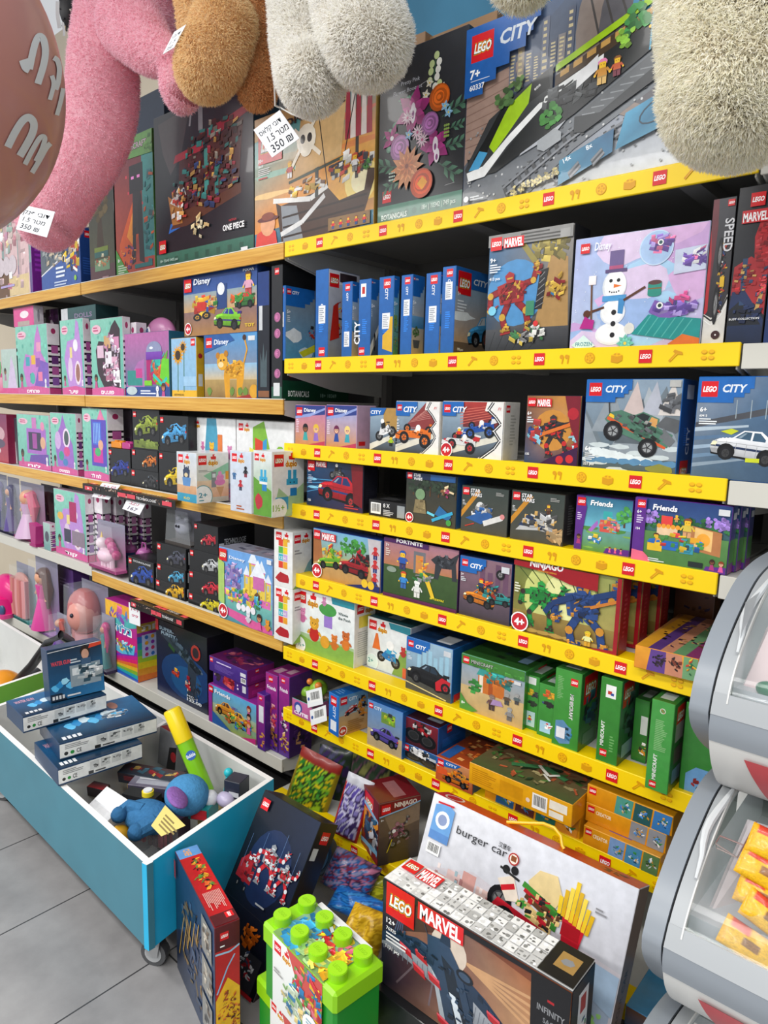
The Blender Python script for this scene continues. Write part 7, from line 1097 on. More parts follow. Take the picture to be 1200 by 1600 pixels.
def bin_(lab,FR,BR_,BLf,FL,z0,z1,cf,ce,div=None,castors=()):
    e = empty('display_bin',((FR[0]+FL[0])/2,(FR[1]+BLf[1])/2,0)); tag(e,lab,'display bin')
    def ch(o): o.parent = e; o.matrix_parent_inverse = e.matrix_basis.inverted(); return o
    t = .016
    M_inv = e.matrix_basis.inverted()
    for nm,a,b,c in (('front_panel',FL,FR,cf),('end_panel',FR,BR_,ce),('back_panel',BR_,BLf,'d4d6d4'),('end_panel',BLf,FL,ce)):
        g = G(); quadwall(g,a,b,z0,z1,t,c); ch(g.build(nm,'lam'))
    g = G(); g.face([(*p,z0+.012) for p in (FL,FR,BR_,BLf)],'c9cac8'); g.face([(*p,z0) for p in (FL,BLf,BR_,FR)],'3a3a3a'); ch(g.build('bottom_board','lam'))
    if div: g = G(); quadwall(g,div[0],div[1],z0+.012,z1-.003,.014,'d0d2d0'); ch(g.build('divider','lam'))
    for x,y in castors: caster(e,x,y,.5)
    return e
FRc,BRc,BLc,FLc = (-1.330,.748),(-1.408,1.185),(-2.52,1.195),(-2.44,.782)
bin_('long blue and turquoise display bin on castors, filled with toys',FRc,BRc,BLc,FLc,.100,.318,'3f7c8e','22b2e0',div=((-1.797,.775),(-1.935,1.175)),castors=((-1.392,.80),(-1.44,1.12),(-2.40,.83),(-2.46,1.13)))
bin_('display bin with a light green end panel, left of the blue bin',(-2.58,.76),(-2.66,1.2),(-3.5,1.22),(-3.42,.79),.100,.318,'86b33c','8cbf3f',castors=((-2.64,.81),(-2.7,1.13)))
# ---------------------------------------------------------------- cartons placed by their upper corners
def by_top(name,lab,cat,a,b,c,zt,zb,front,side=None,top=None,**k):
    """a upper left, b upper near corner, c upper far right corner, as seen"""
    A,B,C_ = [Vector(atZ(*p,zt)[:2]) for p in (a,b,c)]
    w_ = (B-A).length; d_ = (C_-B).length; rz = math.atan2((B-A).y,(B-A).x)
    return carton(name,lab,cat,(A.x,A.y,zb),w_,d_,zt-zb,front,side=side,top=top,rz=rz,**k)
def a_red(p): p.bg('14243c','1c3050','223a5c','2a4064'); bricks(p,.45,.45,.35,.35,['2a3f66','6a5a34','8a6a3a','1a2a44','3a5070'],90,3,.07,1.2); [p.line([(.1+i*.12,.2+.1*i),(.25+i*.1,.6+.05*i)],.015,'b8923a') for i in range(5)]; [p.rect(.72,.08+i*.3,.95,.34+i*.3,'8a8a86') for i in range(3)]; [bricks(p,.83,.2+.3*i,.09,.1,['3a3a3a','6a5a4a','c9c0b0'],14,i,.05) for i in range(3)]; p.rect(0,.8,.05,.95,'b02020')
def s_red(p): p.grad(0,0,1,1,'c02a1c','b3161c'); p.grad(0,.82,1,1,'4a1018','5a141c'); logo(p,.2,.95,.35); p.fine(.2,.84,.5,.86,1,'ffffff'); p.line([(0,.8),(.6,.79),(1,.82)],.08,'9ac4e0'); p.line([(.05,.5),(.5,.68),(.8,.76)],.06,'8ab8dc'); p.poly([(0,0),(1,0),(1,.5),(.5,.6),(0,.45)],'e8b41c'); bricks(p,.5,.28,.45,.22,['b0501c','d8782a','8a3a1a','5a2a1a','e8c02a'],90,4,.12,1); p.line([(0,.0),(1,.12)],.1,'7ab0d8')
def t_red(p): p.grad(0,0,1,1,'a8121a','c21c20'); p.rect(0,0,.13,1,'5a90c8'); p.text('CHIEF',.02,.3,.3,'e8a02a',rot=0,w=.09); [bricks(p,x,y,.05,.2,['e0a02a','2a1a1a','d8602a','5a8a3a'],16,int(x*40),.03,1) for x,y in ((.2,.5),(.3,.6),(.42,.5),(.52,.6))]; p.fine(.62,.15,.85,.9,12,'d8a8a0'); p.grad(.88,0,1,1,'4a1018','5a141c'); logo(p,.89,.9,.06)
by_top('boxed_robot_set','tall red topped carton with flames on its end, standing against the bin',CB,(273,1330),(335,1451),(376,1438),.308,0,a_red,s_red,t_red,col='5a1018')
# brick shaped tubs
def tub(lab,zt,a,b,c,hb,lid=True,sc_=1.0,top=None):
    A,B,C_ = [Vector(atZ(*p,zt)[:2]) for p in (a,b,c)]
    w_,d_ = (B-A).length*sc_,(C_-B).length*sc_; rz = math.atan2((B-A).y,(B-A).x); zb = zt-hb
    cx = (A+C_)/2; e = empty('building_block_tub',(cx.x,cx.y,zb),rz); tag(e,lab,'block tub')
    g = G(); g.bbox(-w_/2+.004,-d_/2+.004,0,w_/2-.004,d_/2-.004,hb-.03,.006,'1f8f2c'); g.build('tub_body','plastic',e)
    l = G(); l.bbox(-w_/2,-d_/2,hb-.045,w_/2,d_/2,hb,.006,'8fcf16'); lo = l.build('lid','plastic',e)
    if top:
        for i in range(4):
            for j in range(2): l = G(); l.cyl((-w_*.375+i*w_*.25,-d_*.25+j*d_*.5,hb),d_*.155,.017,'8fcf16',n=28); l.cyl((-w_*.375+i*w_*.25,-d_*.25+j*d_*.5,hb+.017),d_*.145,.0012,'9ad820',n=28); P(l,(-w_*.375+i*w_*.25-.012,-d_*.25+j*d_*.5-.005,hb+.0183),(.024,0,0),(0,.01,0)).text('LEGO',.05,.1,.8,'86c412',w=.9); l.build('stud','plastic',e)
        s = G(); x0,x1 = -w_*.33,w_*.35
        p = P(s,(x0,-d_/2,hb+.0006),(x1-x0,0,0),(0,d_,0)); p.bg('7a9a5a','8ab0a0'); bricks(p,.2,.3,.25,.3,['3aa0d8','2a80b8','5ab8e0'],50,3,.1,.8); bricks(p,.6,.65,.3,.3,['c8202c','e8d02a','e86a8a','d83a3a'],50,4,.1,.8); bricks(p,.85,.25,.25,.25,['e8b82a','f0c83a','d89a20'],50,5,.1,.8); bricks(p,.55,.2,.25,.2,['8ac06a','a8d08a','e8e06a'],40,6,.1,.8); bricks(p,.25,.75,.2,.2,['e8f0f4','2a80b8'],20,7,.1); p.rect(0,.9,1,1,'e3e5e6')
        f = P(s,(x0,-d_/2-.0006,.012),(x1-x0,0,0),(0,0,hb-.014)); front_tub(f); s.build('printed_sleeve','card',e)
        s.v = s.v
    else:
        s = G(); f = P(s,(-w_*.26,-d_/2-.0006,.012),(w_*.52,0,0),(0,0,hb-.014)); front_tub(f); s.build('printed_sleeve','card',e)
    return e
def front_tub(f): f.bg('dfe3e0','eceeec'); duplo(f,.04,.93,.34); f.poly([(.3,1),(1,1),(1,.3),(.8,.2)],'c8504a'); bricks(f,.7,.65,.3,.3,['c8303a','e87a8a','e8b82a','2a80b8','5a9a4a'],60,3,.09,.6); bricks(f,.45,.3,.3,.2,['3a7aa8','8ac06a','e8d08a','b8c8b0'],50,4,.09,.6); f.ell(.82,.25,.17,'f2f3f1',n=18); f.fine(.72,.14,.92,.36,5,'8ab0c0'); f.fine(.05,.5,.25,.58,2,'9a9a9a')
tub('lime lidded block tub with round studs, upper of two',.345,(409,1438),(523,1556),(602,1502),.165,top=True)
tub('lower lime and green block tub, half hidden under the upper one',.176,(397,1520),(505,1650),(602,1590),.176)
# robots carton leaning back
lean = math.radians(31); Lh = .41
def a_opt(p):
    p.bg('14161c','10151f','101218','16223c'); p.ell(.5,.62,.35,'1c2c50',.22,20)
    for x,y,s in ((.2,.56,.17),(.5,.65,.25),(.8,.62,.2)): mech(p,x,y,s,'a8242c','8d9299','d0d4d8',int(x*10),0) if x > .3 else (p.at(x,y,s).poly([(-.8,-.8),(.8,-.9),(.8,.6),(-.2,.9),(-.8,.3)],'a8242c'),bricks(p,x,y,.1,.09,['a8242c','c9ccd0','2a3040','8a1a22'],40,3,.04,.3),wheel(p,x-.06,y-.1,.02),wheel(p,x+.08,y-.11,.02))
    [p.line([(x,y),(x,y+.2)],.004,'5a7aa8') for x,y in ((.12,.55),(.35,.6),(.65,.65),(.9,.6))]
    logo(p,.06,.965,.13); p.line([(0,.38),(1,.36)],.003,'3a3c42'); p.rect(.22,.24,.32,.32,'8a2a6a'); bricks(p,.6,.25,.12,.05,['d8701e','b8560f'],26,3,.06,.8); bricks(p,.12,.3,.06,.04,['5a6a6a','3a4448'],10,2,.04); p.rect(.08,.12,.2,.16,'b8b8b0'); p.rect(.5,.02,.95,.2,'2a2c32'); bricks(p,.72,.11,.14,.07,['c9ccd0','a8242c','3a4a6a'],36,4,.04,.6); p.fine(.55,.42,.8,.44,1,'b0b4b8'); p.rect(0,0,1,.02,'a82028')
def s_opt(p): p.bg('2a1a1c','14161a'); logo(p,.3,.95,.45); p.rect(.1,.78,.4,.85,'d0d4d8'); bricks(p,.5,.45,.45,.12,['a8242c','2a3040','c9ccd0'],40,3,.2,.5); bricks(p,.5,.2,.4,.1,['a8242c','6a6a6a'],20,3,.2)
Mx = Matrix.Translation((-1.338,.885,.0))@Matrix.Rotation(-lean,4,'X')
carton('boxed_robot_set','black carton with red and grey robots leaning back between the bin and the lime tub',CB,(-1.338,.885,0),.214,.07,Lh,a_opt,side=s_opt,top=lambda p: (p.bg('1a1c20','24262a'),bricks(p,.5,.5,.4,.3,['4a4a4a','2a2c30'],20,3,.08)),M4=Mx,col='16181d')
# black cartons carrying the two big ones
zk = .24
kb = carton('boxed_motorcycle_set','black carton with a small red shield mark, under the jet carton',CB,(-.822,.912,.1),.46,.25,zk-.1,lambda p: (p.bg('17181b','1c1d20'),logo(p,.03,.8,.075),p.rect(.3,.3,.34,.45,'b0202a'),p.rect(.12,.1,.6,.2,'26272b')),top=lambda p: (p.bg('1b1c1f','212226'),p.line([(.03,.05),(.2,.4)],.003,'5a5a5e'),p.ell(.17,.14,.028,'d8d8d8'),p.ell(.17,.14,.022,'b8202c'),p.rect(.08,.4,.2,.5,'9a1a22')),col='17181b')
carton('boxed_brick_set','dark carton at floor level under the shield marked black carton',CB,(-.80,.93,0),.42,.22,.0995,lambda p: p.bg('202226','26282c'),col='202226')
def a_jet(p):
    p.bg('2a2a3a','141a2c','c98a5a','8a4a2a'); p.poly([(.05,.55),(.5,.95),(1,.85),(1,.2),(.6,.1)],[C('8a5a4a'),C('7a5a50'),C('b9703a'),C('d0a070'),C('9a6a50')]); p.ell(.4,.72,.1,'d8c8b8',n=20)
    [p.line([(.15,1),(.05+i*.02,.4)],.006,'4a5a78') for i in range(4)]; [p.line([(.35,.75),(.1+.2*i,.1)],.01,'6a5a60') for i in range(4)]; [p.line([(.5,.7),(1.1,.8-.12*i)],.015,'c89a70') for i in range(5)]
    jet(p,.42,.45,.36,-.12); p.poly([(0,1),(1,1),(1,.97),(0,.93)],'15161c'); marvel(p,.22,.99,.26,.155); logo(p,.025,1.0,.175,True); p.text('12+',.03,.62,.05,'ffffff',b=.02); p.text('76325',.03,.555,.032,'ffffff',b=.01); p.fine(.03,.44,.17,.54,3,'e8e8e8'); p.text('1131 pcs',.03,.38,.032,'ffffff')
    p.poly([(.84,0),(1,0),(1,1),(.82,1)],'131419'); p.text('INFINITY',.855,.72,.05,'8a8c90',w=.125); p.text('SAGA',.885,.64,.04,'7a7c80',w=.07); p.rect(.9,.82,.93,.84,'a82028'); bricks(p,.91,.4,.05,.1,['5a5c60','8a2a30','3a3c40'],30,3,.03,.8); p.ell(.91,.15,.05,'6a1c24')
def t_jet(p):
    p.rect(0,0,1,1,'dcdcda'); r = random.Random(8)
    for i in range(15):
        for j in range(4):
            x,y = i*.056,j*.25; p.rect(x+.003,y+.015,x+.053,y+.235,r.choice(['f3f3f1','eaeae8','c9c9c7','b5b5b3']))
            for k in range(3): blotch(p,x+r.uniform(.01,.045),y+r.uniform(.04,.2),r.uniform(.006,.014),r.uniform(.02,.06),r.choice(['8f8f8d','ffffff','6f6f6d','dededc']),i*31+j*7+k,7)
    p.rect(.84,0,1,1,'131419'); p.rect(.88,.3,.97,.78,'a8844a'); p.at(.925,.54,.03).poly([(-1,-.3),(-.3,-.7),(.6,-.5),(1,.1),(.4,.7),(-.6,.5)],'8a8c90'); logo(p,.02,.92,.085,True); marvel(p,.115,.88,.125,.42)
by_jet = carton('boxed_jet_set','large carton with a dark blue winged jet and a grey comic patterned top',CB,(-.782,.93,zk),.392,.082,.226,a_jet,side=lambda p: (p.bg('131419','17181d'),p.rect(.3,.5,.75,.9,'eceef0'),p.rect(.4,.72,.65,.86,'b0302c'),bricks(p,.52,.58,.15,.06,['2a7a3a','2a4a9a','c03030'],6,3,.1),p.rect(.25,.0,.6,.3,'c9cdd2')),top=t_jet,col='1a1b22')
lb_ = math.radians(22)
def a_bur(p):
    p.bg('b9b8c0','e4e5ea','aaa8ae','d8dae2'); r = random.Random(5)
    p.poly([(0,.25),(.05,.5),(.3,.62),(.6,.55),(1,.5),(1,0),(0,0)],'cfc9cf'); [p.rect(x,.12,x+.07,y,c) for x,y,c in ((.1,.5,'d98a78'),(.17,.56,'d8b8b4'),(.25,.6,'cf9a92'),(.33,.55,'dcbcb4'),(.4,.5,'c98a84'),(.86,.45,'b8c0cc'),(.92,.4,'a8b8cc'))]
    for i in range(40): p.rect(x_ := .1+r.random()*.38,y_ := .2+r.random()*.35,x_+.015,y_+.035,r.choice(['e8d8d4','b07a78','9ab0b8']))
    bush(p,.04,.3,.05,'7f9a74',3); bush(p,.25,.33,.055,'8aa86a',4); bush(p,.85,.3,.05,'7fae6a',5); bush(p,.93,.2,.04,'8ab86a',6); p.poly([(.8,.5),(1,.48),(1,.25),(.9,.3)],'a8c0d8')
    p.grad(0,0,1,.12,'8a8890','9a98a0')
    q = p.at(.60,.56,.2); wheel(q,-.75,-.05,.3,'6a6a6a'); q.poly([(-1,-.35),(-.8,.0),(-.1,-.1),(.9,-.25),(1.35,-.2),(1.3,-.75),(.9,-.8),(.0,-.6),(-.8,-.5)],'b81c2c'); q.poly([(-.9,.35),(-.55,.55),(-.3,.1),(-.6,.0)],'e6d8c8'); q.poly([(-.8,.25),(-.5,.4),(-.45,.3),(-.75,.15)],'c8202c'); q.ell(-.75,.6,.09,'1c1c1e'); q.ell(-.55,.65,.09,'1c1c1e'); q.line([(-.9,.6),(-.4,.5)],.05,'2a2a2a')
    q.poly([(-.2,.6),(.0,.9),(.4,.95),(.6,.6),(.5,.35),(-.1,.4)],'e0c890'); q.line([(-.3,.5),(.6,.25)],.12,'3f8a34'); q.line([(-.25,.4),(.6,.15)],.08,'b8202c'); q.line([(-.2,.3),(.6,.05)],.1,'5a3a24'); q.poly([(-.2,.2),(.5,.0),(.5,-.2),(-.1,-.1)],'d8b87a')
    bricks(q,.1,.1,.5,.25,['3f8a34','b8202c','5a3a24','2a2a2a','d8b87a'],50,3,.12,.4); wheel(q,-.55,-.4,.3,'6a6a6a'); wheel(q,.3,-.65,.26,'6a6a6a'); q.poly([(.65,.5),(1.2,.35),(1.1,-.3),(.75,-.2)],'c01c2c'); [q.poly([(.55+i*.09,.3-.02*i),(.63+i*.09,.3-.02*i),(.62+i*.1,1.0-.12*abs(i-3)+.04*(i % 2)),(.53+i*.1,1.0-.12*abs(i-3)+.04*(i % 2))],('e8c42a','d8ac1c','f0d44a')[i % 3]) for i in range(8)]; q.rect(.7,-.05,1.1,.2,'a01420'); q.line([(-.2,-.55),(1.2,-.75)],.05,'e8e2da'); bricks(q,.9,-.5,.4,.15,['b81c2c','8a101c','d8303c'],26,5,.12,.2)
    p.text('burger car',.17,.815,.055,'1c1c20',b=.0,w=.27,rot=-.0); p.text('汉堡车',.39,.865,.028,'1c1c20',b=.01,w=.06); p.ell(.475,.83,.026,'b02a22',n=18); p.ell(.475,.83,.02,'f0e2d4',n=16); p.rect(.462,.815,.488,.85,'8a4a24')
    p.poly([(.03,.7),(.14,.72),(.14,.94),(.1,.97),(.03,.94)],'6aa0d8'); p.ell(.085,.85,.04,'e6ecf2'); p.ell(.085,.85,.025,'8a9ac0'); p.rect(.03,.7,.14,.76,'5a8ac8'); p.line([(.04,.96),(.13,.97)],.008,'c8202c'); p.bar(.035,.6,.11,.68); p.fine(.86,.76,.91,.8,2,'8a8a8e')
def t_bur(p): p.grad(0,0,1,1,'d8241a','c01c14'); p.poly([(.5,0),(1,0),(1,1),(.6,1)],[C('d03018'),C('d8602a'),C('c8602a'),C('c02a18')]); p.ell(.08,.5,.05,'e8e0d8',n=16); p.ell(.08,.5,.04,'c8202c',n=16); bricks(p,.85,.5,.06,.2,['c8843a','7a4a2a'],20,3,.02,.5)
Mx = Matrix.Translation((-.842,1.058,zk))@Matrix.Rotation(-lb_,4,'X')
cb = carton('boxed_food_car_set','large white carton with a burger car and a red top, leaning against the shelves',CB,(-.842,1.058,zk),.46,.06,.296,a_bur,side=lambda p: (p.bg('7a6a62','8f7c70'),p.text('BURGER CAR',.6,.1,.05,'3a3230',rot=1.5708,w=None)),top=t_bur,M4=Mx,col='d8d8de')
g = G(); g.tube([(.0,0,0)]+[(.015+.11*math.sin(a*.5),0,.03*math.sin(a)) for a in (.6,1.2,1.8,2.4,3.0)]+[(.13,0,0)],.0035,'f0c020',n=8,flat=1); h_ = g.build('handle','plastic',M=Mx@Matrix.Translation((.17,.03,.297))); h_.parent = cb.ob; h_.matrix_parent_inverse = cb.ob.matrix_world.inverted() if False else cb.ob.matrix_basis.inverted()
# animal cartons on the floor at right
zz = 0
for i,(lab,c1_,c2x) in enumerate((('brown and green carton at floor level behind the burger car carton','6a4a2a','5a8a4a'),('blue carton with a bird picture, middle of the floor stack at right','2a6a94','4a8a5a'),('blue and brown animal carton, top of the floor stack at right','2f7aa8','6a4a34'))):
    fb_ = carton('boxed_animal_set',lab,CB,(-.395,1.19,zz),.16,.12,.085,(lambda c1_,c2x: lambda p: (p.bg(c1_,c2x),bricks(p,.45,.5,.2,.3,['3a2a20','8a5a3a','e0e0d8','2a2a2a'],40,3,.09,.9),p.rect(.75,0,1,1,YL)))(c1_,c2x),col=c1_); zz += .0855
# ninja cartons and foil bags on the base shelf
def s_nin(p): p.bg('3a2c28','7a6450'); p.grad(0,.0,1,.45,'2c2422','54443a'); p.poly([(.3,.5),(1,.6),(1,1),(0,1)],'8a7460'); mech(p,.5,.5,.28,'3a2a38','a86a80','8a8a8a',4,.3); moto(p,.45,.42,.28,'3a2a34',.5,'8a4a64'); p.poly([(0,1),(1,1),(1,.93),(.6,.86),(0,.8)],'7a141e'); logo(p,.05,.97,.22); p.text('NINJAGO',.36,.9,.07,'e8dcd0',b=.04,w=.55); p.line([(0,.79),(.6,.85),(1,.92)],.03,'8ab8dc'); p.text('8+',.04,.72,.03,'e8e8e8'); p.line([(.2,.2),(.32,.4)],.02,'d8c02a')
def f_nin(p): p.bg('8a1a1c','6a121a'); logo(p,.2,.96,.5); p.line([(0,.78),(1,.68)],.1,'8ab8dc'); p.poly([(0,.3),(1,.35),(1,.66),(0,.7)],'e0902a'); bricks(p,.5,.35,.4,.25,['1c3a5a','2a5a7a','c9c9d0','4a1a1a'],60,3,.22,.8); p.line([(0,.1),(1,.2)],.12,'7ab0d0')
by_top('boxed_robot_set','dark red carton with a motorbike standing among foil bags on the base shelf',CB,(566,1222),(592,1256),(652,1236),.318,.134,f_nin,s_nin,lambda p: (p.bg('5a1018','6a141c'),p.rect(.2,.4,.9,.7,'8a5a5c')),col='5a1018')
def pillow(name,lab,cat,O,U,V,th,pat,group=None,crimp=.08,nu=30,nv=26,mt='gloss',seed=1,par=None):
    O,U,V = Vector(O),Vector(U),Vector(V); N = U.cross(V).normalized(); r = random.Random(seed); g = G(); c0 = O+(U+V)/2
    ph = [r.uniform(0,6.28) for _ in range(4)]
    def pt(i,j,s):
        u,v = i/nu,j/nv; b = max(0,(1-abs(2*u-1)**3))*max(0,(1-abs(2*v-1)**4)); wv = .12*math.sin(9*u+ph[0])*math.sin(7*v+ph[1])+.08*math.sin(19*u+5*v+ph[2])
        sx = 1-.08*b*0; p_ = O+U*(.5+(u-.5)*(1-.1*math.sin(math.pi*v)*0))+V*v+N*(s*th*.5*(b**.6)*(1+wv)); return tuple(p_-c0)
    for s in (1,-1):
        for i in range(nu):
            for j in range(nv):
                q = [pt(i,j,s),pt(i+1,j,s),pt(i+1,j+1,s),pt(i,j+1,s)]
                k = [C(pat(a/nu,b/nv,r)) for a,b in ((i,j),(i+1,j),(i+1,j+1),(i,j+1))]; g.face(q if s > 0 else q[::-1],k if s > 0 else k[::-1],0,True)
    o = g.build(name,mt,par,M=None if par else Matrix.Translation(c0),weld=False)
    if par: o.location = c0-par.location
    else: tag(o,lab,cat,group)
    return o
def pat_mix(cols,edge=None,hdr=None):
    def f(u,v,r):
        if hdr and v > 1-hdr[1]: return hdr[0]
        if edge and (u < .1 or u > .9 or v < .07 or v > .93): return edge
        k = (math.sin(u*17+v*9+3*math.sin(v*11))+math.sin(v*23-u*13))*.25+.5; return shade(cols[int(k*len(cols)) % len(cols)],1)
    return f
def bag(lab,c,wpx,hpx,Y,th,pat,rz=0,tilt=.15,name='foil_bag',cat='toy bag',**k):
    ctr = Vector(atY(*c,Y)); dd = float(RC[2]@(np.array(ctr)-CAM)); w_ = wpx*dd/FPX; h_ = hpx*dd/FPX
    U = Vector((math.cos(rz),.3*math.cos(rz),-math.sin(rz))).normalized()*w_; V = Vector((math.sin(rz),tilt,math.cos(rz))).normalized()*h_
    return pillow(name,lab,cat,ctr-U/2-V/2,U,V,th,pat,**k)
bag('green and yellow foil bag with a serpent print, leftmost on the base shelf',(487,1232),74,118,1.37,.035,pat_mix(['2f7a2a','d8c020','1f4a20','8ab82a','2a2a1a','4a9a3a'],'8a7a1a',('8a2a24',.14)),rz=.25,seed=3)
bag('red foil bag with a white and violet wheel, beside the dark red motorbike carton',(551,1262),46,108,1.33,.03,pat_mix(['5a4a9a','c9c4e0','3a2a5a','8a80c0'],'a81c20',('c0c0c8',.12)),rz=.2,seed=5)
bag('dim foil bag with dark green print under the seventh shelf',(585,1245),90,150,1.46,.03,pat_mix(['2a3a2a','5a3a4a','1c2420','6a6a3a']),seed=7)
bag('dim violet foil bag under the seventh shelf',(520,1222),60,110,1.46,.03,pat_mix(['3a2a5a','2a3a2a','4a4a6a']),seed=9)
bag('blue wrapped sweet bag with pink pieces on the floor',(548,1368),80,62,1.2,.07,pat_mix(['7a2a4a','2a6ab0','3a2a4a','b06a8a','1f5a9a','8a8ab0']),rz=.2,seed=11,tilt=.5)
bag('blue crinkled plastic bag under the pink pieces',(560,1415),90,40,1.17,.06,pat_mix(['1f6ac0','2a80d8','155098','3a8ad0']),rz=.1,seed=12,tilt=.8)
bag('yellow green crinkled bag behind the lime tub',(572,1385),66,40,1.24,.05,pat_mix(['a8b020','c8c82a','8a8a1a','d8d040']),rz=-.1,seed=13,tilt=.8)
bag('golden yellow bag beside the lime tub lid',(572,1452),68,62,1.1,.06,pat_mix(['c89a1a','e0b42a','b08414','d8ac24']),rz=.05,seed=14,tilt=.7)
g = G(); o_ = atY(505,1335,1.29); g.cyl((0,0,0),.055,.03,'24344a',n=26,M=Matrix.Rotation(1.1,4,'X')); g.cyl((0,0,.03),.045,.002,'3a5a7a',n=26,M=Matrix.Rotation(1.1,4,'X')); o = g.build('toy_disc','plastic',M=Matrix.Translation(Vector(o_))); tag(o,'round dark toy pack behind the robots carton','toy')
P_ = atY(690,1300,1.3)
# open toy box with a soft green creature on the seventh shelf
zq = S7; X0 = Xat(458,1.39,zq); X1 = Xat(490,1.39,zq)
ob = carton('open_toy_box','pink open toy box with a green creature and two barcode tags','toy box',(X0,1.385,zq),X1-X0,.1,.055,lambda p: (p.bg('b0508a','c86aa0'),p.ell(.3,.55,.2,'3a4a9a'),p.ell(.3,.5,.13,'d8d8e8'),p.text('CUTIE',.1,.12,.2,'f0e8f0',b=.05,w=.7)),side=lambda p: p.bg('b0508a','c86aa0'),top=lambda p: p.bg('2a2420','1f1a1a'),col='2f8f8a')
g = G(); [g.ball((x,y,z),r_,c,nu=14,nv=10) for x,y,z,r_,c in ((.0,.02,.075,.03,'8ab830'),(-.03,.0,.06,.02,'7aa82a'),(.025,-.005,.1,.012,'e08030'),(-.02,.0,.1,.01,'e08030'),(.035,.03,.05,.02,'5a4a3a'))]; o = g.build('soft_creature','plastic',ob.ob); o.location = (0,0,0)
for i,(a,b,c_) in enumerate((((481,1106),(505,1100),(478,1080)),((486,1134),(511,1126),(484,1110)))):
    P3 = [Vector(atY(*q,1.375)) for q in (a,b,c_)]; g = G(); u,v = P3[1]-P3[0],P3[2]-P3[0]; g.face([(0,0,0),tuple(u),tuple(u+v),tuple(v)],'eceef0'); p = P(g,(0,0,0),u,v); p.bar(.2,.25,.9,.9); p.ell(.12,.5,.07,'3a5a9a'); o = g.build('barcode_tag','paper'); o.parent = ob.ob; o.location = P3[0]-ob.ob.location
# ---------------------------------------------------------------- contents of the blue bin
def wg_front(p):
    p.bg('1a5a8a','1c3248','2a7ab0','14283c'); [blotch(p,.1+i*.09,.25+.05*(i % 3),.08,.07,('5ab8e8','2a8ac8','9ad8f0')[i % 3],i) for i in range(8)]; p.rect(.38,.2,.95,.62,'8a9aa4'); p.rect(.42,.42,.7,.56,'d8dfe2'); bricks(p,.66,.4,.25,.16,['c8d4d8','5a7a8a','e6eaec','2a4a5a'],30,3,.1,.2); p.ell(.68,.86,.09,'2a1c18',.11); p.ell(.68,.8,.07,'c89a84',.1); p.rect(.6,.6,.78,.72,'3a5a7a'); p.poly([(.75,.9),(1,.93),(1,1),(.78,1)],'d8452a'); p.text('WATER GUN',.05,.68,.08,'d84a5a',b=.03,w=.35); p.fine(.4,.66,.6,.76,2,'c8d4dc'); p.poly([(0,.0),(.3,0),(.2,.14),(0,.14)],'15283c'); [p.rect(.03+i*.06,.03,.07+i*.06,.1,'d8dce0') for i in range(4)]; p.fine(.3,.03,.7,.09,1,'e0e4e8'); p.line([(0,.95),(1,1)],.012,'e6e8ea')
def wg_end(n=4,vert=True):
    def f(p):
        p.bg('1c3a5c','20426a')
        for i in range(n):
            if vert: p.rect(.25,.08+i*.23,.75,.26+i*.23,'e3e6e8'); bricks(p,.5,.17+i*.23,.15,.05,['2a3a4a','8a98a4'],5,i,.15,.3)
            else: p.rect(.12+i*.2,.2,.28+i*.2,.8,'e3e6e8'); bricks(p,.2+i*.2,.5,.05,.2,['2a3a4a','8a98a4'],5,i,.06,.3)
    return f
def wg_long(p): p.bg('dfe1df','e8eae8'); p.rect(0,0,1,.08,'1c3a5c'); p.rect(0,.92,1,1,'1c3a5c'); p.ell(.06,.3,.02,'2a2a2a'); p.ell(.12,.3,.02,'2a8a3a'); p.text('CE',.16,.2,.25,'2a2a2a',w=.05); p.fine(.05,.55,.3,.85,3,'8a8c8c'); [p.rect(.36+i*.13,.35,.47+i*.13,.85,'c9cccb') for i in range(4)]; [bricks(p,.41+i*.13,.6,.04,.15,['5a5c5c','9a9c9c'],5,i,.03) for i in range(4)]; p.rect(.34,.1,.4,.3,'2a2a2a'); p.fine(.42,.12,.62,.28,1,'4a4a4a')
def wgbox(lab,A,U,w_,d_,h_,front,side,top=None,col='1c3a5c',tilt=0,roll=0):
    rz = math.atan2(U[1],U[0]); Mx = Matrix.Translation(Vector(A))@Matrix.Rotation(rz,4,'Z')@Matrix.Rotation(roll,4,'Y')@Matrix.Rotation(tilt,4,'X')
    return carton('boxed_water_gun',lab,CB,tuple(A),w_,d_,h_,front,side=side,top=top,M4=Mx,col=col)
def wtop(p): p.bg('15293e','1a5a8a','16283c','2a7ab0'); [blotch(p,.2+i*.08,.45+.05*(i % 3),.06,.12,('5ab8e8','2a8ac8','cfe4ee')[i % 3],i) for i in range(8)]; p.text('WATER GUN',.05,.7,.14,'d8a0b0',b=.02,w=.22); bricks(p,.65,.45,.15,.12,['8a9aa4','d8dfe2','3a5a7a'],30,3,.05,.2); p.ell(.72,.78,.05,'b08070',.14); [p.rect(.05+i*.05,.05,.085+i*.05,.15,'d8dce0') for i in range(4)]
wl = lambda p: wg_end(4,False)(p)
def gun_by(lab,a,b,yL,zt,h_,dpt,top=wtop):
    A = atZ(*a,zt); B = atZ(*b,zt); U = (B-A)[:2]; w_ = float(np.hypot(*U))
    return wgbox(lab,(A[0],A[1],zt-h_),U,w_,dpt,h_,wg_long,wg_end(4,False),top)
gD = gun_by('blue and white water gun carton at the bottom of the pile in the bin',(90,1202),(222,1160),0,.372,.05,.2)
gC = gun_by('blue water gun carton with splashing water on its lid, second from the bottom',(92,1162),(245,1120),0,.424,.05,.2)
gB = gun_by('white sided water gun carton lying askew under the upright one',(35,1120),(166,1084),0,.478,.05,.14)
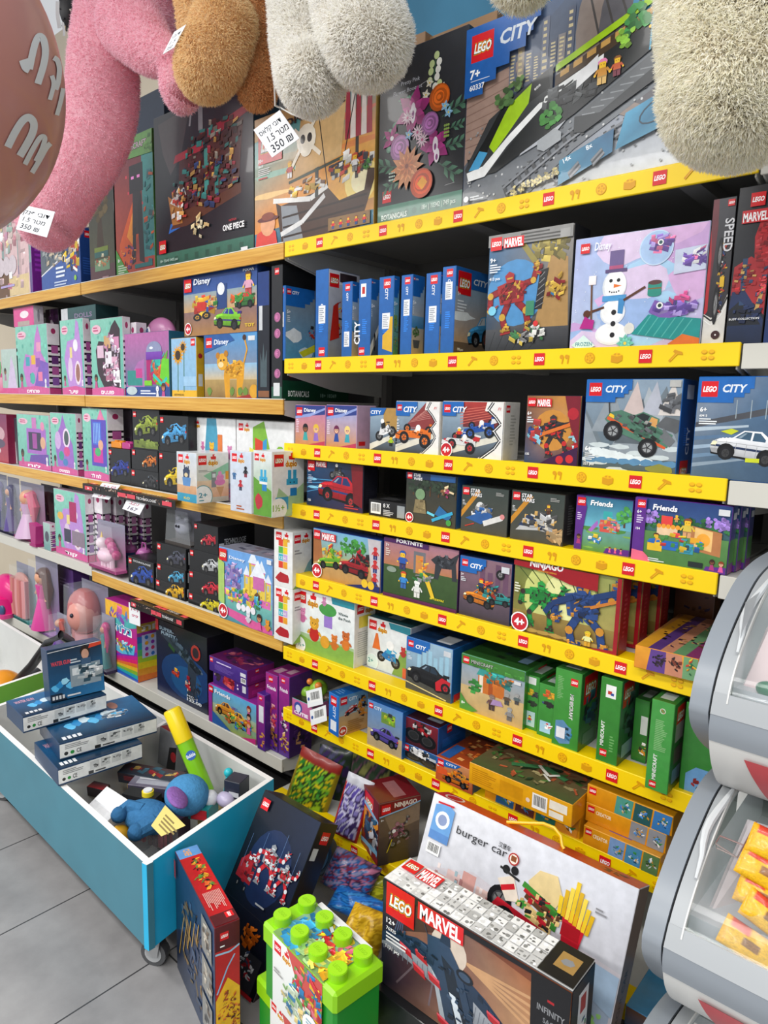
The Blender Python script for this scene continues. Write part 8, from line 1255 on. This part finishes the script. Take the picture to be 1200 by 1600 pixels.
A = atZ(66,1102,.478); B = atZ(152,1081,.478); U = (B-A)[:2]
wgbox('blue water gun carton standing upright on top of the pile, with a boy pictured',(A[0]+.01,A[1]+.02,.481),U,float(np.hypot(*U)),.06,.155,wg_front,wg_end(4),None,roll=0,tilt=-.12)
def pb(p_,z): return Vector(atZ(*p_,z))
def blob(name,lab,cat,px,z,r,col,mt='plastic',nu=18,**k):
    g = G(); g.ball((0,0,0),r,col,nu=nu,nv=12,**k); o = g.build(name,mt,M=Matrix.Translation(pb(px,z))); tag(o,lab,cat); return o
# yellow and green bubble wand
a,b = pb((322,1238),.24),pb((268,1108),.47); d_ = b-a; e = empty('bubble_wand',tuple(a)); tag(e,'long bubble wand tube with a yellow cap and lime body sticking out of the bin','bubble wand')
m_ = a+d_*.62
g = G(); g.tube([(0,0,0),tuple(d_*.62)],.024,'86cc1e',n=24); pq = d_*.5; g.build('tube_body','plastic',e)
g = G(); g.tube([tuple(d_*.62),tuple(d_*.98),tuple(d_*1.0)],[.0255,.0255,.022],'f2d410',n=24); g.build('cap','plastic',e)
g = G(); nrm = (Vector(CAM)-(a+d_*.42)).normalized(); up = d_.normalized(); rt = up.cross(nrm).normalized(); nrm = rt.cross(up); s = P(g,Vector(d_*.36)+nrm*.0245-rt*.014,rt*.028,up*.05); s.ell(.5,.5,.5,'3a6ac0'); s.text('Bubble',.05,.4,.2,'e8f0f8',b=.04,w=.9); g.build('sticker','card',e)
# generic blue soft toy lying on top
e = empty('soft_toy',tuple(pb((255,1265),.27))); tag(e,'blue soft toy with a purple ear lying face down in the bin','soft toy')
M['felt'] = mat('short_pile',None,.9,spec=.1,noise=.12,nscale=120,bump=.3)
def sp_(px,z): return pb(px,z)-e.location
g = G(); g.ball(tuple(sp_((292,1242),.30)),(.062,.058,.052),'4a8aba',nu=22,nv=16); g.ball(tuple(sp_((232,1276),.27)),(.075,.05,.04),'3a6f9c',nu=20,nv=14,M=Matrix.Rotation(.3,3,'Z').to_4x4()); g.tube([tuple(sp_((225,1268),.29)),tuple(sp_((200,1262),.29)),tuple(sp_((184,1274),.285))],[.022,.022,.018],'3a6f9c'); g.ball(tuple(sp_((186,1273),.285)),.021,'33648f',nu=12); g.tube([tuple(sp_((240,1285),.28)),tuple(sp_((214,1300),.275))],[.024,.02],'3a6f9c'); g.ball(tuple(sp_((213,1300),.275)),.022,'33648f',nu=12); g.build('body','felt',e)
g = G(); g.ball(tuple(sp_((277,1246),.335)),(.05,.03,.012),'8a62a8',nu=18,nv=12,M=(Matrix.Rotation(-.5,3,'Z')@Matrix.Rotation(-.5,3,'X')).to_4x4()); g.build('ear','felt',e)
g = G(); q0,q1,q2 = sp_((258,1258),.335),sp_((290,1290),.32),sp_((236,1290),.32); g.face([tuple(q0),tuple(q2),tuple(q2+(q1-q0)*.5),tuple(q1)],'e0cf7a'); p = P(g,q2,q1-q0,q0-q2); p.fine(.2,.2,.9,.8,4,'8a7a4a'); g.build('cardboard_tag','paper',e)
# white folded carton
def loosebox(name,lab,cat,px,z,w_,d_,h_,rz,tl,col,front=None,top=None,mt='gloss',ry=0):
    Mx = Matrix.Translation(pb(px,z))@Matrix.Rotation(rz,4,'Z')@Matrix.Rotation(tl,4,'X')@Matrix.Rotation(ry,4,'Y')
    return carton(name,lab,cat,(0,0,0),w_,d_,h_,front or (lambda p: p.grad(0,0,1,1,shade(col,.8),col)),top=top,M4=Mx,col=col,mt=mt)
loosebox('white_box','plain white folded carton lying in the bin beside the blue soft toy','box',(134,1280),.222,.105,.09,.03,.05,.5,'e3e5e8',top=lambda p: (p.bg('e4e6ea','eceef0'),p.line([(0,.5),(1,.5)],.006,'b9bcc2'),p.line([(.5,.5),(0,1)],.004,'c4c7cc')))
loosebox('boxed_toy','red and grey carton standing at the back of the bin',CB,(246,1192),.22,.1,.05,.12,.0,-.1,'6f7274',lambda p: (p.bg('6a6c70','8a8c90'),p.poly([(.5,0),(1,0),(1,.7),(.6,.6)],'1c1c20'),p.ell(.85,.4,.16,'a0242c')),lambda p: p.bg('8a2024','5a5c60'))
loosebox('boxed_toy','small red and black carton tucked behind the white folded carton',CB,(122,1240),.24,.09,.03,.03,.4,.1,'2a2226',None,lambda p: p.bg('9a2a30','3a3a3e'))
loosebox('boxed_toy','dark carton with a red stripe across the middle of the bin',CB,(185,1222),.25,.2,.05,.035,.45,.15,'26303a',lambda p: (p.bg('26303a','3a2a30'),p.fine(.1,.3,.8,.8,3,'8a2a30')),lambda p: (p.bg('2a3440','4a3a3a'),bricks(p,.5,.5,.4,.3,['8a2a30','3a5a6a','c0a05a'],20,3,.08)))
loosebox('boxed_toy','violet and grey clear topped pack in the middle of the bin',CB,(200,1240),.25,.19,.05,.03,.55,.1,'4a4458',None,lambda p: (p.bg('5a5468','8a8c98'),p.rect(.1,.2,.9,.6,'9a9ca8'),p.line([(.1,.7),(.9,.8)],.03,'c9ccd4')))
loosebox('boxed_toy','small black box by the right side of the bin with a white label',CB,(350,1245),.285,.05,.05,.05,.35,0,'1f2530',lambda p: (p.bg('1c2230','2a3040'),p.rect(.3,.1,.95,.4,'b9bcc0')),lambda p: p.bg('262c3a','303646'))
blob('toy_ball','yellow ball peeping out between packs in the bin','ball',(218,1224),.24,.035,'e0b020'); blob('toy_ball','orange ball at the front corner of the bin','ball',(187,1304),.235,.025,'e0a82a')
blob('toy_ball','white soft ball beside the lime tube','ball',(328,1247),.285,.022,'d8dce2'); blob('toy_ball','lilac soft ball under the turquoise stick','ball',(352,1249),.283,(.028,.022,.02),'b8b0cc')
g = G(); a = pb((352,1240),.28); b = pb((357,1207),.33)-a; g.tube([(0,0,0),tuple(b)],.006,'1fa8b8'); g.ball(tuple(b),.013,'2ab8c4',nu=14); o = g.build('toy_stick','plastic',M=Matrix.Translation(a)); tag(o,'turquoise stick with a round tip standing in the bin','toy')
g = G(); g.box(-.03,-.03,0,.03,.03,.035,'1f8a8c'); g.box(-.02,-.034,.004,.025,-.03,.03,'c02a34'); o = g.build('toy_case','plastic',M=Matrix.Translation(pb((318,1272),.24))@Matrix.Rotation(.5,4,'Z')); tag(o,'small teal and red case under the soft toy','toy')
g = G(); g.box(-.05,-.02,0,.05,.02,.035,'17181b'); g.cyl((.02,-.0,.035),.016,.012,'e8d02a'); g.cyl((.02,0,.047),.012,.004,'d8dce0'); o = g.build('toy_torch','plastic',M=Matrix.Translation(pb((222,1258),.255))@Matrix.Rotation(.4,4,'Z')); tag(o,'black and yellow toy between the white folded carton and soft toy','toy')
e = empty('packed_toy',tuple(pb((235,1322),.165))); tag(e,'clear plastic pack with maroon pieces in the near corner of the bin','toy')
g = G(); bricks3 = random.Random(2)
for i in range(14): x,y = bricks3.uniform(-.045,.045),bricks3.uniform(-.03,.03); g.box(x,y,.02,x+.012,y+.008,.05+bricks3.uniform(0,.03),bricks3.choice(['8a2a3a','6a3a44','b04a5a','5a2a34']))
g.build('pieces','plastic',e); g = G(); g.box(-.065,-.045,0,.065,.045,.09,'ffffff'); g.build('clear_box','clear',e)
# heap of small dark packs filling the bottom of the right half and left half
r = random.Random(11)
hc = ['2a2c34','6a2a34','3a4a5a','8a8c90','4a3a5a','b09a5a','2a5a6a','a84a3a']; hn = ['charcoal','maroon','slate','grey','plum','tan','teal','brick red']
for i in range(8):
    x = -1.88+.062*i; y = .84+.035*(i % 3)*2.6+.02; 
    Mx = Matrix.Translation((x,y,.113))@Matrix.Rotation(.2+r.uniform(-.2,.2),4,'Z')
    carton('boxed_toy',hn[i]+' pack low in the heap at the bottom of the bin',CB,(x,y,.113),.055,.075,.07+.02*(i % 3),lambda p: p.bg(shade(hc[i],.7),hc[i]),M4=Mx,col=hc[i])
# left bin: hose toy, orange ball, magenta bottle
g = G(); pts = [(25,1066),(50,1040),(75,1005),(95,992),(110,1002),(116,1022)]; zs_ = [.24,.34,.44,.49,.42,.33]; a = pb(pts[0],zs_[0])
g.tube([tuple(pb(p_,z)-a) for p_,z in zip(pts,zs_)],.017,'1e1e20',n=14); g.tube([tuple(pb((30,1072),.23)-a),tuple(pb((62,1050),.26)-a)],.022,'26262a',n=12); o = g.build('toy_hose','plastic',M=Matrix.Translation(a)); tag(o,'thick black curved hose arching over the green bin','hose')
blob('toy_ball','large orange ball at the left edge of the green bin','ball',(4,1078),.195,.08,'e0901a',nu=26)
e = empty('bubble_bottle',tuple(pb((35,1093),.165))); tag(e,'magenta bubble bottle with a white cap by the orange ball','bottle')
g = G(); g.ball((0,0,.03),(.046,.046,.045),'b81a64'); g.build('bottle','plastic',e); g = G(); g.cyl((0,0,.07),.019,.022,'e6e6ea'); g.build('cap','plastic',e)
for i,(px,c,lab) in enumerate((((8,1105),'c01a6a','hot pink bottle at the very left edge'),((52,1080),'8a1040','dark pink jar behind the magenta bottle'),((60,1068),'9aa0a8','grey clear cup behind the pink jar'))): blob('toy_bottle',lab,'toy',px,.16,.04,c)
# ---------------------------------------------------------------- plush animals hanging over the top shelf
def fur(g,col,N,L,wd,seed=1,droop=.25,var=.12,tipk=1.15):
    rng = np.random.default_rng(seed); tris = []
    for f in g.f:
        f = list(f); v = [g.v[i] for i in f]
        for k in range(1,len(v)-1): tris.append((v[0],v[k],v[k+1]))
    T = np.array(tris,float); cr = np.cross(T[:,1]-T[:,0],T[:,2]-T[:,0]); ar = np.linalg.norm(cr,axis=1); ok = ar > 1e-12; T,cr,ar = T[ok],cr[ok],ar[ok]
    idx = rng.choice(len(T),N,p=ar/ar.sum()); a,b = rng.random(N),rng.random(N); fl = a+b > 1; a[fl],b[fl] = 1-a[fl],1-b[fl]
    t = T[idx]; p = t[:,0]+(t[:,1]-t[:,0])*a[:,None]+(t[:,2]-t[:,0])*b[:,None]; n = cr[idx]/ar[idx][:,None]
    # soft clumps: neighbouring fibres lean the same way
    cl = np.stack([np.sin(p[:,0]*70+p[:,2]*40),np.sin(p[:,1]*60+p[:,2]*55),np.sin(p[:,2]*80+p[:,0]*30)],1)*.45
    d1 = n+cl+rng.normal(0,.35,(N,3)); d1[:,2] -= droop*.5; d1 /= np.linalg.norm(d1,axis=1)[:,None]
    d2 = d1+rng.normal(0,.45,(N,3)); d2[:,2] -= droop*1.5; d2 /= np.linalg.norm(d2,axis=1)[:,None]
    s = np.cross(d1,rng.normal(0,1,(N,3))); s /= np.linalg.norm(s,axis=1)[:,None]; ln = L*rng.uniform(.55,1.1,N)[:,None]; w_ = wd*rng.uniform(.6,1.2,N)[:,None]
    m = p+d1*ln*.5; e = m+d2*ln*.5
    V = np.stack([p-s*w_,p+s*w_,m+s*w_*.8,m-s*w_*.8,e],1).reshape(-1,3)
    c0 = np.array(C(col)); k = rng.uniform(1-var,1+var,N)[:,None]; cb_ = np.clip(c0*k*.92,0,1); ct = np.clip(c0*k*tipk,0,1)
    return V,cb_,ct,N
def plush_mesh(name,par,g,col,N,L,wd,seed=1,**k):
    V,cb_,ct,N = fur(g,col,N,L,wd,seed,**k); nb = len(g.v); nf = len(g.f)
    me = bpy.data.meshes.new(name); base_v = np.array(g.v,float)
    allv = np.concatenate([base_v,V]); fc = [list(f) for f in g.f]; i0 = nb+5*np.arange(N)
    quads = np.stack([i0,i0+1,i0+2,i0+3],1).tolist(); tri = np.stack([i0+3,i0+2,i0+4],1).tolist()
    me.from_pydata(allv.tolist(),[],fc+quads+tri)
    a = me.color_attributes.new('Col','FLOAT_COLOR','CORNER'); nl = len(me.loops); arr = np.ones((nl,4),np.float32); nbl = sum(len(f) for f in fc)
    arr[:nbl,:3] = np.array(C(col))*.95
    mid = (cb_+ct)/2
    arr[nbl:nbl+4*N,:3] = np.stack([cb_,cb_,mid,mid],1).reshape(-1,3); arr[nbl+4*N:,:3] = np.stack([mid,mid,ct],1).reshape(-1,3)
    a.data.foreach_set('color',arr.ravel()); sm = np.zeros(len(me.polygons),bool); sm[:len(fc)] = True; me.polygons.foreach_set('use_smooth',sm); me.materials.append(M['fur']); me.update()
    o = bpy.data.objects.new(name,me); COL.objects.link(o); o.parent = par; return o
def sm_path(pts,n=5):
    out = []
    P_ = [pts[0]]+list(pts)+[pts[-1]]
    for i in range(1,len(P_)-2):
        p0,p1,p2,p3 = [np.array(q,float) for q in P_[i-1:i+3]]
        for k in range(n): t = k/n; out.append(tuple(.5*((2*p1)+(-p0+p2)*t+(2*p0-5*p1+4*p2-p3)*t*t+(-p0+3*p1-3*p2+p3)*t**3)))
    out.append(tuple(pts[-1])); return out
def plush(lab,org,limbs,col,N,L,wd,seed,name='plush_animal',body='body',string=True,**k):
    """limbs: lists of (px, py, radius in px, Y)"""
    o0 = Vector(atY(*org[:2],org[2])); e = empty(name,tuple(o0)); tag(e,lab,'plush toy')
    for nm,c,ls,frac in limbs:
        g = G()
        for l in ls:
            l = sm_path(l); pts,rr = [],[]
            for px,py,r_,Y in l: q = np.array(atY(px,py,Y)); dd = float(RC[2]@(q-CAM)); pts.append(Vector(q)-o0); rr.append(r_*dd/FPX)
            # rounded ends
            def ring(p0,p1,r0):
                d = (p0-p1).normalized(); return [(p0+d*r0*math.sin(a),max(r0*math.cos(a),1e-4)) for a in (1.52,1.3,1.0,.7,.4,.2)]
            A = ring(pts[0],pts[1],rr[0]); B = ring(pts[-1],pts[-2],rr[-1])[::-1]
            g.tube([a[0] for a in A]+pts+[b[0] for b in B],[a[1] for a in A]+rr+[b[1] for b in B],c or col,n=20,cap=False)
        plush_mesh(nm,e,g,c or col,int(N*frac),L,wd,seed,**k); seed += 1
    if string:
        g = G(); g.tube([(0,0,.1),(0,0,3.2-o0.z)],.002,'e8e8e4',n=6); g.build('hanging_cord','paper',e)
    return e
PL = .016
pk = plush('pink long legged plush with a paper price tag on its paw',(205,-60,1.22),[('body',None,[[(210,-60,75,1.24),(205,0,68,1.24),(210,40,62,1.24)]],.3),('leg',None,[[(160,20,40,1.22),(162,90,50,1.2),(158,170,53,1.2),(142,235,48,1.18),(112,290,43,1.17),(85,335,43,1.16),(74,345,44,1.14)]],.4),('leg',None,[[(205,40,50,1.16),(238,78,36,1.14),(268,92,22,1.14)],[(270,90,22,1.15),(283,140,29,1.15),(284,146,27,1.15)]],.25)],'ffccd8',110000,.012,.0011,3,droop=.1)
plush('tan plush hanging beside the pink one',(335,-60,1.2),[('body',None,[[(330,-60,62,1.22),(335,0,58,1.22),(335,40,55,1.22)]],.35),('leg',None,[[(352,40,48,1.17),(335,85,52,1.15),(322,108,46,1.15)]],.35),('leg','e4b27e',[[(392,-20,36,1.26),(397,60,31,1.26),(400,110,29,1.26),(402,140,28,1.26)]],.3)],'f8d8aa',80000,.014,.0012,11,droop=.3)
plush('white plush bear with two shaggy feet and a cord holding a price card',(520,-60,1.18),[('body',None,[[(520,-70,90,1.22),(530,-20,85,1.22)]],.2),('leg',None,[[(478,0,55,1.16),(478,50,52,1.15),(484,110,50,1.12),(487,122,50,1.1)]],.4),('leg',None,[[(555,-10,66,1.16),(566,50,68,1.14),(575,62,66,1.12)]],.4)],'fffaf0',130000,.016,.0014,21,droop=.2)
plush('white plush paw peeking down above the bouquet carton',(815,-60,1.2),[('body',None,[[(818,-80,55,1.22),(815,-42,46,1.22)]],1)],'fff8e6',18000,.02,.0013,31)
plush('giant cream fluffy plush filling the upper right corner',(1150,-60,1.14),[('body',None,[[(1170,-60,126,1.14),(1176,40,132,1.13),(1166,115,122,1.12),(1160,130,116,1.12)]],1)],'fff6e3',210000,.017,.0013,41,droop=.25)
# price cards on the plush
price_tag([(25,358),(73,371),(36,320)],'price card reading 350 on the pink plush paw',[('קנפ יבוד',.08,.68,.17,.8,'1f2430'),('1.5 רטמ',.12,.4,.17,.7,'1f2430'),('350 ₪',.1,.1,.2,.6,'1f2430')],1.03)
price_tag([(254,85),(272,74),(272,50)],'small price card between the pink and the tan plush',[('יבוד',.1,.65,.16,.7,'3a3c48'),('1.5',.2,.35,.16,.5,'3a3c48'),('350',.2,.08,.16,.5,'3a3c48')],1.06)
price_tag([(425,246),(468,216),(396,203)],'square price card hanging on a cord in front of the sunset ship carton',[('סאלק יבוד',.06,.7,.15,.8,'2a3a44'),('1.5 רטמ',.2,.4,.2,.72,'1f2430'),('350 ₪',.12,.08,.24,.75,'1f2430')],1.22,string=[(448,55,1.06),(428,100,1.09),(430,165,1.15),(437,168,1.22),(455,178,1.22),(490,190,1.25)])
# ---------------------------------------------------------------- round balloon with white lettering
cB = Vector(CAM)+Vector(ray(-205,95))*.95; RB = .245
e = empty('balloon',tuple(cB)); tag(e,'big dusty pink balloon with white Hebrew lettering at the left edge','balloon')
g = G(); g.ball((0,0,0),RB,'bd8279',nu=64,nv=40); g.tube([(0,0,-RB),(0,0,-RB-.02)],[.006,.012],'bd8279'); M['balloon'] = mat('balloon_skin',None,.35,coat=.15); 
def onball(px,py,k=1.004):
    d = Vector(ray(px,py)).normalized(); oc = Vector(CAM)-cB; b = d.dot(oc); c_ = oc.dot(oc)-(RB*k)**2; q = b*b-c_
    if q < 0: q = 0
    return oc+d*(-b-math.sqrt(q))
def stroke(g,pts,wd):
    pts = sm_path(pts,6); n = len(pts)
    L_,R2 = [],[]
    for i in range(n):
        a = pts[max(i-1,0)]; b = pts[min(i+1,n-1)]; dx,dy = b[0]-a[0],b[1]-a[1]; l = math.hypot(dx,dy) or 1
        row = [tuple(onball(pts[i][0]+(-dy/l)*wd*t,pts[i][1]+(dx/l)*wd*t)) for t in (-.5,-.17,.17,.5)]; L_.append(row)
    for i in range(n-1):
        for k in range(3): g.face([L_[i][k],L_[i][k+1],L_[i+1][k+1],L_[i+1][k]],'d9dde0',1,True)
for pts,wd in (([(37,93),(41,104),(47,108)],15),([(46,108),(50,88),(55,68),(61,57),(68,62),(71,80),(68,102),(59,131)],11),([(84,90),(90,95),(93,108),(91,128),(87,140)],8),([(81,118),(84,132),(78,156)],7),([(99,138),(95,158),(89,180)],7),([(90,2),(90,22),(93,44)],6),([(98,35),(100,48),(100,56)],4),
                ([(12,230),(24,206),(36,188),(46,184),(53,194),(49,212),(31,244)],12),([(39,257),(52,232),(63,215),(70,216),(66,232),(56,252)],8),([(50,270),(62,250),(72,232),(79,224)],8)): stroke(g,pts,wd)
g.build('skin',['balloon','paper'],e)
# speckled black ornament behind the balloon
g = G(); a = Vector(atY(106,14,1.3)); r = random.Random(4)
g.ball((0,0,0),(.03,.03,.06),'1c1a1c',nu=14)
for i in range(60):
    th,ph = r.uniform(.2,2.9),r.uniform(0,6.28); n_ = Vector((.03*math.sin(th)*math.cos(ph),.03*math.sin(th)*math.sin(ph),.06*math.cos(th))); g.tube([tuple(n_),tuple(n_*1.25)],.003,r.choice(['e8e0d0','c8b48a','2a2628','1c1a1c']),n=5)
g.tube([(0,0,.06),(0,0,.9)],.0015,'1c1a1c',n=5); o = g.build('ornament','paint',M=Matrix.Translation(a)); tag(o,'black speckled bristly ornament hanging between balloon and pink plush','ornament')
# ---------------------------------------------------------------- stacked ice cream freezers
XF = -.28
M['shell'] = mat('freezer_shell','8d949c',.35,noise=.03,nscale=4); M['shellw'] = mat('freezer_white','d9d9d6',.35); M['gap'] = mat('rubber_seal','17181a',.7)
M['shellk'] = mat('freezer_frame','a7abae',.4)
def tier(lab,outl,ib,group=None,zoff=0):
    P2 = [tuple(atX(*p,XF)[1:]) for p in outl]
    def sm(pts): return [(p[0],p[1]) for p in sm_path(pts,4)]
    top = sm(P2[:ib+1]); bot = sm(P2[ib:])
    e = empty('ice_cream_freezer',(XF+.4,P2[ib][0]+.2,P2[-1][1])); tag(e,lab,'freezer')
    def ch(g,nm,m): o = g.build(nm,m); o.parent = e; o.matrix_parent_inverse = e.matrix_basis.inverted(); return o
    def band(g,prof,x0,x1,off=0,col='ffffff',caps=True,th=.012):
        # offset along the outward normal
        q = []
        for i,(y,z) in enumerate(prof):
            a = prof[max(i-1,0)]; b = prof[min(i+1,len(prof)-1)]; dy,dz = b[0]-a[0],b[1]-a[1]; l = math.hypot(dy,dz) or 1; ny,nz = dz/l,-dy/l
            q.append(((y+ny*off,z+nz*off),(y+ny*(off-th),z+nz*(off-th))))
        for (A,a_),(B,b_) in zip(q,q[1:]):
            g.face([(x0,*A),(x0,*B),(x1,*B),(x1,*A)],col,0,True); g.face([(x0,*a_),(x1,*a_),(x1,*b_),(x0,*b_)],col)
            if caps: g.face([(x0,*A),(x0,*a_),(x0,*b_),(x0,*B)],col); g.face([(x1,*A),(x1,*B),(x1,*b_),(x1,*a_)],col)
        if caps:
            for (A,a_) in (q[0],q[-1]): g.face([(x0,*A),(x1,*A),(x1,*a_),(x0,*a_)],col)
    XE = .62
    g = G(); band(g,top+bot[1:],XF,XF+.026,0,th=.03); ch(g,'end_cap','shell')
    g = G(); band(g,top+bot[1:],XF+.026,XF+.029,-.006,th=.02); ch(g,'seal','gap')
    nl = len(top); cut = int(nl*.86)
    g = G(); band(g,top[:cut+1],XF+.029,XF+.047,-.001,th=.014); band(g,top[cut:],XF+.029,XE,.001,th=.016); g.box(XF+.029,top[0][0]-.05,top[0][1]-.012,XE,top[0][0]+.14,top[0][1]+.004); ch(g,'lid_frame','shellk')
    g = G(); band(g,top[:cut+2],XF+.047,XF+.049,.002,th=.008); ch(g,'glass_edge','shellw')
    g = G()
    for (y0,z0),(y1,z1) in zip(top[:cut],top[1:cut+1]): g.face([(XF+.049,y0,z0),(XF+.049,y1,z1),(XE,y1,z1),(XE,y0,z0)],'ffffff',0,True)
    ch(g,'glass_lid','glass')
    # moulded grip on the frame
    g = G(); a,b = top[int(nl*.3)],top[int(nl*.62)]; c0,c1_ = XF+.035,XF+.046
    gp = [top[int(nl*(.28+.045*k))] for k in range(9)]
    g.tube([(c1_-.002*0-.016*math.sin(k/8*3.14)**2*(k/8),y-.006,z+.004) for k,(y,z) in enumerate(gp)],[.002+.004*math.sin(k/8*3.14) for k in range(9)],'d4d8da',n=8); ch(g,'grip','card')
    bot0 = bot; Yb,Zb = P2[ib]; bot = sm([(Yb,Zb),(Yb+.002,Zb-.03),(Yb+.025,Zb-.08),(Yb+.07,Zb-.13),(Yb+.12,Zb-.16)]); hb = max(2,int(len(bot)*.3))
    g = G(); band(g,bot[:hb+1],XF+.029,XE,.0,th=.014); ch(g,'front_bumper','shell')
    g = G(); band(g,bot[hb:],XF+.029,XE,-.001,col='d9d9d6',th=.014)
    bb = bot[hb:]; n = len(bb)
    def rr(prof,x0a,x1a,x0b,x1b,col):
        for i in range(len(prof)-1):
            t0,t1 = i/(len(prof)-1),(i+1)/(len(prof)-1); (y0,z0),(y1,z1) = prof[i],prof[i+1]
            g.face([(x0a+(x0b-x0a)*t0,y0-.002,z0-.0015),(x0a+(x0b-x0a)*t1,y1-.002,z1-.0015),(x1a+(x1b-x1a)*t1,y1-.002,z1-.0015),(x1a+(x1b-x1a)*t0,y0-.002,z0-.0015)],col,0,True)
    k0 = max(1,int(n*.12)); rr(bb[k0:n-2],XF+.075,XF+.5,XF+.11,XF+.42,'c04a50'); ch(g,'front_belly','card')
    # liner
    yb = max(p[0] for p in P2)+.06; z0 = P2[ib][1]-.035; zt = top[0][1]-.02
    g = G(); x0,x1 = XF+.044,XE-.02; yf2 = top[cut][0]+.035
    g.face([(x0,yf2,z0+.06),(x1,yf2,z0+.06),(x1,yb,z0+.02),(x0,yb,z0+.02)],'d2d4da'); g.face([(x0,yb,z0),(x1,yb,z0),(x1,yb,zt),(x0,yb,zt)],'d6d2da'); g.face([(x0,yf2,z0+.05),(x0,yb,z0),(x0,yb,zt),(x0,yf2+.02,zt)],'cfd3d6'); g.face([(x1,yf2,z0),(x1,yb,z0),(x1,yb,zt),(x1,yf2,zt)][::-1],'cfd3d6'); g.face([(x0,yf2,z0),(x1,yf2,z0),(x1,yf2,top[cut][1]),(x0,yf2,top[cut][1])][::-1],'c0c4cc')
    ch(g,'liner','card')
    g = G(); g.box(XF+.002,yb,P2[-1][1],XE,yb+.012,top[0][1]); ch(g,'back_panel','shellw')
    return e,top,bot,(x0,x1,yf2,yb,z0,zt)
T1 = [(1200,862),(1175,878),(1150,905),(1122,958),(1100,1010),(1085,1058),(1076,1105),(1080,1135),(1100,1165),(1132,1186)]
T2 = [(1145,1184),(1122,1192),(1092,1225),(1062,1285),(1036,1350),(1016,1410),(1003,1462),(1004,1492),(1020,1520),(1052,1540)]
T3 = [(1068,1538),(1046,1546),(1012,1588),(985,1640),(962,1700),(945,1760),(935,1800),(938,1835),(950,1865),(980,1890)]
f1_ = tier('upper ice cream freezer at right with curved glass and a red stripe below',T1,6)
f2_ = tier('middle ice cream freezer with yellow ice cream packets behind its glass',T2,6)
f3_ = tier('lowest ice cream freezer, only its top corner in the frame',T3,6)
g = G(); z = min(v[1] for v in [atX(*p,XF)[1:] for p in T3]); g.box(XF+.05,1.02,0,.6,1.3,z+.0); o = g.build('freezer_plinth','shellw'); tag(o,'white plinth under the freezer stack','plinth')
def pat_ice(u,v,r):
    if u < .08 or u > .92: return shade('e0a818',r.uniform(.8,1.2))
    if .3 < u < .6 and .35 < v < .65: return shade('8a5a2a',r.uniform(.7,1.4))
    if v > .7 and u < .4: return shade('c8402a',r.uniform(.8,1.3))
    return shade('e8b414',r.uniform(.75,1.15))
def pack(px,py,wpx,rz,lab,seed,Y):
    c_ = Vector(atY(px,py,Y)); dd = float(RC[2]@(np.array(c_)-CAM)); sz = wpx*dd/FPX
    U = Vector((math.cos(rz),.15,math.sin(rz))).normalized()*sz; V = Vector((-math.sin(rz)*.5,.5,.7)).normalized()*sz*.48
    pillow('ice_cream_packet',lab,'ice cream',c_-U/2-V/2,U,V,.018,pat_ice,seed=seed)
for i,(px,py,rz,Y,lab) in enumerate(((1222,1330,-.2,.99,'yellow ice cream packet at the top of the row behind the glass'),(1205,1368,-.3,.975,'second yellow ice cream packet from the top, red spot at its left'),(1203,1408,-.2,.965,'third yellow ice cream packet with a brown picture'),(1210,1440,-.45,.95,'fourth yellow ice cream packet, tilted, above the lying one'),(1176,1480,-.35,.925,'yellow ice cream packet lying lowest with a barcode, near the glass'))):
    pack(px,py,96,rz,lab,31+i,Y)
def sheet(name,lab,cat,pts,col):
    A = [Vector(atY(x,y,Y)) for x,y,Y in pts]; g = G(); g.face([tuple(v-A[0]) for v in A],col); g.face([tuple(v-A[0]+Vector((.004,0,0))) for v in A[::-1]],col); tag(g.build(name,'card',M=Matrix.Translation(A[0])),lab,cat)
sheet('divider_board','pale divider board slanting inside the middle freezer','divider',((1155,1440,1.02),(1100,1436,.96),(1168,1280,1.1),(1200,1290,1.12)),'e3dade')
g = G(); Q = [Vector(atY(*p,1.0)) for p in ((1118,1318),(1125,1306),(1163,1321),(1152,1340),(1120,1325),(1118,1318),(1152,1340),(1182,1284))]; g.tube([tuple(p-Q[0]) for p in Q],.0012,'8a6a66',n=6); tag(g.build('wire_hook','plastic',M=Matrix.Translation(Q[0])),'thin wire hook behind the middle freezer glass','hook')
sheet('frosted_sheet','pale pink frosted sheet inside the upper freezer','liner sheet',((1158,1080,1.08),(1212,1092,1.08),(1225,930,1.12),(1196,985,1.12)),'f0d8da')
A = Vector(atY(1200,1078,1.06)); g = G(); g.ball((0,0,0),(.016,.01,.012),'1f6a4a',nu=14); tag(g.build('ice_cream_packet','plastic',M=Matrix.Translation(A)),'dark green packet at the right edge inside the upper freezer','ice cream')
